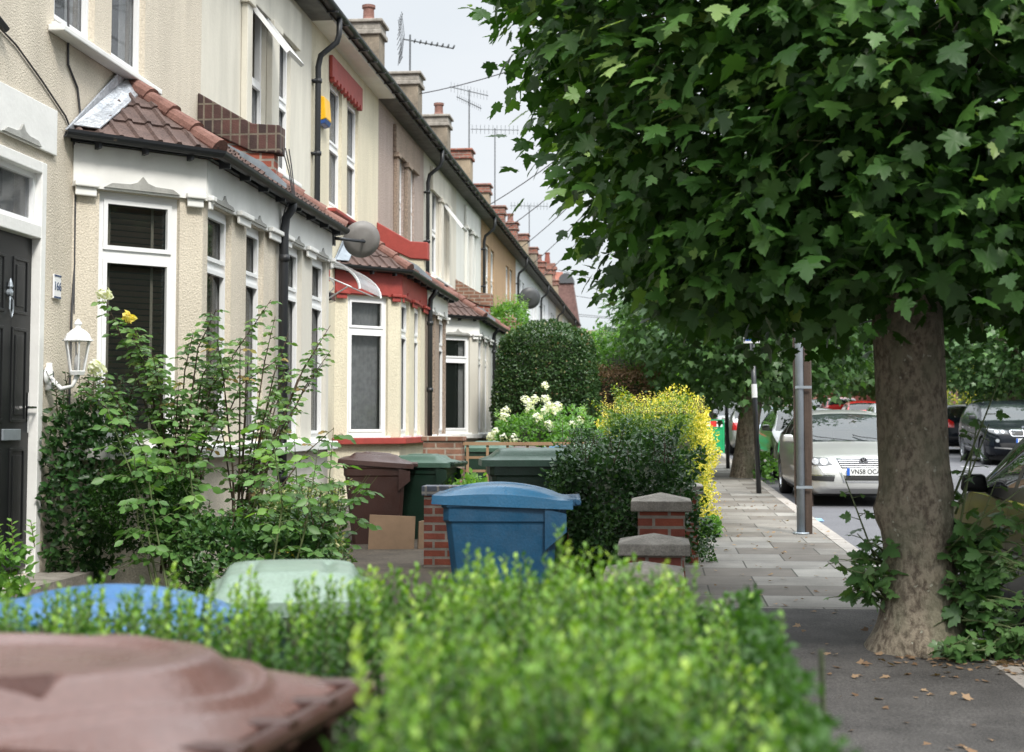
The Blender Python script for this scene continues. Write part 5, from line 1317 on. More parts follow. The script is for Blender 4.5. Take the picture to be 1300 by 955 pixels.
leaf_obj('pink_flowers', [flowers(0, [(.45+random.gauss(0,.09), -.55+random.gauss(0,.06), .85+random.gauss(0,.08)) for _ in range(6)]+[(-.66,-.4,.8)], T_diamond(), 30, .045, .045)], [M['pet_pink']], h)

# ---- plants in the first front garden
def sprig_plant(name, label, cat, loc, stems, mat_leaf, stem_mat, lsize, tpl, leaf_gap=.05, side=True, compound=0, group=None, flowers_=None, droop=.2, fvar=(.4, .2), sidelen=.22, stem_r=.010):
    t = thing(name, label, cat, loc, 0, group); mb = MB(); P_, A_, N_, S_, V_ = [], [], [], [], []
    tips = []
    def put(p, h, sz, v):
        P_.append(p); A_.append(h+Vector((0,0,-.25))); N_.append(Vector((random.gauss(.15,.6), random.gauss(-.5,.6), .7))); S_.append(sz); V_.append(v)
    for st in stems:
        pts = [Vector(p) for p in st]; L = sum((pts[i+1]-pts[i]).length for i in range(len(pts)-1))
        r = [stem_r*(1-.8*i/(len(pts)-1)) for i in range(len(pts))]; mb.tube(pts, r, 6)
        n = int(L/leaf_gap)
        for q in range(n):
            f = q/n; s = f*(len(pts)-1); i = min(int(s), len(pts)-2); p = pts[i].lerp(pts[i+1], s-i)
            if f < .18 and compound: continue
            a = q*2.4+random.uniform(-.5,.5); h = Vector((math.cos(a), math.sin(a), random.uniform(.1,.6))).normalized()
            vv = random.gauss(*fvar)+.2*(f-.5)
            if compound:
                Lr = sidelen*random.uniform(.6, 1.1)*(1.15-.5*f); e = p+h*Lr+Vector((0,0,-droop*Lr)); m_ = p.lerp(e, .5)+Vector((0,0,.06*Lr*3)); mb.tube([p, m_, e], [.003,.0025,.0015], 4, cap=False)
                for c_ in range(compound):
                    g_ = .3+.7*c_/(max(1, compound-1)); q_ = p.lerp(m_, g_*2) if g_ < .5 else m_.lerp(e, g_*2-1); dirx = (e-p).normalized(); sdv = dirx.cross(Vector((0,0,1))).normalized()
                    if c_ == compound-1: put(q_, dirx+Vector((0,0,-.2)), lsize*random.uniform(.85,1.2), vv)
                    else:
                        for sg in (1, -1): put(q_, dirx*.5+sdv*sg+Vector((0,0,-.15)), lsize*random.uniform(.75,1.1), vv+random.gauss(0,.06))
            else:
                put(p+h*.015, h+Vector((0,0,-droop)), lsize*random.uniform(.6,1.2), vv)
        tips.append(pts[-1])
    mats_ = [mat_leaf, stem_mat]; gs = [(np.array(P_), np.array(A_), np.array(N_), np.array(S_), np.array(V_), tpl, 0)]
    leaf_obj('foliage', gs, [mat_leaf], t); mb.build('stems', stem_mat, t, recalc=False)
    return t, tips

# rose: wiry arching canes from (x~-3.75,y~10.2)
st = []
for k in range(24):
    a = random.uniform(-2.6, .6); rch = random.uniform(.25, .85); hgt = random.uniform(1.1, 2.15); st.append([(random.gauss(0,.06), random.gauss(0,.06), 0), (math.cos(a)*rch*.25, math.sin(a)*rch*.3, hgt*.4), (math.cos(a)*rch*.6, math.sin(a)*rch*.7, hgt*.78), (math.cos(a)*rch, math.sin(a)*rch*1.1, hgt*random.uniform(.86,1.0))])
for e_ in ((-.20, -.93, 1.40), (-.34, -.49, 1.92), (-.12, -.61, 1.76)): st.append([(0, 0, 0), (e_[0]*.3+.05, e_[1]*.3, e_[2]*.45), (e_[0]*.7+.04, e_[1]*.75, e_[2]*.8), e_])
rose, tips = sprig_plant('rose_bush', 'wiry rose with pale and yellow blooms before the first bay window', 'rose', (-3.46, 9.95, .35), st, M['lf_rose'], M['twig'], .055, T_oval(), leaf_gap=.048, compound=3, sidelen=.12, fvar=(.42, .2), droop=.3)
leaf_obj('yellow_bloom', [flowers(0, [(-.12, -.62, 1.78)], T_oval(), 30, .03, .05)], [M['pet_yellow']], rose)
for fp in ((-.20, -.95, 1.42), (-.34, -.5, 1.95)): leaf_obj('white_bloom', [flowers(0, [fp], T_oval(), 44, .045, .055)], [M['pet_white']], rose)
st = []
for k in range(22):
    a = random.uniform(-1.6, 1.2); rch = random.uniform(.3, .9); hgt = random.uniform(1.0, 1.85); st.append([(random.gauss(0,.05), random.gauss(0,.05), 0), (math.cos(a)*rch*.3, math.sin(a)*rch*.3, hgt*.45), (math.cos(a)*rch*.7, math.sin(a)*rch*.7, hgt*.82), (math.cos(a)*rch, math.sin(a)*rch, hgt)])
rose2, tips = sprig_plant('rose_bush', 'sparser rose with bare brown canes and budded tips right of the window', 'rose', (-3.05, 10.2, .35), st, M['lf_rose'], M['twig'], .052, T_oval(), leaf_gap=.075, compound=3, sidelen=.10, fvar=(.5, .22))
# elder saplings
st = []
for k in range(11):
    bx, by = random.uniform(-.75, .8), random.uniform(-.3, .3); hgt = random.uniform(1.0, 1.5)*(1-.15*abs(bx)); lx_ = random.uniform(-.2,.2); st.append([(bx*.6, by, 0), (bx*.8, by, hgt*.5), (bx+lx_, by-.05, hgt)])
sprig_plant('elder_sapling', 'pale green elder saplings with paired leaflets under the bay windows', 'sapling', (-2.78, 9.15, .25), st, M['lf_elder'], M['green_stem'], .085, T_oval(.1), leaf_gap=.065, compound=3, sidelen=.26, droop=.25, fvar=(.45, .2), stem_r=.009)
st = []
for k in range(7):
    bx, by = random.uniform(-.3,.35), random.uniform(-.2,.2); hgt = random.uniform(.5, .85); st.append([(bx*.4, by, 0), (bx*.9, by, hgt*.5), (bx*1.6+.1, by, hgt)])
sprig_plant('elder_sapling', 'smaller elder shoots in front of the cardboard and brown bin', 'sapling', (-2.62, 10.3, .2), st, M['lf_elder'], M['green_stem'], .075, T_oval(.1), leaf_gap=.07, compound=3, sidelen=.22, droop=.3, fvar=(.35, .2), stem_r=.008)
# dark shrub under the lantern climbing the wall
hedge('dark_shrub', 'dark glossy evergreen climbing the wall under the lantern', 'shrub', -4.15, -3.75, 9.35, 10.0, .3, 1.55, [M['lf_dark'], M['twig']], 2600, .06, T_oval(), lump=.22, var=(.5, .2), roundness=.3, shoots=34, shoot_len=.28, shoot_var=.5, core=False)
hedge('box_ball', 'rounded olive green shrub with bare stems at its foot in the first garden', 'shrub', -3.75, -3.1, 9.0, 9.6, .55, 1.10, [M['lf_box'], M['twig']], 4200, .032, T_oval(), lump=.14, var=(.08, .12), roundness=.8, shoots=50, shoot_len=.08, shoot_var=.4, core=False)
hedge('low_shrub', 'dense mid green low shrub below the elder saplings', 'shrub', -3.1, -2.1, 8.9, 9.5, .2, .80, [M['lf_dark'], M['twig']], 5000, .05, T_oval(), lump=.18, var=(.75, .2), roundness=.6, core=False, shoots=30, shoot_len=.15, shoot_var=.7)
hedge('variegated_shrub', 'small cream variegated shrub with yellow leaves beside the elder', 'shrub', -2.85, -2.25, 9.7, 10.4, .2, .95, [M['lf_var'], M['twig']], 4600, .04, T_oval(), lump=.15, var=(.42, .2), roundness=.7, core=False, shoots=40, shoot_len=.12, shoot_var=.55)
hedge('golden_spurge', 'small clump of yellow leaves low in the bed by the variegated shrub', 'plant', -2.6, -2.3, 9.2, 9.5, .2, .62, [M['lf_gold'], M['twig']], 380, .03, T_oval(), lump=.1, var=(.8, .15), roundness=.7, core=False)
hedge('edge_plant', 'sprig of bright leaves at the left edge below the letter box', 'plant', -3.95, -3.6, 7.85, 8.1, .3, .74, [M['lf_lime'], M['twig']], 260, .07, T_oval(), lump=.1, var=(.6, .15), roundness=.6, core=False, shoots=6, shoot_len=.2)
M['lf_geran'] = M['lf_lime']
h = hedge('geranium', 'red geranium with yellowish leaves by the brown pier', 'flower', -2.55, -1.85, 15.3, 15.9, .4, .86, [M['lf_lime'], M['twig']], 420, .09, T_oval(), lump=.1, var=(.75, .15), roundness=.6, core=False)
leaf_obj('red_flowers', [flowers(0, [(-.33, -.1, .52), (-.38, -.1, .36), (-.28, -.1, .34)], T_oval(), 26, .04, .045)], [M['pet_red']], h)
hedge('mixed_shrub', 'loose green shrubbery between the hydrangea and the golden sprays', 'shrub', -1.5, -.3, 19.5, 22, .2, 1.35, [M['lf_lime'], M['twig']], 4500, .07, T_oval(), lump=.3, var=(.25, .2), roundness=.4, shoots=60, shoot_len=.25, shoot_var=.5)
# fallen leaves on the pavement
n = 420; xs = RNG.uniform(.3, 1.9, n); ys = RNG.uniform(5, 22, n)
xs[:150] = 1.5+RNG.normal(0, .28, 150)+.2; ys[:150] = 8.0+RNG.normal(0, .25, 150)
pos = np.stack([xs, ys, np.array([gz(q) for q in ys])+.012], 1)
o = leaf_obj('fallen_leaves', [(pos, norm(rnd(n)*np.array([1, 1, .15])), norm(rnd(n, .25)+np.array([0, 0, 1.])), RNG.uniform(.02, .06, n), RNG.random(n), T_plane_lo(), 0)], [M['lf_dead']]); o['kind'] = 'stuff'; o['label'] = 'small dry brown leaves scattered on the pavement'
# ------------------------------------------------------------------ cars
M['tyre'] = mat('tyre_rubber', (0.018, 0.018, 0.019), .85, .2, 20)
M['alloy'] = mat('alloy_rim', (0.42, 0.43, 0.45), .3, .08, 8, metal=.8)
M['carglass'] = glass_mat('car_glass', (0.03, 0.038, 0.04), .22, .01)
M['carglass_dk'] = glass_mat('car_side_glass', (0.012, 0.014, 0.015), .12, .01)
M['headlamp'] = mat('headlamp_lens', (0.55, 0.57, 0.60), .08, .25, 18, coat=1.0, metal=.35)
M['lampdark'] = mat('headlamp_surround', (0.06, 0.062, 0.065), .25, .2, 9, coat=.6)
M['tail'] = mat('tail_lamp', (0.45, 0.010, 0.012), .15, .2, 14, coat=1)
M['grille'] = mat('grille_plastic', (0.012, 0.012, 0.013), .55, .2, 10)
M['plate_w'] = mat('plate_white', (0.72, 0.73, 0.73), .5, .03, 5)
M['plate_y'] = mat('plate_yellow', (0.75, 0.52, 0.03), .5, .03, 5)
M['plate_b'] = mat('plate_blue', (0.01, 0.10, 0.48), .5, .05, 5)
M['ink'] = mat('plate_ink', (0.008, 0.008, 0.008), .5, .05, 5)
def paint(name, c, metal=.5, rough=.28): return mat(name, c, rough, .03, 1.2, metal=metal, coat=1.0)
M['p_silver'] = paint('champagne_silver_paint', (0.53, 0.53, 0.515), .55, .34)
M['p_grey'] = paint('silver_grey_paint', (0.34, 0.34, 0.34), .6)
M['p_black'] = mat('black_car_paint', (0.006, 0.008, 0.012), .25, .03, 1.2, coat=.2, spec=.15)
M['p_dark'] = mat('dark_grey_paint', (0.022, 0.023, 0.025), .3, .03, 1.2, coat=.0, spec=.22)
M['p_blue'] = paint('pale_blue_paint', (0.32, 0.44, 0.60), .4)
M['p_red'] = paint('red_car_paint', (0.50, 0.015, 0.015), .1)
M['p_white'] = paint('white_car_paint', (0.68, 0.69, 0.70), .0)

def car(name, label, paintm, L=4.5, Wd=1.80, kind='saloon', H=1.47, front=True, group='cars parked along the street', plate=None, hi=True, loc=(0, 0, 0), rot=0, grille='bars', rail=False, rim_r=.21, tyre_r=.32, plate_col='plate_w'):
    root = thing('parked_car', label, 'car', loc, rot, group)
    k = L/4.76; hh = H/1.47
    if kind == 'saloon':
        top = [(0,.46),(.025,.56),(.07,.66),(.16,.735),(.35,.79),(.8,.875),(1.2,.935),(1.38,.97),(1.75,1.18),(2.1,1.345),(2.35,1.42),(2.75,1.465),(3.2,1.45),(3.6,1.37),(4.0,1.20),(4.25,1.10),(4.5,1.09),(4.66,1.05),(4.73,.92),(4.76,.62)]
        cowl, hdr, rr0, rr1 = 1.36, 2.28, 3.52, 4.18; belt = [(0,.62),(1.2,.88),(1.4,.93),(3.0,.97),(4.1,1.03),(4.76,1.0)]
    elif kind == 'hatch':
        top = [(0,.46),(.025,.58),(.08,.70),(.18,.78),(.40,.85),(.8,.93),(1.08,.99),(1.25,1.03),(1.6,1.22),(2.0,1.40),(2.3,1.465),(2.9,1.49),(3.5,1.475),(4.0,1.42),(4.25,1.33),(4.5,1.05),(4.6,.98),(4.70,.88),(4.76,.60)]
        cowl, hdr, rr0, rr1 = 1.22, 2.22, 4.10, 4.50; belt = [(0,.62),(1.1,.93),(1.3,.98),(3.0,1.02),(4.2,1.07),(4.76,1.0)]; hh = H/1.49
    elif kind == 'suv':
        top = [(0,.58),(.025,.72),(.07,.86),(.16,.92),(.40,.985),(.9,1.06),(1.2,1.10),(1.42,1.14),(1.75,1.34),(2.1,1.52),(2.4,1.60),(2.9,1.66),(3.6,1.65),(4.1,1.60),(4.35,1.50),(4.58,1.20),(4.66,1.12),(4.73,1.0),(4.76,.66)]
        cowl, hdr, rr0, rr1 = 1.40, 2.30, 4.22, 4.56; belt = [(0,.75),(1.1,1.03),(1.4,1.08),(3.0,1.13),(4.2,1.18),(4.76,1.1)]; hh = H/1.66
    else:      # van
        top = [(0,.6),(.03,.85),(.12,1.0),(.3,1.10),(.7,1.25),(.95,1.40),(1.3,1.85),(1.6,2.15),(1.9,2.25),(2.4,2.32),(4.5,2.32),(4.70,2.28),(4.755,2.0),(4.76,.6)]
        cowl, hdr, rr0, rr1 = .90, 1.62, 4.72, 4.74; belt = [(0,.8),(.9,1.2),(1.5,1.3),(4.7,1.35)]; hh = H/2.32
    wpl = [(0,.56),(.03,.66),(.10,.76),(.25,.84),(.55,.895),(1.0,.91),(3.8,.91),(4.3,.885),(4.6,.83),(4.72,.76),(4.76,.66)]
    zbp = [(0,.30),(.10,.22),(.4,.19),(4.3,.20),(4.65,.30),(4.76,.42)] if kind != 'suv' else [(0,.42),(.1,.30),(.4,.26),(4.3,.27),(4.65,.36),(4.76,.50)]
    ws = Wd/1.82
    NY = 130 if hi else 72
    s = np.linspace(0, 1, NY+1); ys = 4.76*(s - .055*np.sin(2*PI*s)*1.0); ys = np.clip(ys, 0, 4.76); ys[0], ys[-1] = 0, 4.76
    extra_ = np.array([.008, .018, .03, .05, .08, 4.68, 4.71, 4.73, 4.745, 4.755]); ys = np.unique(np.round(np.concatenate([ys, extra_]), 4)); NY = len(ys)-1
    def interp(tab, smooth):
        xs_, zs_ = zip(*tab); v = np.interp(ys, xs_, zs_)
        if smooth:
            for _ in range(smooth):
                q = v.copy(); w = np.minimum((ys[1:-1]-ys[:-2]), (ys[2:]-ys[1:-1])); q[1:-1] = .25*v[:-2]+.5*v[1:-1]+.25*v[2:]; msk = (ys[1:-1] > .15) & (ys[1:-1] < 4.6); v[1:-1] = np.where(msk, q[1:-1], v[1:-1])
        return v
    ztop = interp(top, 4)*hh; w_ = interp(wpl, 2)*ws; zb = interp(zbp, 1); zbelt = np.minimum(interp(belt, 2)*hh, ztop-.035)
    NA, NBn, NC = (16, 10, 10) if hi else (10, 6, 7)
    tumble = {'van': .12, 'suv': .34}.get(kind, .40)
    rows = []; info = []
    for i, y in enumerate(ys):
        w, z0, zs_, zt = w_[i], zb[i], zbelt[i], ztop[i]; h = zt-zs_; pts = [(0, z0), (w-.16, z0)]
        fz = np.linspace(0, 1, NA); off = np.interp(fz, [0, .06, .18, .45, .62, .70, .86, 1], [.10, .045, .012, 0, .004, .012, .02, .055]); 
        for f, o_ in zip(fz, off): pts.append((w-o_, z0+(zs_-z0)*f))
        wt = w-.06-tumble*h; ez = zt-.07*min(1, h/.2)-.012
        for q in range(1, NBn+1):
            f = q/NBn; pts.append(((w-.055)*(1-f)+wt*f+.015*math.sin(PI*f), zs_*(1-f)+ez*f))
        cr_ = .012+.012*min(1, h/.3)
        for q in range(1, NC+1):
            f = q/NC; x = wt*math.cos(f*PI/2)**.9 if f < 1 else 0; a = f*PI/2
            x = wt*(1-f)**.8 if False else wt*math.cos(a); z = ez+(zt-ez)*min(1, math.sin(a)**.55)+cr_*(math.sin(a)-.6)
            pts.append((x, z))
        rows.append(pts)
    nj = len(rows[0]); iB0 = 2+NA-1; iB1 = iB0+NBn
    ysc = ys*k
    cyw = L/2
    V = []; idx = {}
    wheels_y = [.93*k if kind != 'van' else .85*k, L-.98*k-(.05)]
    RA = tyre_r+.055
    for i in range(NY+1):
        for j in range(nj):
            for sg in (1, -1):
                x, z = rows[i][j]; V.append([sg*x, ysc[i], z])
    def vid(i, j, sg): return (i*nj+j)*2+(0 if sg == 1 else 1)
    # snap vertices next to the wheel arches onto the arch circle
    faces = {'body': [], 'windscreen': [], 'rear_window': [], 'side_window': [], }
    cut = set()
    def inside(v, wy): return math.hypot(v[1]-wy, v[2]-tyre_r) < RA
    for i in range(NY):
        for j in range(nj-1):
            x, z = rows[i][j]; yc = (ys[i]+ys[i+1])/2; yk = yc*k; zc = (rows[i][j][1]+rows[i+1][j+1][1])/2
            typ = 'body'
            h = (ztop[i]-zbelt[i])
            if j >= iB1:
                xin = rows[i][j+1][0]
                if cowl < yc < hdr and h > .05 and rows[i][j][0] < w_[i]-.10-tumble*h+.5 and j >= iB1+(2 if hi else 1): typ = 'windscreen'
                if rr0 < yc < rr1 and j >= iB1+(2 if hi else 1): typ = 'rear_window'
            elif iB0 <= j < iB1:
                f = (j-iB0+.5)/NBn
                if h > .17 and .08 < f < .86:
                    lim0 = cowl+.35; lim1 = {'saloon': 3.95, 'hatch': 4.25, 'suv': 4.45, 'van': 1.95}[kind]
                    bp = {'saloon': 2.72, 'hatch': 2.66, 'suv': 2.68, 'van': 9}[kind]
                    if lim0 < yc < lim1 and abs(yc-bp) > .045 and not (kind != 'van' and lim1-.62 < yc < lim1-.55): typ = 'side_window'
            skip = False
            if 1 <= j < iB0 and x > w_[i]-.2:
                for wy in wheels_y:
                    if math.hypot(yk-wy, zc-tyre_r) < RA and zc < tyre_r+RA: skip = True
            if skip or j == 0 and False: continue
            for sg in (1, -1):
                q = (vid(i,j,sg), vid(i,j+1,sg), vid(i+1,j+1,sg), vid(i+1,j,sg)); faces[typ].append(q if sg == -1 else tuple(reversed(q)))
    # end caps
    for i in (0, NY):
        for j in range(nj-1):
            q = (vid(i,j,1), vid(i,j+1,1), vid(i,j+1,-1), vid(i,j,-1)); faces['body'].append(q if i == 0 else tuple(reversed(q)))
    bodyverts = {v for f in faces['body'] for v in f}
    for vi in bodyverts:
        v = V[vi]
        if abs(v[0]) > .5:
            for wy in wheels_y:
                d = math.hypot(v[1]-wy, v[2]-tyre_r)
                if RA-.05 < d < RA+.035 and v[2] > .12: f = RA/d; v[1] = wy+(v[1]-wy)*f; v[2] = tyre_r+(v[2]-tyre_r)*f
    def part(name, fs, m):
        used = sorted({v for f in fs for v in f}); mp_ = {v: i for i, v in enumerate(used)}
        mb = MB(); mb.add([(V[v][0], V[v][1]-L/2, V[v][2]) for v in used], [tuple(mp_[v] for v in f) for f in fs]); return mb.build(name, m, root, smooth=True, recalc=False), mb
    body, bmb = part('body', faces['body'], M[paintm])
    bm = bmesh.new(); bm.from_mesh(body.data); bmesh.ops.remove_doubles(bm, verts=bm.verts, dist=1e-4); bmesh.ops.recalc_face_normals(bm, faces=bm.faces); bm.to_mesh(body.data)
    md = body.modifiers.new('edge', 'EDGE_SPLIT'); md.split_angle = R(55)
    bvh = BVHTree.FromBMesh(bm); bm.free()
    part('windscreen', faces['windscreen'], M['carglass']); part('rear_window', faces['rear_window'], M['carglass_dk'])
    if kind != 'van' or True:
        for sg, nm in ((1, 0), (-1, 1)):
            fs = [f for f in faces['side_window'] if (V[f[0]][0] > 0) == (sg == 1)]
            if fs: part('side_window', fs, M['carglass_dk'])
    def hit(o, d): r = bvh.ray_cast(Vector(o), Vector(d)); return r[0]
    def decal(name, poly, side, m, off=.008, parent=root, res=.03):
        """poly in (x,z) for front/rear or (y,z) for the flanks, laid on the body"""
        b = bmesh.new(); vs = [b.verts.new((p[0], 0, p[1])) for p in poly]; b.faces.new(vs)
        a0 = min(p[0] for p in poly); a1 = max(p[0] for p in poly); c0 = min(p[1] for p in poly); c1 = max(p[1] for p in poly)
        x = a0+res
        while x < a1: bmesh.ops.bisect_plane(b, geom=b.verts[:]+b.edges[:]+b.faces[:], plane_co=(x, 0, 0), plane_no=(1, 0, 0)); x += res
        z = c0+res
        while z < c1: bmesh.ops.bisect_plane(b, geom=b.verts[:]+b.edges[:]+b.faces[:], plane_co=(0, 0, z), plane_no=(0, 0, 1)); z += res
        last = None
        for v in b.verts:
            if side == 'front': p = hit((v.co.x, -9, v.co.z), (0, 1, 0)); o_ = Vector((0, -off, 0))
            elif side == 'rear': p = hit((v.co.x, 9, v.co.z), (0, -1, 0)); o_ = Vector((0, off, 0))
            elif side == 'left': p = hit((-9, v.co.x, v.co.z), (1, 0, 0)); o_ = Vector((-off, 0, 0))
            else: p = hit((9, v.co.x, v.co.z), (-1, 0, 0)); o_ = Vector((off, 0, 0))
            if p is None: p = last or Vector((v.co.x, -L/2, v.co.z))
            if side in ('front', 'rear') and abs(p.y) < L/2-.75: p = last or p
            last = p
            v.co = p+o_
        me = bpy.data.meshes.new(name); b.to_mesh(me); b.free(); me.materials.append(m)
        me.polygons.foreach_set('use_smooth', [True]*len(me.polygons))
        o = bpy.data.objects.new(name, me); COL.objects.link(o); o.parent = parent; return o
    # wheels
    for wy in wheels_y:
        for sg in (1, -1):
            xo = sg*(Wd/2-.02); wl_ = bpy.data.objects.new('wheel', None); COL.objects.link(wl_); wl_.parent = root; wl_.location = (xo, wy-L/2, tyre_r)
            mb = MB(); q = -sg; mb.lathe([(rim_r, 0), (tyre_r-.03, -.003*q), (tyre_r, .03*q), (tyre_r, .17*q), (tyre_r-.03, .20*q), (rim_r, .20*q)], (0,0,0), 32 if hi else 18, 'x'); mb.build('tyre', M['tyre'], wl_, smooth=True)
            mb = MB(); mb.lathe([(rim_r+.004, .0), (rim_r-.012, .006*q), (rim_r-.02, .05*q), (rim_r-.02, .15*q)], (0,0,0), 28 if hi else 16, 'x')
            mb.lathe([(0, .015*q), (.05, .018*q), (.06, .04*q)], (0,0,0), 12, 'x')
            for n_ in range(5 if kind != 'suv' else 10):
                a = 2*PI*n_/(5 if kind != 'suv' else 10); c_, s_ = math.cos(a), math.sin(a); wd = .028 if kind != 'suv' else .014
                pr = lambda r_, t_: (0, r_*c_-t_*s_, r_*s_+t_*c_)
                A = [pr(.03, -wd), pr(.03, wd), pr(rim_r-.01, wd*1.25), pr(rim_r-.01, -wd*1.25)]
                mb.prism([(p[0]+.018*q, p[1], p[2]) for p in A], (.022*q, 0, 0))
            mb.build('rim', M['alloy'], wl_)
            mb = MB(); mb.lathe([(0, .10*q), (rim_r-.02, .10*q)], (0,0,0), 20, 'x'); mb.build('brake_disc', M['grille'], wl_)
    mb = MB()
    for wy in wheels_y: mb.box(-Wd/2+.24, Wd/2-.24, wy-L/2-RA-.02, wy-L/2+RA+.02, .22, tyre_r+RA+.03)
    mb.box(-Wd/2+.13, Wd/2-.13, -L/2+.5, L/2-.5, .17, .24); mb.build('underbody', M['grille'], root)
    # cabin interior
    if kind != 'van':
        mb = MB(); zf_ = {'suv': .9}.get(kind, .72); mb.box(-Wd/2+.2, Wd/2-.2, -L/2+1.3*k, L/2-.9*k, .4, zf_)
        for x in (-.36, .36):
            for yy in (2.35*k,): mb.box(x-.22, x+.22, yy-L/2, yy-L/2+.14, zf_, zf_+.42); mb.box(x-.11, x+.11, yy-L/2+.02, yy-L/2+.10, zf_+.45, zf_+.62)
        mb.build('seats', M['grille'], root)
    # mirrors
    my = (cowl+.50)*k-L/2; mz = {'saloon': 1.00, 'hatch': 1.06, 'suv': 1.22, 'van': 1.5}[kind]*hh
    for sg in (1, -1):
        mb = MB(); x0 = sg*(Wd/2-.07); 
        mb.hexa([(x0,my,mz-.06),(x0+sg*.19,my+.02,mz-.05),(x0+sg*.19,my+.09,mz-.05),(x0,my+.08,mz-.06),(x0+sg*.02,my+.01,mz+.07),(x0+sg*.17,my+.03,mz+.07),(x0+sg*.17,my+.09,mz+.07),(x0+sg*.02,my+.09,mz+.07)])
        mb.build('wing_mirror', M['black_plastic'] if kind in ('suv', 'van') or paintm == 'p_dark' else M[paintm], root, bevel=.035, bseg=4, smooth=True)
    if rail:
        for sg in (1, -1):
            mb = MB(); mb.tube([(sg*.60, 2.35*k-L/2, 1.60*hh), (sg*.60, 2.5*k-L/2, 1.68*hh), (sg*.59, 3.9*k-L/2, 1.67*hh), (sg*.58, 4.1*k-L/2, 1.58*hh)], .018, 6); mb.build('roof_rail', M['black_paint'], root)
        mb = MB(); mb.prism([(-.006, 4.0*k-L/2, 1.63*hh), (-.006, 4.22*k-L/2, 1.55*hh), (-.006, 4.2*k-L/2, 1.73*hh)], (.012, 0, 0)); mb.build('aerial_fin', M[paintm], root)
    # door shut lines
    mb = MB()
    return root, decal, hit, L, k, hh

def add_plate(root, decal, hit, L, z, txt, side='front', col='plate_w', blue=True):
    sg = -1 if side == 'front' else 1
    p = hit((0, sg*9, z), (0, -sg, 0)); y = p.y+sg*.02 if p else sg*(L/2+.01)
    pl = MB(); pl.box(-.26, .26, min(y, y+sg*.012), max(y, y+sg*.012), z-.056, z+.056); o = pl.build('number_plate', M[col], root)
    yy = y+sg*.0125
    if blue:
        b = MB(); x0, x1 = (-.259, -.215) if side == 'front' else (.215, .259); b.box(x0, x1, min(yy, yy+sg*.002), max(yy, yy+sg*.002), z-.054, z+.054); b.build('plate_band', M['plate_b'], o)
    if txt: text_part(txt, .098, M['ink'], o, ((.02 if side == 'front' else -.02), yy, z-.002), (R(90), 0, 0 if side == 'front' else R(180)), .0015, xs=.92)

def ring_mesh(mb, c, r, t_, n=28, dy=.012):
    for k in range(n):
        a, b = 2*PI*k/n, 2*PI*(k+1)/n; P = lambda r_, a_: (c[0]+r_*math.cos(a_), c[1], c[2]+r_*math.sin(a_))
        mb.prism([P(r, a), P(r, b), P(r-t_, b), P(r-t_, a)], (0, -dy, 0))
def stroke(mb, c, p, q, w, dy=.012):
    d = Vector((q[0]-p[0], 0, q[1]-p[1])).normalized(); n = Vector((-d.z, 0, d.x))*w/2; A = Vector((c[0]+p[0], c[1], c[2]+p[1])); B = Vector((c[0]+q[0], c[1], c[2]+q[1]))
    mb.prism([A+n, B+n, B-n, A-n], (0, -dy, 0))

# --- silver saloon
root, decal, hit, L, k, hh = car('parked_car', 'silver saloon with plate VN58 OCA parked facing the camera', 'p_silver', loc=(3.02, 21.6+2.38, gz(22.5)-.10), plate='VN58 OCA')
root.rotation_euler = (R(0.9), 0, R(1.0))
gp = [(-.40,.745),(.40,.745),(.33,.60),(-.33,.60)]
decal('grille', gp, 'front', M['grille'], .006)
for z in (.628, .66, .692, .722): 
    f = (z-.60)/.145; w = .33+.07*f-.015; decal('grille_bar', [(-w,z-.004),(w,z-.004),(w,z+.004),(-w,z+.004)], 'front', M['chrome'], .016)
for sg in (-1, 1): decal('chrome_trim', [(sg*.425,.752),(sg*.40,.745),(sg*.285,.40),(sg*.305,.40)], 'front', M['chrome'], .014)
decal('chrome_trim', [(-.42,.742),(.42,.742),(.425,.757),(-.425,.757)], 'front', M['chrome'], .014)
decal('lower_intake', [(-.27,.425),(.27,.425),(.285,.50),(-.285,.50)], 'front', M['grille'], .006)
decal('chrome_trim', [(-.30,.398),(.30,.398),(.30,.412),(-.30,.412)], 'front', M['chrome'], .014)
for sg in (-1, 1):
    decal('fog_intake', [(sg*.45,.41),(sg*.76,.42),(sg*.78,.49),(sg*.43,.485)], 'front', M['grille'], .006)
    decal('chrome_trim', [(sg*.43,.492),(sg*.78,.497),(sg*.78,.508),(sg*.43,.503)], 'front', M['chrome'], .012)
    hl = decal('headlight', [(sg*.455,.655),(sg*.50,.70),(sg*.51,.755),(sg*.80,.765),(sg*.815,.70),(sg*.78,.655),(sg*.60,.635)], 'front', M['lampdark'], .007)
    for (cx_, r_) in ((.58, .052), (.70, .045)):
        decal('lamp', [(sg*cx_+r_*math.cos(a), .702+r_*math.sin(a)) for a in [2*PI*q/16 for q in range(16)]], 'front', M['headlamp'], .012, parent=hl)
    decal('lamp', [(sg*.76,.67),(sg*.80,.70),(sg*.79,.75),(sg*.755,.745)], 'front', M['headlamp'], .012, parent=hl)
add_plate(root, decal, hit, L, .555, 'VN58 OCA')
p = hit((0, -9, .70), (0, 1, 0)); c = (0, (p.y if p else -L/2)-.012, .70)
mb = MB(); mb.lathe([(0, 0), (.062, 0), (.062, -.006), (0, -.006)], c, 24, 'y'); bd = mb.build('badge', M['grille'], root)
c = (c[0], c[1]-.007, c[2])
mb = MB(); ring_mesh(mb, c, .068, .009)
for p_, q_ in (((-.022,.058),(0,.008)), ((0,.008),(.022,.058)), ((-.052,.034),(-.024,-.048)), ((-.024,-.048),(0,-.006)), ((0,-.006),(.024,-.048)), ((.024,-.048),(.052,.034))): stroke(mb, c, p_, q_, .010, .008)
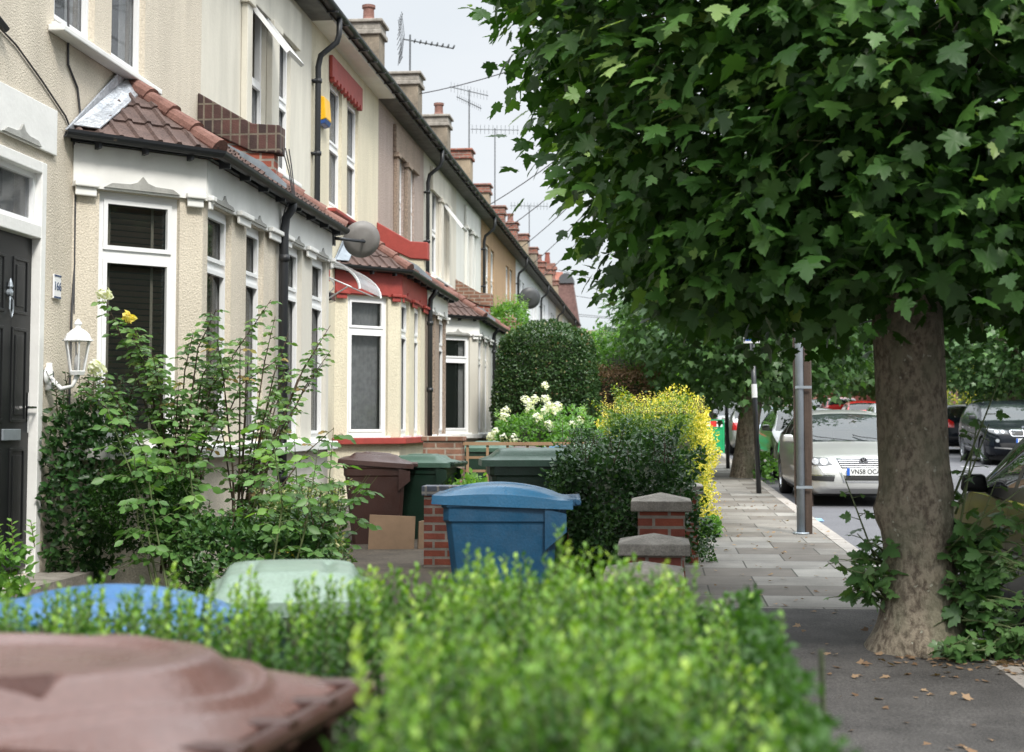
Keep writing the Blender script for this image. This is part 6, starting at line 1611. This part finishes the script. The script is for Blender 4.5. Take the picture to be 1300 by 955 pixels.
mb.build('emblem', M['chrome'], bd)
mb = MB()
for x0, x1 in ((-.62, .05), (.05, .66)): mb.tube([(x1-.0,-1.02,.985),(x0+.1,-.88,1.045),(x0,-.82,1.075)], .008, 6)
mb.build('wiper', M['black_plastic'], root)

# --- black SUV opposite
root, decal, hit, L, k, hh = car('parked_car', 'black SUV with twin grille openings parked on the far side of the road', 'p_black', L=4.66, Wd=1.88, H=1.66, kind='suv', loc=(9.28, 37.0+2.3, gz(38.5)-.10), rail=True, tyre_r=.365, rim_r=.25)
root.rotation_euler = (R(1.0), 0, R(-1.5))
for sg in (-1, 1):
    kp = [(sg*.035,.80),(sg*.04,.925),(sg*.07,.955),(sg*.33,.945),(sg*.40,.90),(sg*.37,.80),(sg*.33,.765),(sg*.07,.765)]
    kd = decal('grille', kp, 'front', M['chrome'], .007); c2 = sg*.20
    decal('grille_mesh', [((x-c2)*.86+c2, (z-.86)*.80+.86) for x, z in kp], 'front', M['grille'], .011, parent=kd)
    hl = decal('headlight', [(sg*.43,.83),(sg*.45,.90),(sg*.52,.935),(sg*.87,.955),(sg*.84,.87),(sg*.70,.82)], 'front', M['lampdark'], .008)
    for cx_ in (.56, .70): decal('lamp', [(sg*cx_+.042*math.cos(a), .885+.042*math.sin(a)) for a in [2*PI*q/14 for q in range(14)]], 'front', M['headlamp'], .013, parent=hl)
    decal('lamp', [(sg*.53,.925),(sg*.86,.948),(sg*.86,.935),(sg*.53,.912)], 'front', M['headlamp'], .013, parent=hl)
    decal('fog_lamp', [(sg*.70+.045*math.cos(a), .66+.045*math.sin(a)) for a in [2*PI*q/14 for q in range(14)]], 'front', M['headlamp'], .010)
    decal('bumper_trim', [(sg*.35,.44),(sg*.78,.47),(sg*.76,.50),(sg*.35,.475)], 'front', M['p_grey'], .010)
decal('lower_intake', [(-.62,.50),(.62,.50),(.66,.60),(-.66,.60)], 'front', M['grille'], .006)
add_plate(root, decal, hit, L, .66, 'HY65 YFW')
p = hit((0, -9, .99), (0, 1, 0)); c = (0, (p.y if p else -L/2)-.01, .985)
mb = MB(); mb.lathe([(0, -.004), (.038, -.004), (.038, .004)], c, 20, 'y'); mb.build('badge', M['steel'], root)
for sg, sd_ in ((-1, 'left'),):
    decal('door_line', [(-.62,.38),(-.61,.38),(-.61,1.07),(-.62,1.07)], sd_, M['grille'], .003); decal('door_line', [(.36,.38),(.37,.38),(.37,1.1),(.36,1.1)], sd_, M['grille'], .003)
    decal('sill_trim', [(-.9,.40),(.95,.42),(.95,.45),(-.9,.43)], sd_, M['chrome'], .01)
    for yy in (-.0, .95): decal('door_handle', [(yy,.93),(yy+.2,.935),(yy+.2,.96),(yy,.955)], sd_, M['chrome'], .02)

def generic_front(decal, s=1.0, dz=0.0, m='headlamp'):
    decal('grille', [(-.34,.60+dz),(.34,.60+dz),(.36,.66+dz),(-.36,.66+dz)], 'front', M['grille'], .006)
    decal('lower_intake', [(-.44,.32+dz),(.44,.32+dz),(.38,.46+dz),(-.38,.46+dz)], 'front', M['grille'], .006)
    for sg in (-1, 1):
        hl = decal('headlight', [(sg*.44,.66+dz),(sg*.50,.73+dz),(sg*.74,.81+dz),(sg*.79,.76+dz),(sg*.76,.67+dz),(sg*.60,.635+dz)], 'front', M['lampdark'], .007)
        decal('lamp', [(sg*.58,.67+dz),(sg*.62,.72+dz),(sg*.74,.77+dz),(sg*.74,.70+dz)], 'front', M[m], .012, parent=hl)
        decal('fog_lamp', [(sg*.60+.035*math.cos(a), .40+dz+.035*math.sin(a)) for a in [2*PI*q/12 for q in range(12)]], 'front', M['headlamp'], .008)
def generic_rear(decal, col, dz=0.0, wid=.22):
    for sg in (-1, 1): decal('tail_light', [(sg*(.80-wid),.72+dz),(sg*.80,.72+dz),(sg*.77,.95+dz),(sg*.66,.97+dz),(sg*(.80-wid),.88+dz)], 'rear', M['tail'], .008)
    decal('bumper_trim', [(-.7,.34+dz),(.7,.34+dz),(.7,.44+dz),(-.7,.44+dz)], 'rear', M['grille'], .006)

root, decal, hit, L, k, hh = car('parked_car', 'silver grey hatchback parked directly behind the silver saloon', 'p_grey', L=4.34, Wd=1.84, H=1.49, kind='hatch', loc=(3.22, 29.2+2.2, gz(30.5)-.10)); root.rotation_euler = (R(.9), 0, R(1.5)); generic_front(decal)
add_plate(root, decal, hit, L, .52, None)
root, decal, hit, L, k, hh = car('parked_car', 'pale blue hatchback behind the silver grey one', 'p_blue', L=4.1, Wd=1.75, H=1.50, kind='hatch', hi=False, loc=(3.15, 36.2+2.0, gz(38)-.10)); generic_front(decal)
root, decal, hit, L, k, hh = car('parked_car', 'silver hatchback with red tail lamps seen past the leaning tree trunk', 'p_silver', L=4.0, Wd=1.75, H=1.50, kind='hatch', hi=False, loc=(3.0, 45.0, gz(45)-.10), rot=PI); generic_rear(decal, 'p_silver')
root, decal, hit, L, k, hh = car('parked_car', 'silver grey estate in front of the white van', 'p_grey', L=4.4, Wd=1.78, H=1.52, kind='hatch', hi=False, loc=(2.95, 52.5, gz(52.5)-.10)); generic_front(decal)
root, decal, hit, L, k, hh = car('parked_van', 'white van parked at the near kerb beyond the barrier', 'p_white', L=5.2, Wd=1.98, H=2.35, kind='van', hi=False, loc=(3.1, 61.0, gz(61)-.10)); generic_front(decal, dz=.25)
decal('bonnet_panel', [(-.55,.95),(.55,.95),(.5,1.1),(-.5,1.1)], 'front', M['grille'], .006)
root, decal, hit, L, k, hh = car('parked_car', 'dark car between the estate and the white van', 'p_dark', L=4.3, Wd=1.78, H=1.55, kind='hatch', hi=False, loc=(2.75, 57.0-.2, gz(57)-.05)); generic_front(decal)
root, decal, hit, L, k, hh = car('parked_car', 'silver car glimpsed between the tree trunk and the white wall', 'p_grey', L=4.3, Wd=1.78, H=1.50, kind='saloon', hi=False, loc=(4.6, 66.5, gz(66)-.05)); generic_front(decal)
# far side row
for (lab, pm, kind, x, y, rot, fr) in [
    ('dark car with a red tail lamp parked behind the black SUV', 'p_black', 'hatch', 9.5, 46.5, PI, False),
    ('white car seen just left of the big tree trunk', 'p_white', 'hatch', 8.95, 56.0, 0, True),
    ('red hatchback facing away among the distant cars', 'p_red', 'hatch', 8.8, 63.5, PI, False),
    ('red car with an open dark boot left of the red hatchback', 'p_red', 'suv', 8.7, 70.5, PI, False),
    ('dark grey distant car left of the two red cars', 'p_dark', 'saloon', 8.6, 77.5, 0, True),
    ('pale distant car farthest along on the far side', 'p_grey', 'hatch', 8.5, 85, 0, True)]:
    root, decal, hit, L, k, hh = car('parked_car', lab, pm, L=4.1, Wd=1.74, H=1.48 if kind != 'suv' else 1.62, kind=kind, hi=False, loc=(x, y, gz(y)-.09), rot=rot)
    if fr: generic_front(decal)
    else: generic_rear(decal, pm, dz=.04 if kind == 'hatch' else .15, wid=.26); 
# near dark car at the right edge, facing away
root, decal, hit, L, k, hh = car('parked_car', 'dark grey car close at the right edge behind the leafy shoots', 'p_dark', L=4.3, Wd=1.78, H=1.45, kind='saloon', loc=(3.06, 9.6, gz(9)-.10), rot=PI+R(.5))
decal('waist_trim', [(-1.2,.92),(1.0,.89),(1.0,.902),(-1.2,.932)], 'right', M['chrome'], .006)
generic_rear(decal, 'p_dark', dz=.06)
decal('side_moulding', [(-1.1,.55),(1.1,.55),(1.1,.60),(-1.1,.60)], 'right', M['black_plastic'], .012)
decal('door_line', [(-.78,.30),(-.772,.30),(-.772,.98),(-.78,.98)], 'right', M['grille'], .003); decal('door_line', [(.3,.30),(.308,.30),(.308,1.0),(.3,1.0)], 'right', M['grille'], .003)

# ------------------------------------------------------------------ street furniture
def pole(name, label, x, y, h, r, m, group=None, lean=0.0, band=None):
    t = thing(name, label, 'post', (x, y, gz(y)), 0, group); mb = MB(); mb.tube([(0,0,-.05),(lean*h,0,h)], [r, r*.96], 14); mb.build('post_shaft', m, t, smooth=True)
    if band:
        mb = MB(); mb.tube([(lean*band,0,band),(lean*(band+.22),0,band+.22)], r+.003, 14); mb.build('white_sticker', M['upvc'], t)
    return t
t = thing('lamp_post', 'grey steel lamp column strapped to a brown timber post beside the kerb', 'lamp post', (1.56, 16.0, gz(16)))
mb = MB(); mb.tube([(0,0,0),(0,0,4.6)], .046, 16); mb.tube([(0,0,0),(0,0,.02)], .09, 14); mb.build('steel_column', M['steel'], t, smooth=True)
mb = MB(); mb.box(.048, .125, .0, .09, -.05, 3.9); mb.build('timber_post', M['wood_old'], t, bevel=.006)
mb = MB(); mb.box(-.064, -.049, .0, .05, 0.4, 3.6); mb.build('cable_guard', M['wood_old'], t)
mb = MB()
for z in (.5, 1.6, 2.7): mb.box(-.05, .13, -.053, -.0475, z, z+.03)
mb.build('strap', M['steel'], t)
pole('sign_post', 'black post with a white sticker leaning slightly before the second tree', 1.62, 23.4, 2.75, .042, M['black_paint'], 'black posts along the near kerb', lean=-.035, band=1.55)
t = thing('street_sign', 'small white parking sign plate on top of the leaning black post', 'sign', (1.52, 23.33, gz(23.4)+2.45)); mb = MB(); mb.box(-.13,.13,-.012,-.002,-.02,.36); mb.build('sign_plate', M['upvc'], t, bevel=.004); mb = MB(); mb.box(-.10,.10,-.016,-.0125,.02,.12); mb.build('sign_band', M['plate_b'], t)
pole('sign_post', 'black post with a white sticker in front of the green barrier', 1.58, 32.8, 2.6, .045, M['black_paint'], 'black posts along the near kerb', lean=-.015, band=1.55)
pole('sign_post', 'thin dark blue post farther along left of the green barrier', 1.5, 43.0, 2.5, .055, mat('blue_post_paint', (0.02, 0.04, 0.09), .4), 'black posts along the near kerb')
t = thing('lamp_post', 'distant pair of pale steel column and timber post above the golden hedge', 'lamp post', (1.45, 66.0, gz(66)))
mb = MB(); mb.tube([(-.1,0,0),(-.1,0,4.0)], .09, 12); mb.build('steel_column', M['steel'], t); mb = MB(); mb.box(.0,.14,-.07,.07,0,4.3); mb.build('timber_post', M['wood_old'], t)
pole('sign_post', 'slender dark post standing before the brown fence far across the road', 9.9, 80, 4.2, .06, M['black_paint'])

# green chapter barrier
M['bar_green'] = mat('barrier_green', (0.01, 0.33, 0.12), .45, .08, 4)
M['bar_red'] = mat('barrier_red', (0.65, 0.03, 0.02), .45, .08, 4)
def barrier(x, y, rz, label):
    t = thing('works_barrier', label, 'barrier', (x, y, gz(y)), rz, 'green plastic roadworks barriers'); mb = MB(); w = .62
    mb.box(-w, w, -.02, .02, .96, 1.0); mb.box(-w, w, -.02, .02, .74, .78); mb.box(-w, w, -.02, .02, .10, .16); mb.box(-w, -w+.05, -.021, .021, .0, 1.0); mb.box(w-.05, w, -.021, .021, 0, 1.0)
    for k in range(14): mb.box(-w+.07+k*.085, -w+.10+k*.085, -.012, .012, .16, .74)
    mb.box(-w, w, -.004, .004, .16, .74)
    mb.box(-w+.1, -w+.2, -.2, .2, 0, .05); mb.box(w-.2, w-.1, -.2, .2, 0, .05); mb.build('frame', M['bar_green'], t)
    mb = MB()
    for k in range(6): mb.box(-w+.06+k*.19, -w+.06+k*.19+.189, -.012, .012, .782, .958, k % 2)
    mb.build('reflective_board', [M['bar_red'], M['upvc']], t)
barrier(1.35, 42.6, R(12), 'green roadworks barrier with red and white board beyond the golden hedge')
o = MB(); o.hexa([(1.9,18.9,gz(19)-.09),(2.15,18.95,gz(19)-.09),(2.15,19.05,gz(19)-.09),(1.95,19.05,gz(19)-.09),(1.95,18.93,gz(19)-.05),(2.12,18.95,gz(19)-.06),(2.12,19.02,gz(19)-.06),(1.98,19.02,gz(19)-.05)])
tag(o.build('litter', mat('blue_litter', (0.25, 0.45, 0.75), .5), None), 'scrap of pale blue litter in the gutter near the lamp column', 'litter')

# ------------------------------------------------------------------ far background
def simple_house(label, x0, x1, y0, y1, zb, ze, zr, wallm, roofm, ridge_axis='y', windows=(), name='distant_house', chim=None, face='y'):
    cx, cy = (x0+x1)/2, (y0+y1)/2; t = thing(name, label, 'house', (cx, cy, zb), 0, 'houses closing the far end'); hx, hy = (x1-x0)/2, (y1-y0)/2; H_ = ze-zb; Rz = zr-zb
    mb = MB(); mb.box(-hx, hx, -hy, hy, -1, H_)
    if ridge_axis == 'y': mb.prism([(-hx,-hy,H_),(hx,-hy,H_),(0,-hy,Rz-.08)], (0, 2*hy, 0))
    else: mb.prism([(-hx,-hy,H_),(-hx,hy,H_),(-hx,0,Rz-.08)], (2*hx, 0, 0))
    mb.build('wall', wallm, t)
    mb = MB(); o_ = .3
    if ridge_axis == 'y': mb.prism([(-hx-o_,-hy-o_,H_-.15),(0,-hy-o_,Rz),(hx+o_,-hy-o_,H_-.15),(hx+o_,-hy-o_,H_-.03),(0,-hy-o_,Rz+.14),(-hx-o_,-hy-o_,H_-.03)], (0, 2*hy+2*o_, 0))
    else: mb.prism([(-hx-o_,-hy-o_,H_-.15),(-hx-o_,0,Rz),(-hx-o_,hy+o_,H_-.15),(-hx-o_,hy+o_,H_-.03),(-hx-o_,0,Rz+.14),(-hx-o_,-hy-o_,H_-.03)], (2*hx+2*o_, 0, 0))
    mb.build('roof', roofm, t)
    for (u, z, w, h_) in windows:
        mb = MB()
        if face == 'y': mb.box(u-w/2, u+w/2, -hy-.06, -hy-.002, z, z+h_)
        else: mb.box(-hx-.06, -hx-.002, u-w/2, u+w/2, z, z+h_)
        f = mb.build('window', M['upvc'], t); mb = MB()
        for (a, b) in ((u-w/2+.07, u-.03), (u+.03, u+w/2-.07)):
            if face == 'y': mb.box(a, b, -hy-.07, -hy-.061, z+.07, z+h_-.07)
            else: mb.box(-hx-.07, -hx-.061, a, b, z+.07, z+h_-.07)
        mb.build('pane', M['glass'], f)
    for (cx_, cy_, zt, w, pots) in (chim or []):
        mb = MB(); mb.box(cx_-w/2, cx_+w/2, cy_-w/3, cy_+w/3, H_, zt); c = mb.build('chimney', M['brick_pot'], t); mb = MB(); mb.box(cx_-w/2-.08, cx_+w/2+.08, cy_-w/3-.08, cy_+w/3+.08, zt-.35, zt-.2); mb.build('chimney_cap', M['brick_pot'], c)
        for q in range(pots):
            mb = MB(); mb.lathe([(.14,zt),(.16,zt+.1),(.12,zt+.5),(.15,zt+.55),(.15,zt+.6),(.0,zt+.6)], (cx_-w/2+.25+q*(w-.5)/max(1,pots-1), cy_, 0), 10); mb.build('chimney_pot', M['bar_pot'], c)
    return t
M['bar_pot'] = mat('red_pot', (0.22, 0.07, 0.05), .8, .15, 5)
M['roof_red'] = mat('distant_red_tile', (0.30, 0.12, 0.085), .9, .2, 1.5, fine=.2, fscale=9)
M['roof_brown'] = mat('distant_brown_tile', (0.15, 0.085, 0.075), .9, .2, 1.5, fine=.2, fscale=9)
# gabled building with the tapering tile hung tower just past the terrace
t = simple_house('house with an orange red roof just past the end of the terrace', -9.5, -5.4, 74, 80, 1, 6.5, 9.6, M['brick'], M['roof_red'], 'x', chim=[(1.6, 0, 9.2, .7, 1)])
t = thing('tile_hung_tower', 'steep brown tile hung tower with a round dark metal cap past the terrace end', 'tower', (-4.75, 76, 1))
mb = MB(); zt = 8.35-1+.6
mb.hexa([(-1.1,-1.2,0),(1.5,-1.2,0),(1.5,1.2,0),(-1.1,1.2,0),(-.45,-.5,zt),(.28,-.5,zt),(.28,.5,zt),(-.45,.5,zt)]); mb.build('wall', M['roof_brown'], t)
mb = MB(); n = 12; pr = [(-.085+.40*math.cos(PI*q/n), zt+.02+.42*math.sin(PI*q/n)+.12) for q in range(n+1)]; pr = [(.315, zt+.02)]+pr+[(-.485, zt+.02)]
mb.prism([(x, -.6, z) for x, z in pr], (0, 1.2, 0)); mb.build('metal_cap', M['dish_dark'], t, smooth=False)
simple_house('brown roofed house with twin pots on its chimney closing the street', -5.5, 2.0, 100, 108, 2, 6.4, 8.2, M['brick'], M['roof_brown'], 'x', [(-1.5, 1.6, 1.2, 1.3)], chim=[(.9, -1.0, 7.1, 1.5, 2)])
simple_house('small white gabled house between the dome shaped bush and the trees', -4.6, -2.6, 92, 98, 2, 4.6, 7.0, M['house8'], M['roof_brown'], 'y', [(0, 1.2, .8, 1.0)])
simple_house('red roofed house behind the white gable', -2.9, 4.0, 110, 118, 2, 6.4, 9.0, M['brick'], M['roof_red'], 'x', [(1, 2, 1.2, 1.2)], chim=[(-1.8, 0, 7.6, .9, 2)])
# right hand terrace, glimpsed under the crowns
for q in range(7):
    y0 = 40+q*9; wm = [M['house8'], M['brick'], M['house12'], M['house11'], M['brick'], M['house8'], M['brick']][q]
    lb = ['pale grey boarded house at the right edge above the black SUV', 'red brick house behind the far plane tree', 'buff house across the road behind the trees', 'grey house across the road behind the trees', 'brick house across the road farther along', 'white walled house across the road near the fence', 'last brick house across the road by the brown fence'][q]
    simple_house(lb, 15.5, 22, y0, y0+8.6, gz(y0), gz(y0)+5.6, gz(y0)+8.6, wm, M['mainroof'], 'y', [(-2, .9, 1.3, 1.6), (1.6, .9, 1.3, 1.6), (-2, 3.4, 1.1, 1.4), (1.6, 3.4, 1.1, 1.4)], face='x')
def fence(label, x0, x1, y, zb, h, m):
    t = thing('timber_fence', label, 'fence', ((x0+x1)/2, y, zb), 0, 'fences at the far end'); hx = (x1-x0)/2; mb = MB(); n = int((x1-x0)/.16)
    for q in range(n): mb.box(-hx+q*.16+.005, -hx+q*.16+.155, -.015, .015, 0, h)
    mb.build('boards', m, t); mb = MB(); q = -hx
    while q <= hx: mb.box(q-.06, q+.06, .02, .14, -.5, h+.06); q += 1.9
    mb.build('fence_posts', m, t)
    mb = MB(); mb.box(-hx, hx, -.05, -.017, h-.2, h-.12); mb.build('rail', m, t)
M['fence_red'] = mat('red_brown_fence', (0.17, 0.045, 0.035), .85, .2, 1, stretch=(6, 6, .5))
M['fence_pale'] = mat('pale_weathered_fence', (0.34, 0.28, 0.21), .9, .2, 1, stretch=(6, 6, .5))
fence('long red brown fence closing the street beyond the parked cars', 10.6, 15.5, 96, gz(96), 2.3, M['fence_red'])
fence('pale lower fence with a red top left of the grey lamp column', 5.4, 10.3, 97, gz(97), 1.9, M['fence_pale'])
t = low_wall('brick_wall', 5.2, 10.4, 97.5, 97.8, gz(97)+3.0, M['fence_red'], M['fence_red'], 'dark red wall rising above the pale fence at the end of the road')
simple_house('white rendered gable building behind the white van', 4.4, 9.4, 99, 106, 2, 6.2, 8.4, M['house8'], M['roof_brown'], 'x', [(-1, 1.2, 1.1, 1.1)])
simple_house('brick house seen between the tree trunk and the lamp column', 9.6, 17, 100, 108, 2, 6.4, 9, M['brick'], M['roof_red'], 'x', [(-2, 2, 1.2, 1.4), (1, 2, 1.2, 1.4)])
# far wood closing the gaps between crowns
g = []; 
for (cx_, cy_, cz_, rx_, ry_, rz_) in [(-22, 132, 5, 12, 6, 6), (-2, 138, 4, 12, 6, 5.5), (16, 128, 8, 12, 6, 8), (34, 110, 9, 10, 8, 9), (26, 75, 8, 3, 12, 7.5)]:
    g += crown_groups((cx_, cy_, cz_), (rx_, ry_, rz_), 420, 10, .8, T_oval(), spread=1.2, inner=.3, tips=False)
o = leaf_obj('far_trees', g, [M['lf_plane2']]); o['kind'] = 'stuff'; o['label'] = 'mass of distant tree crowns beyond the end of the street'
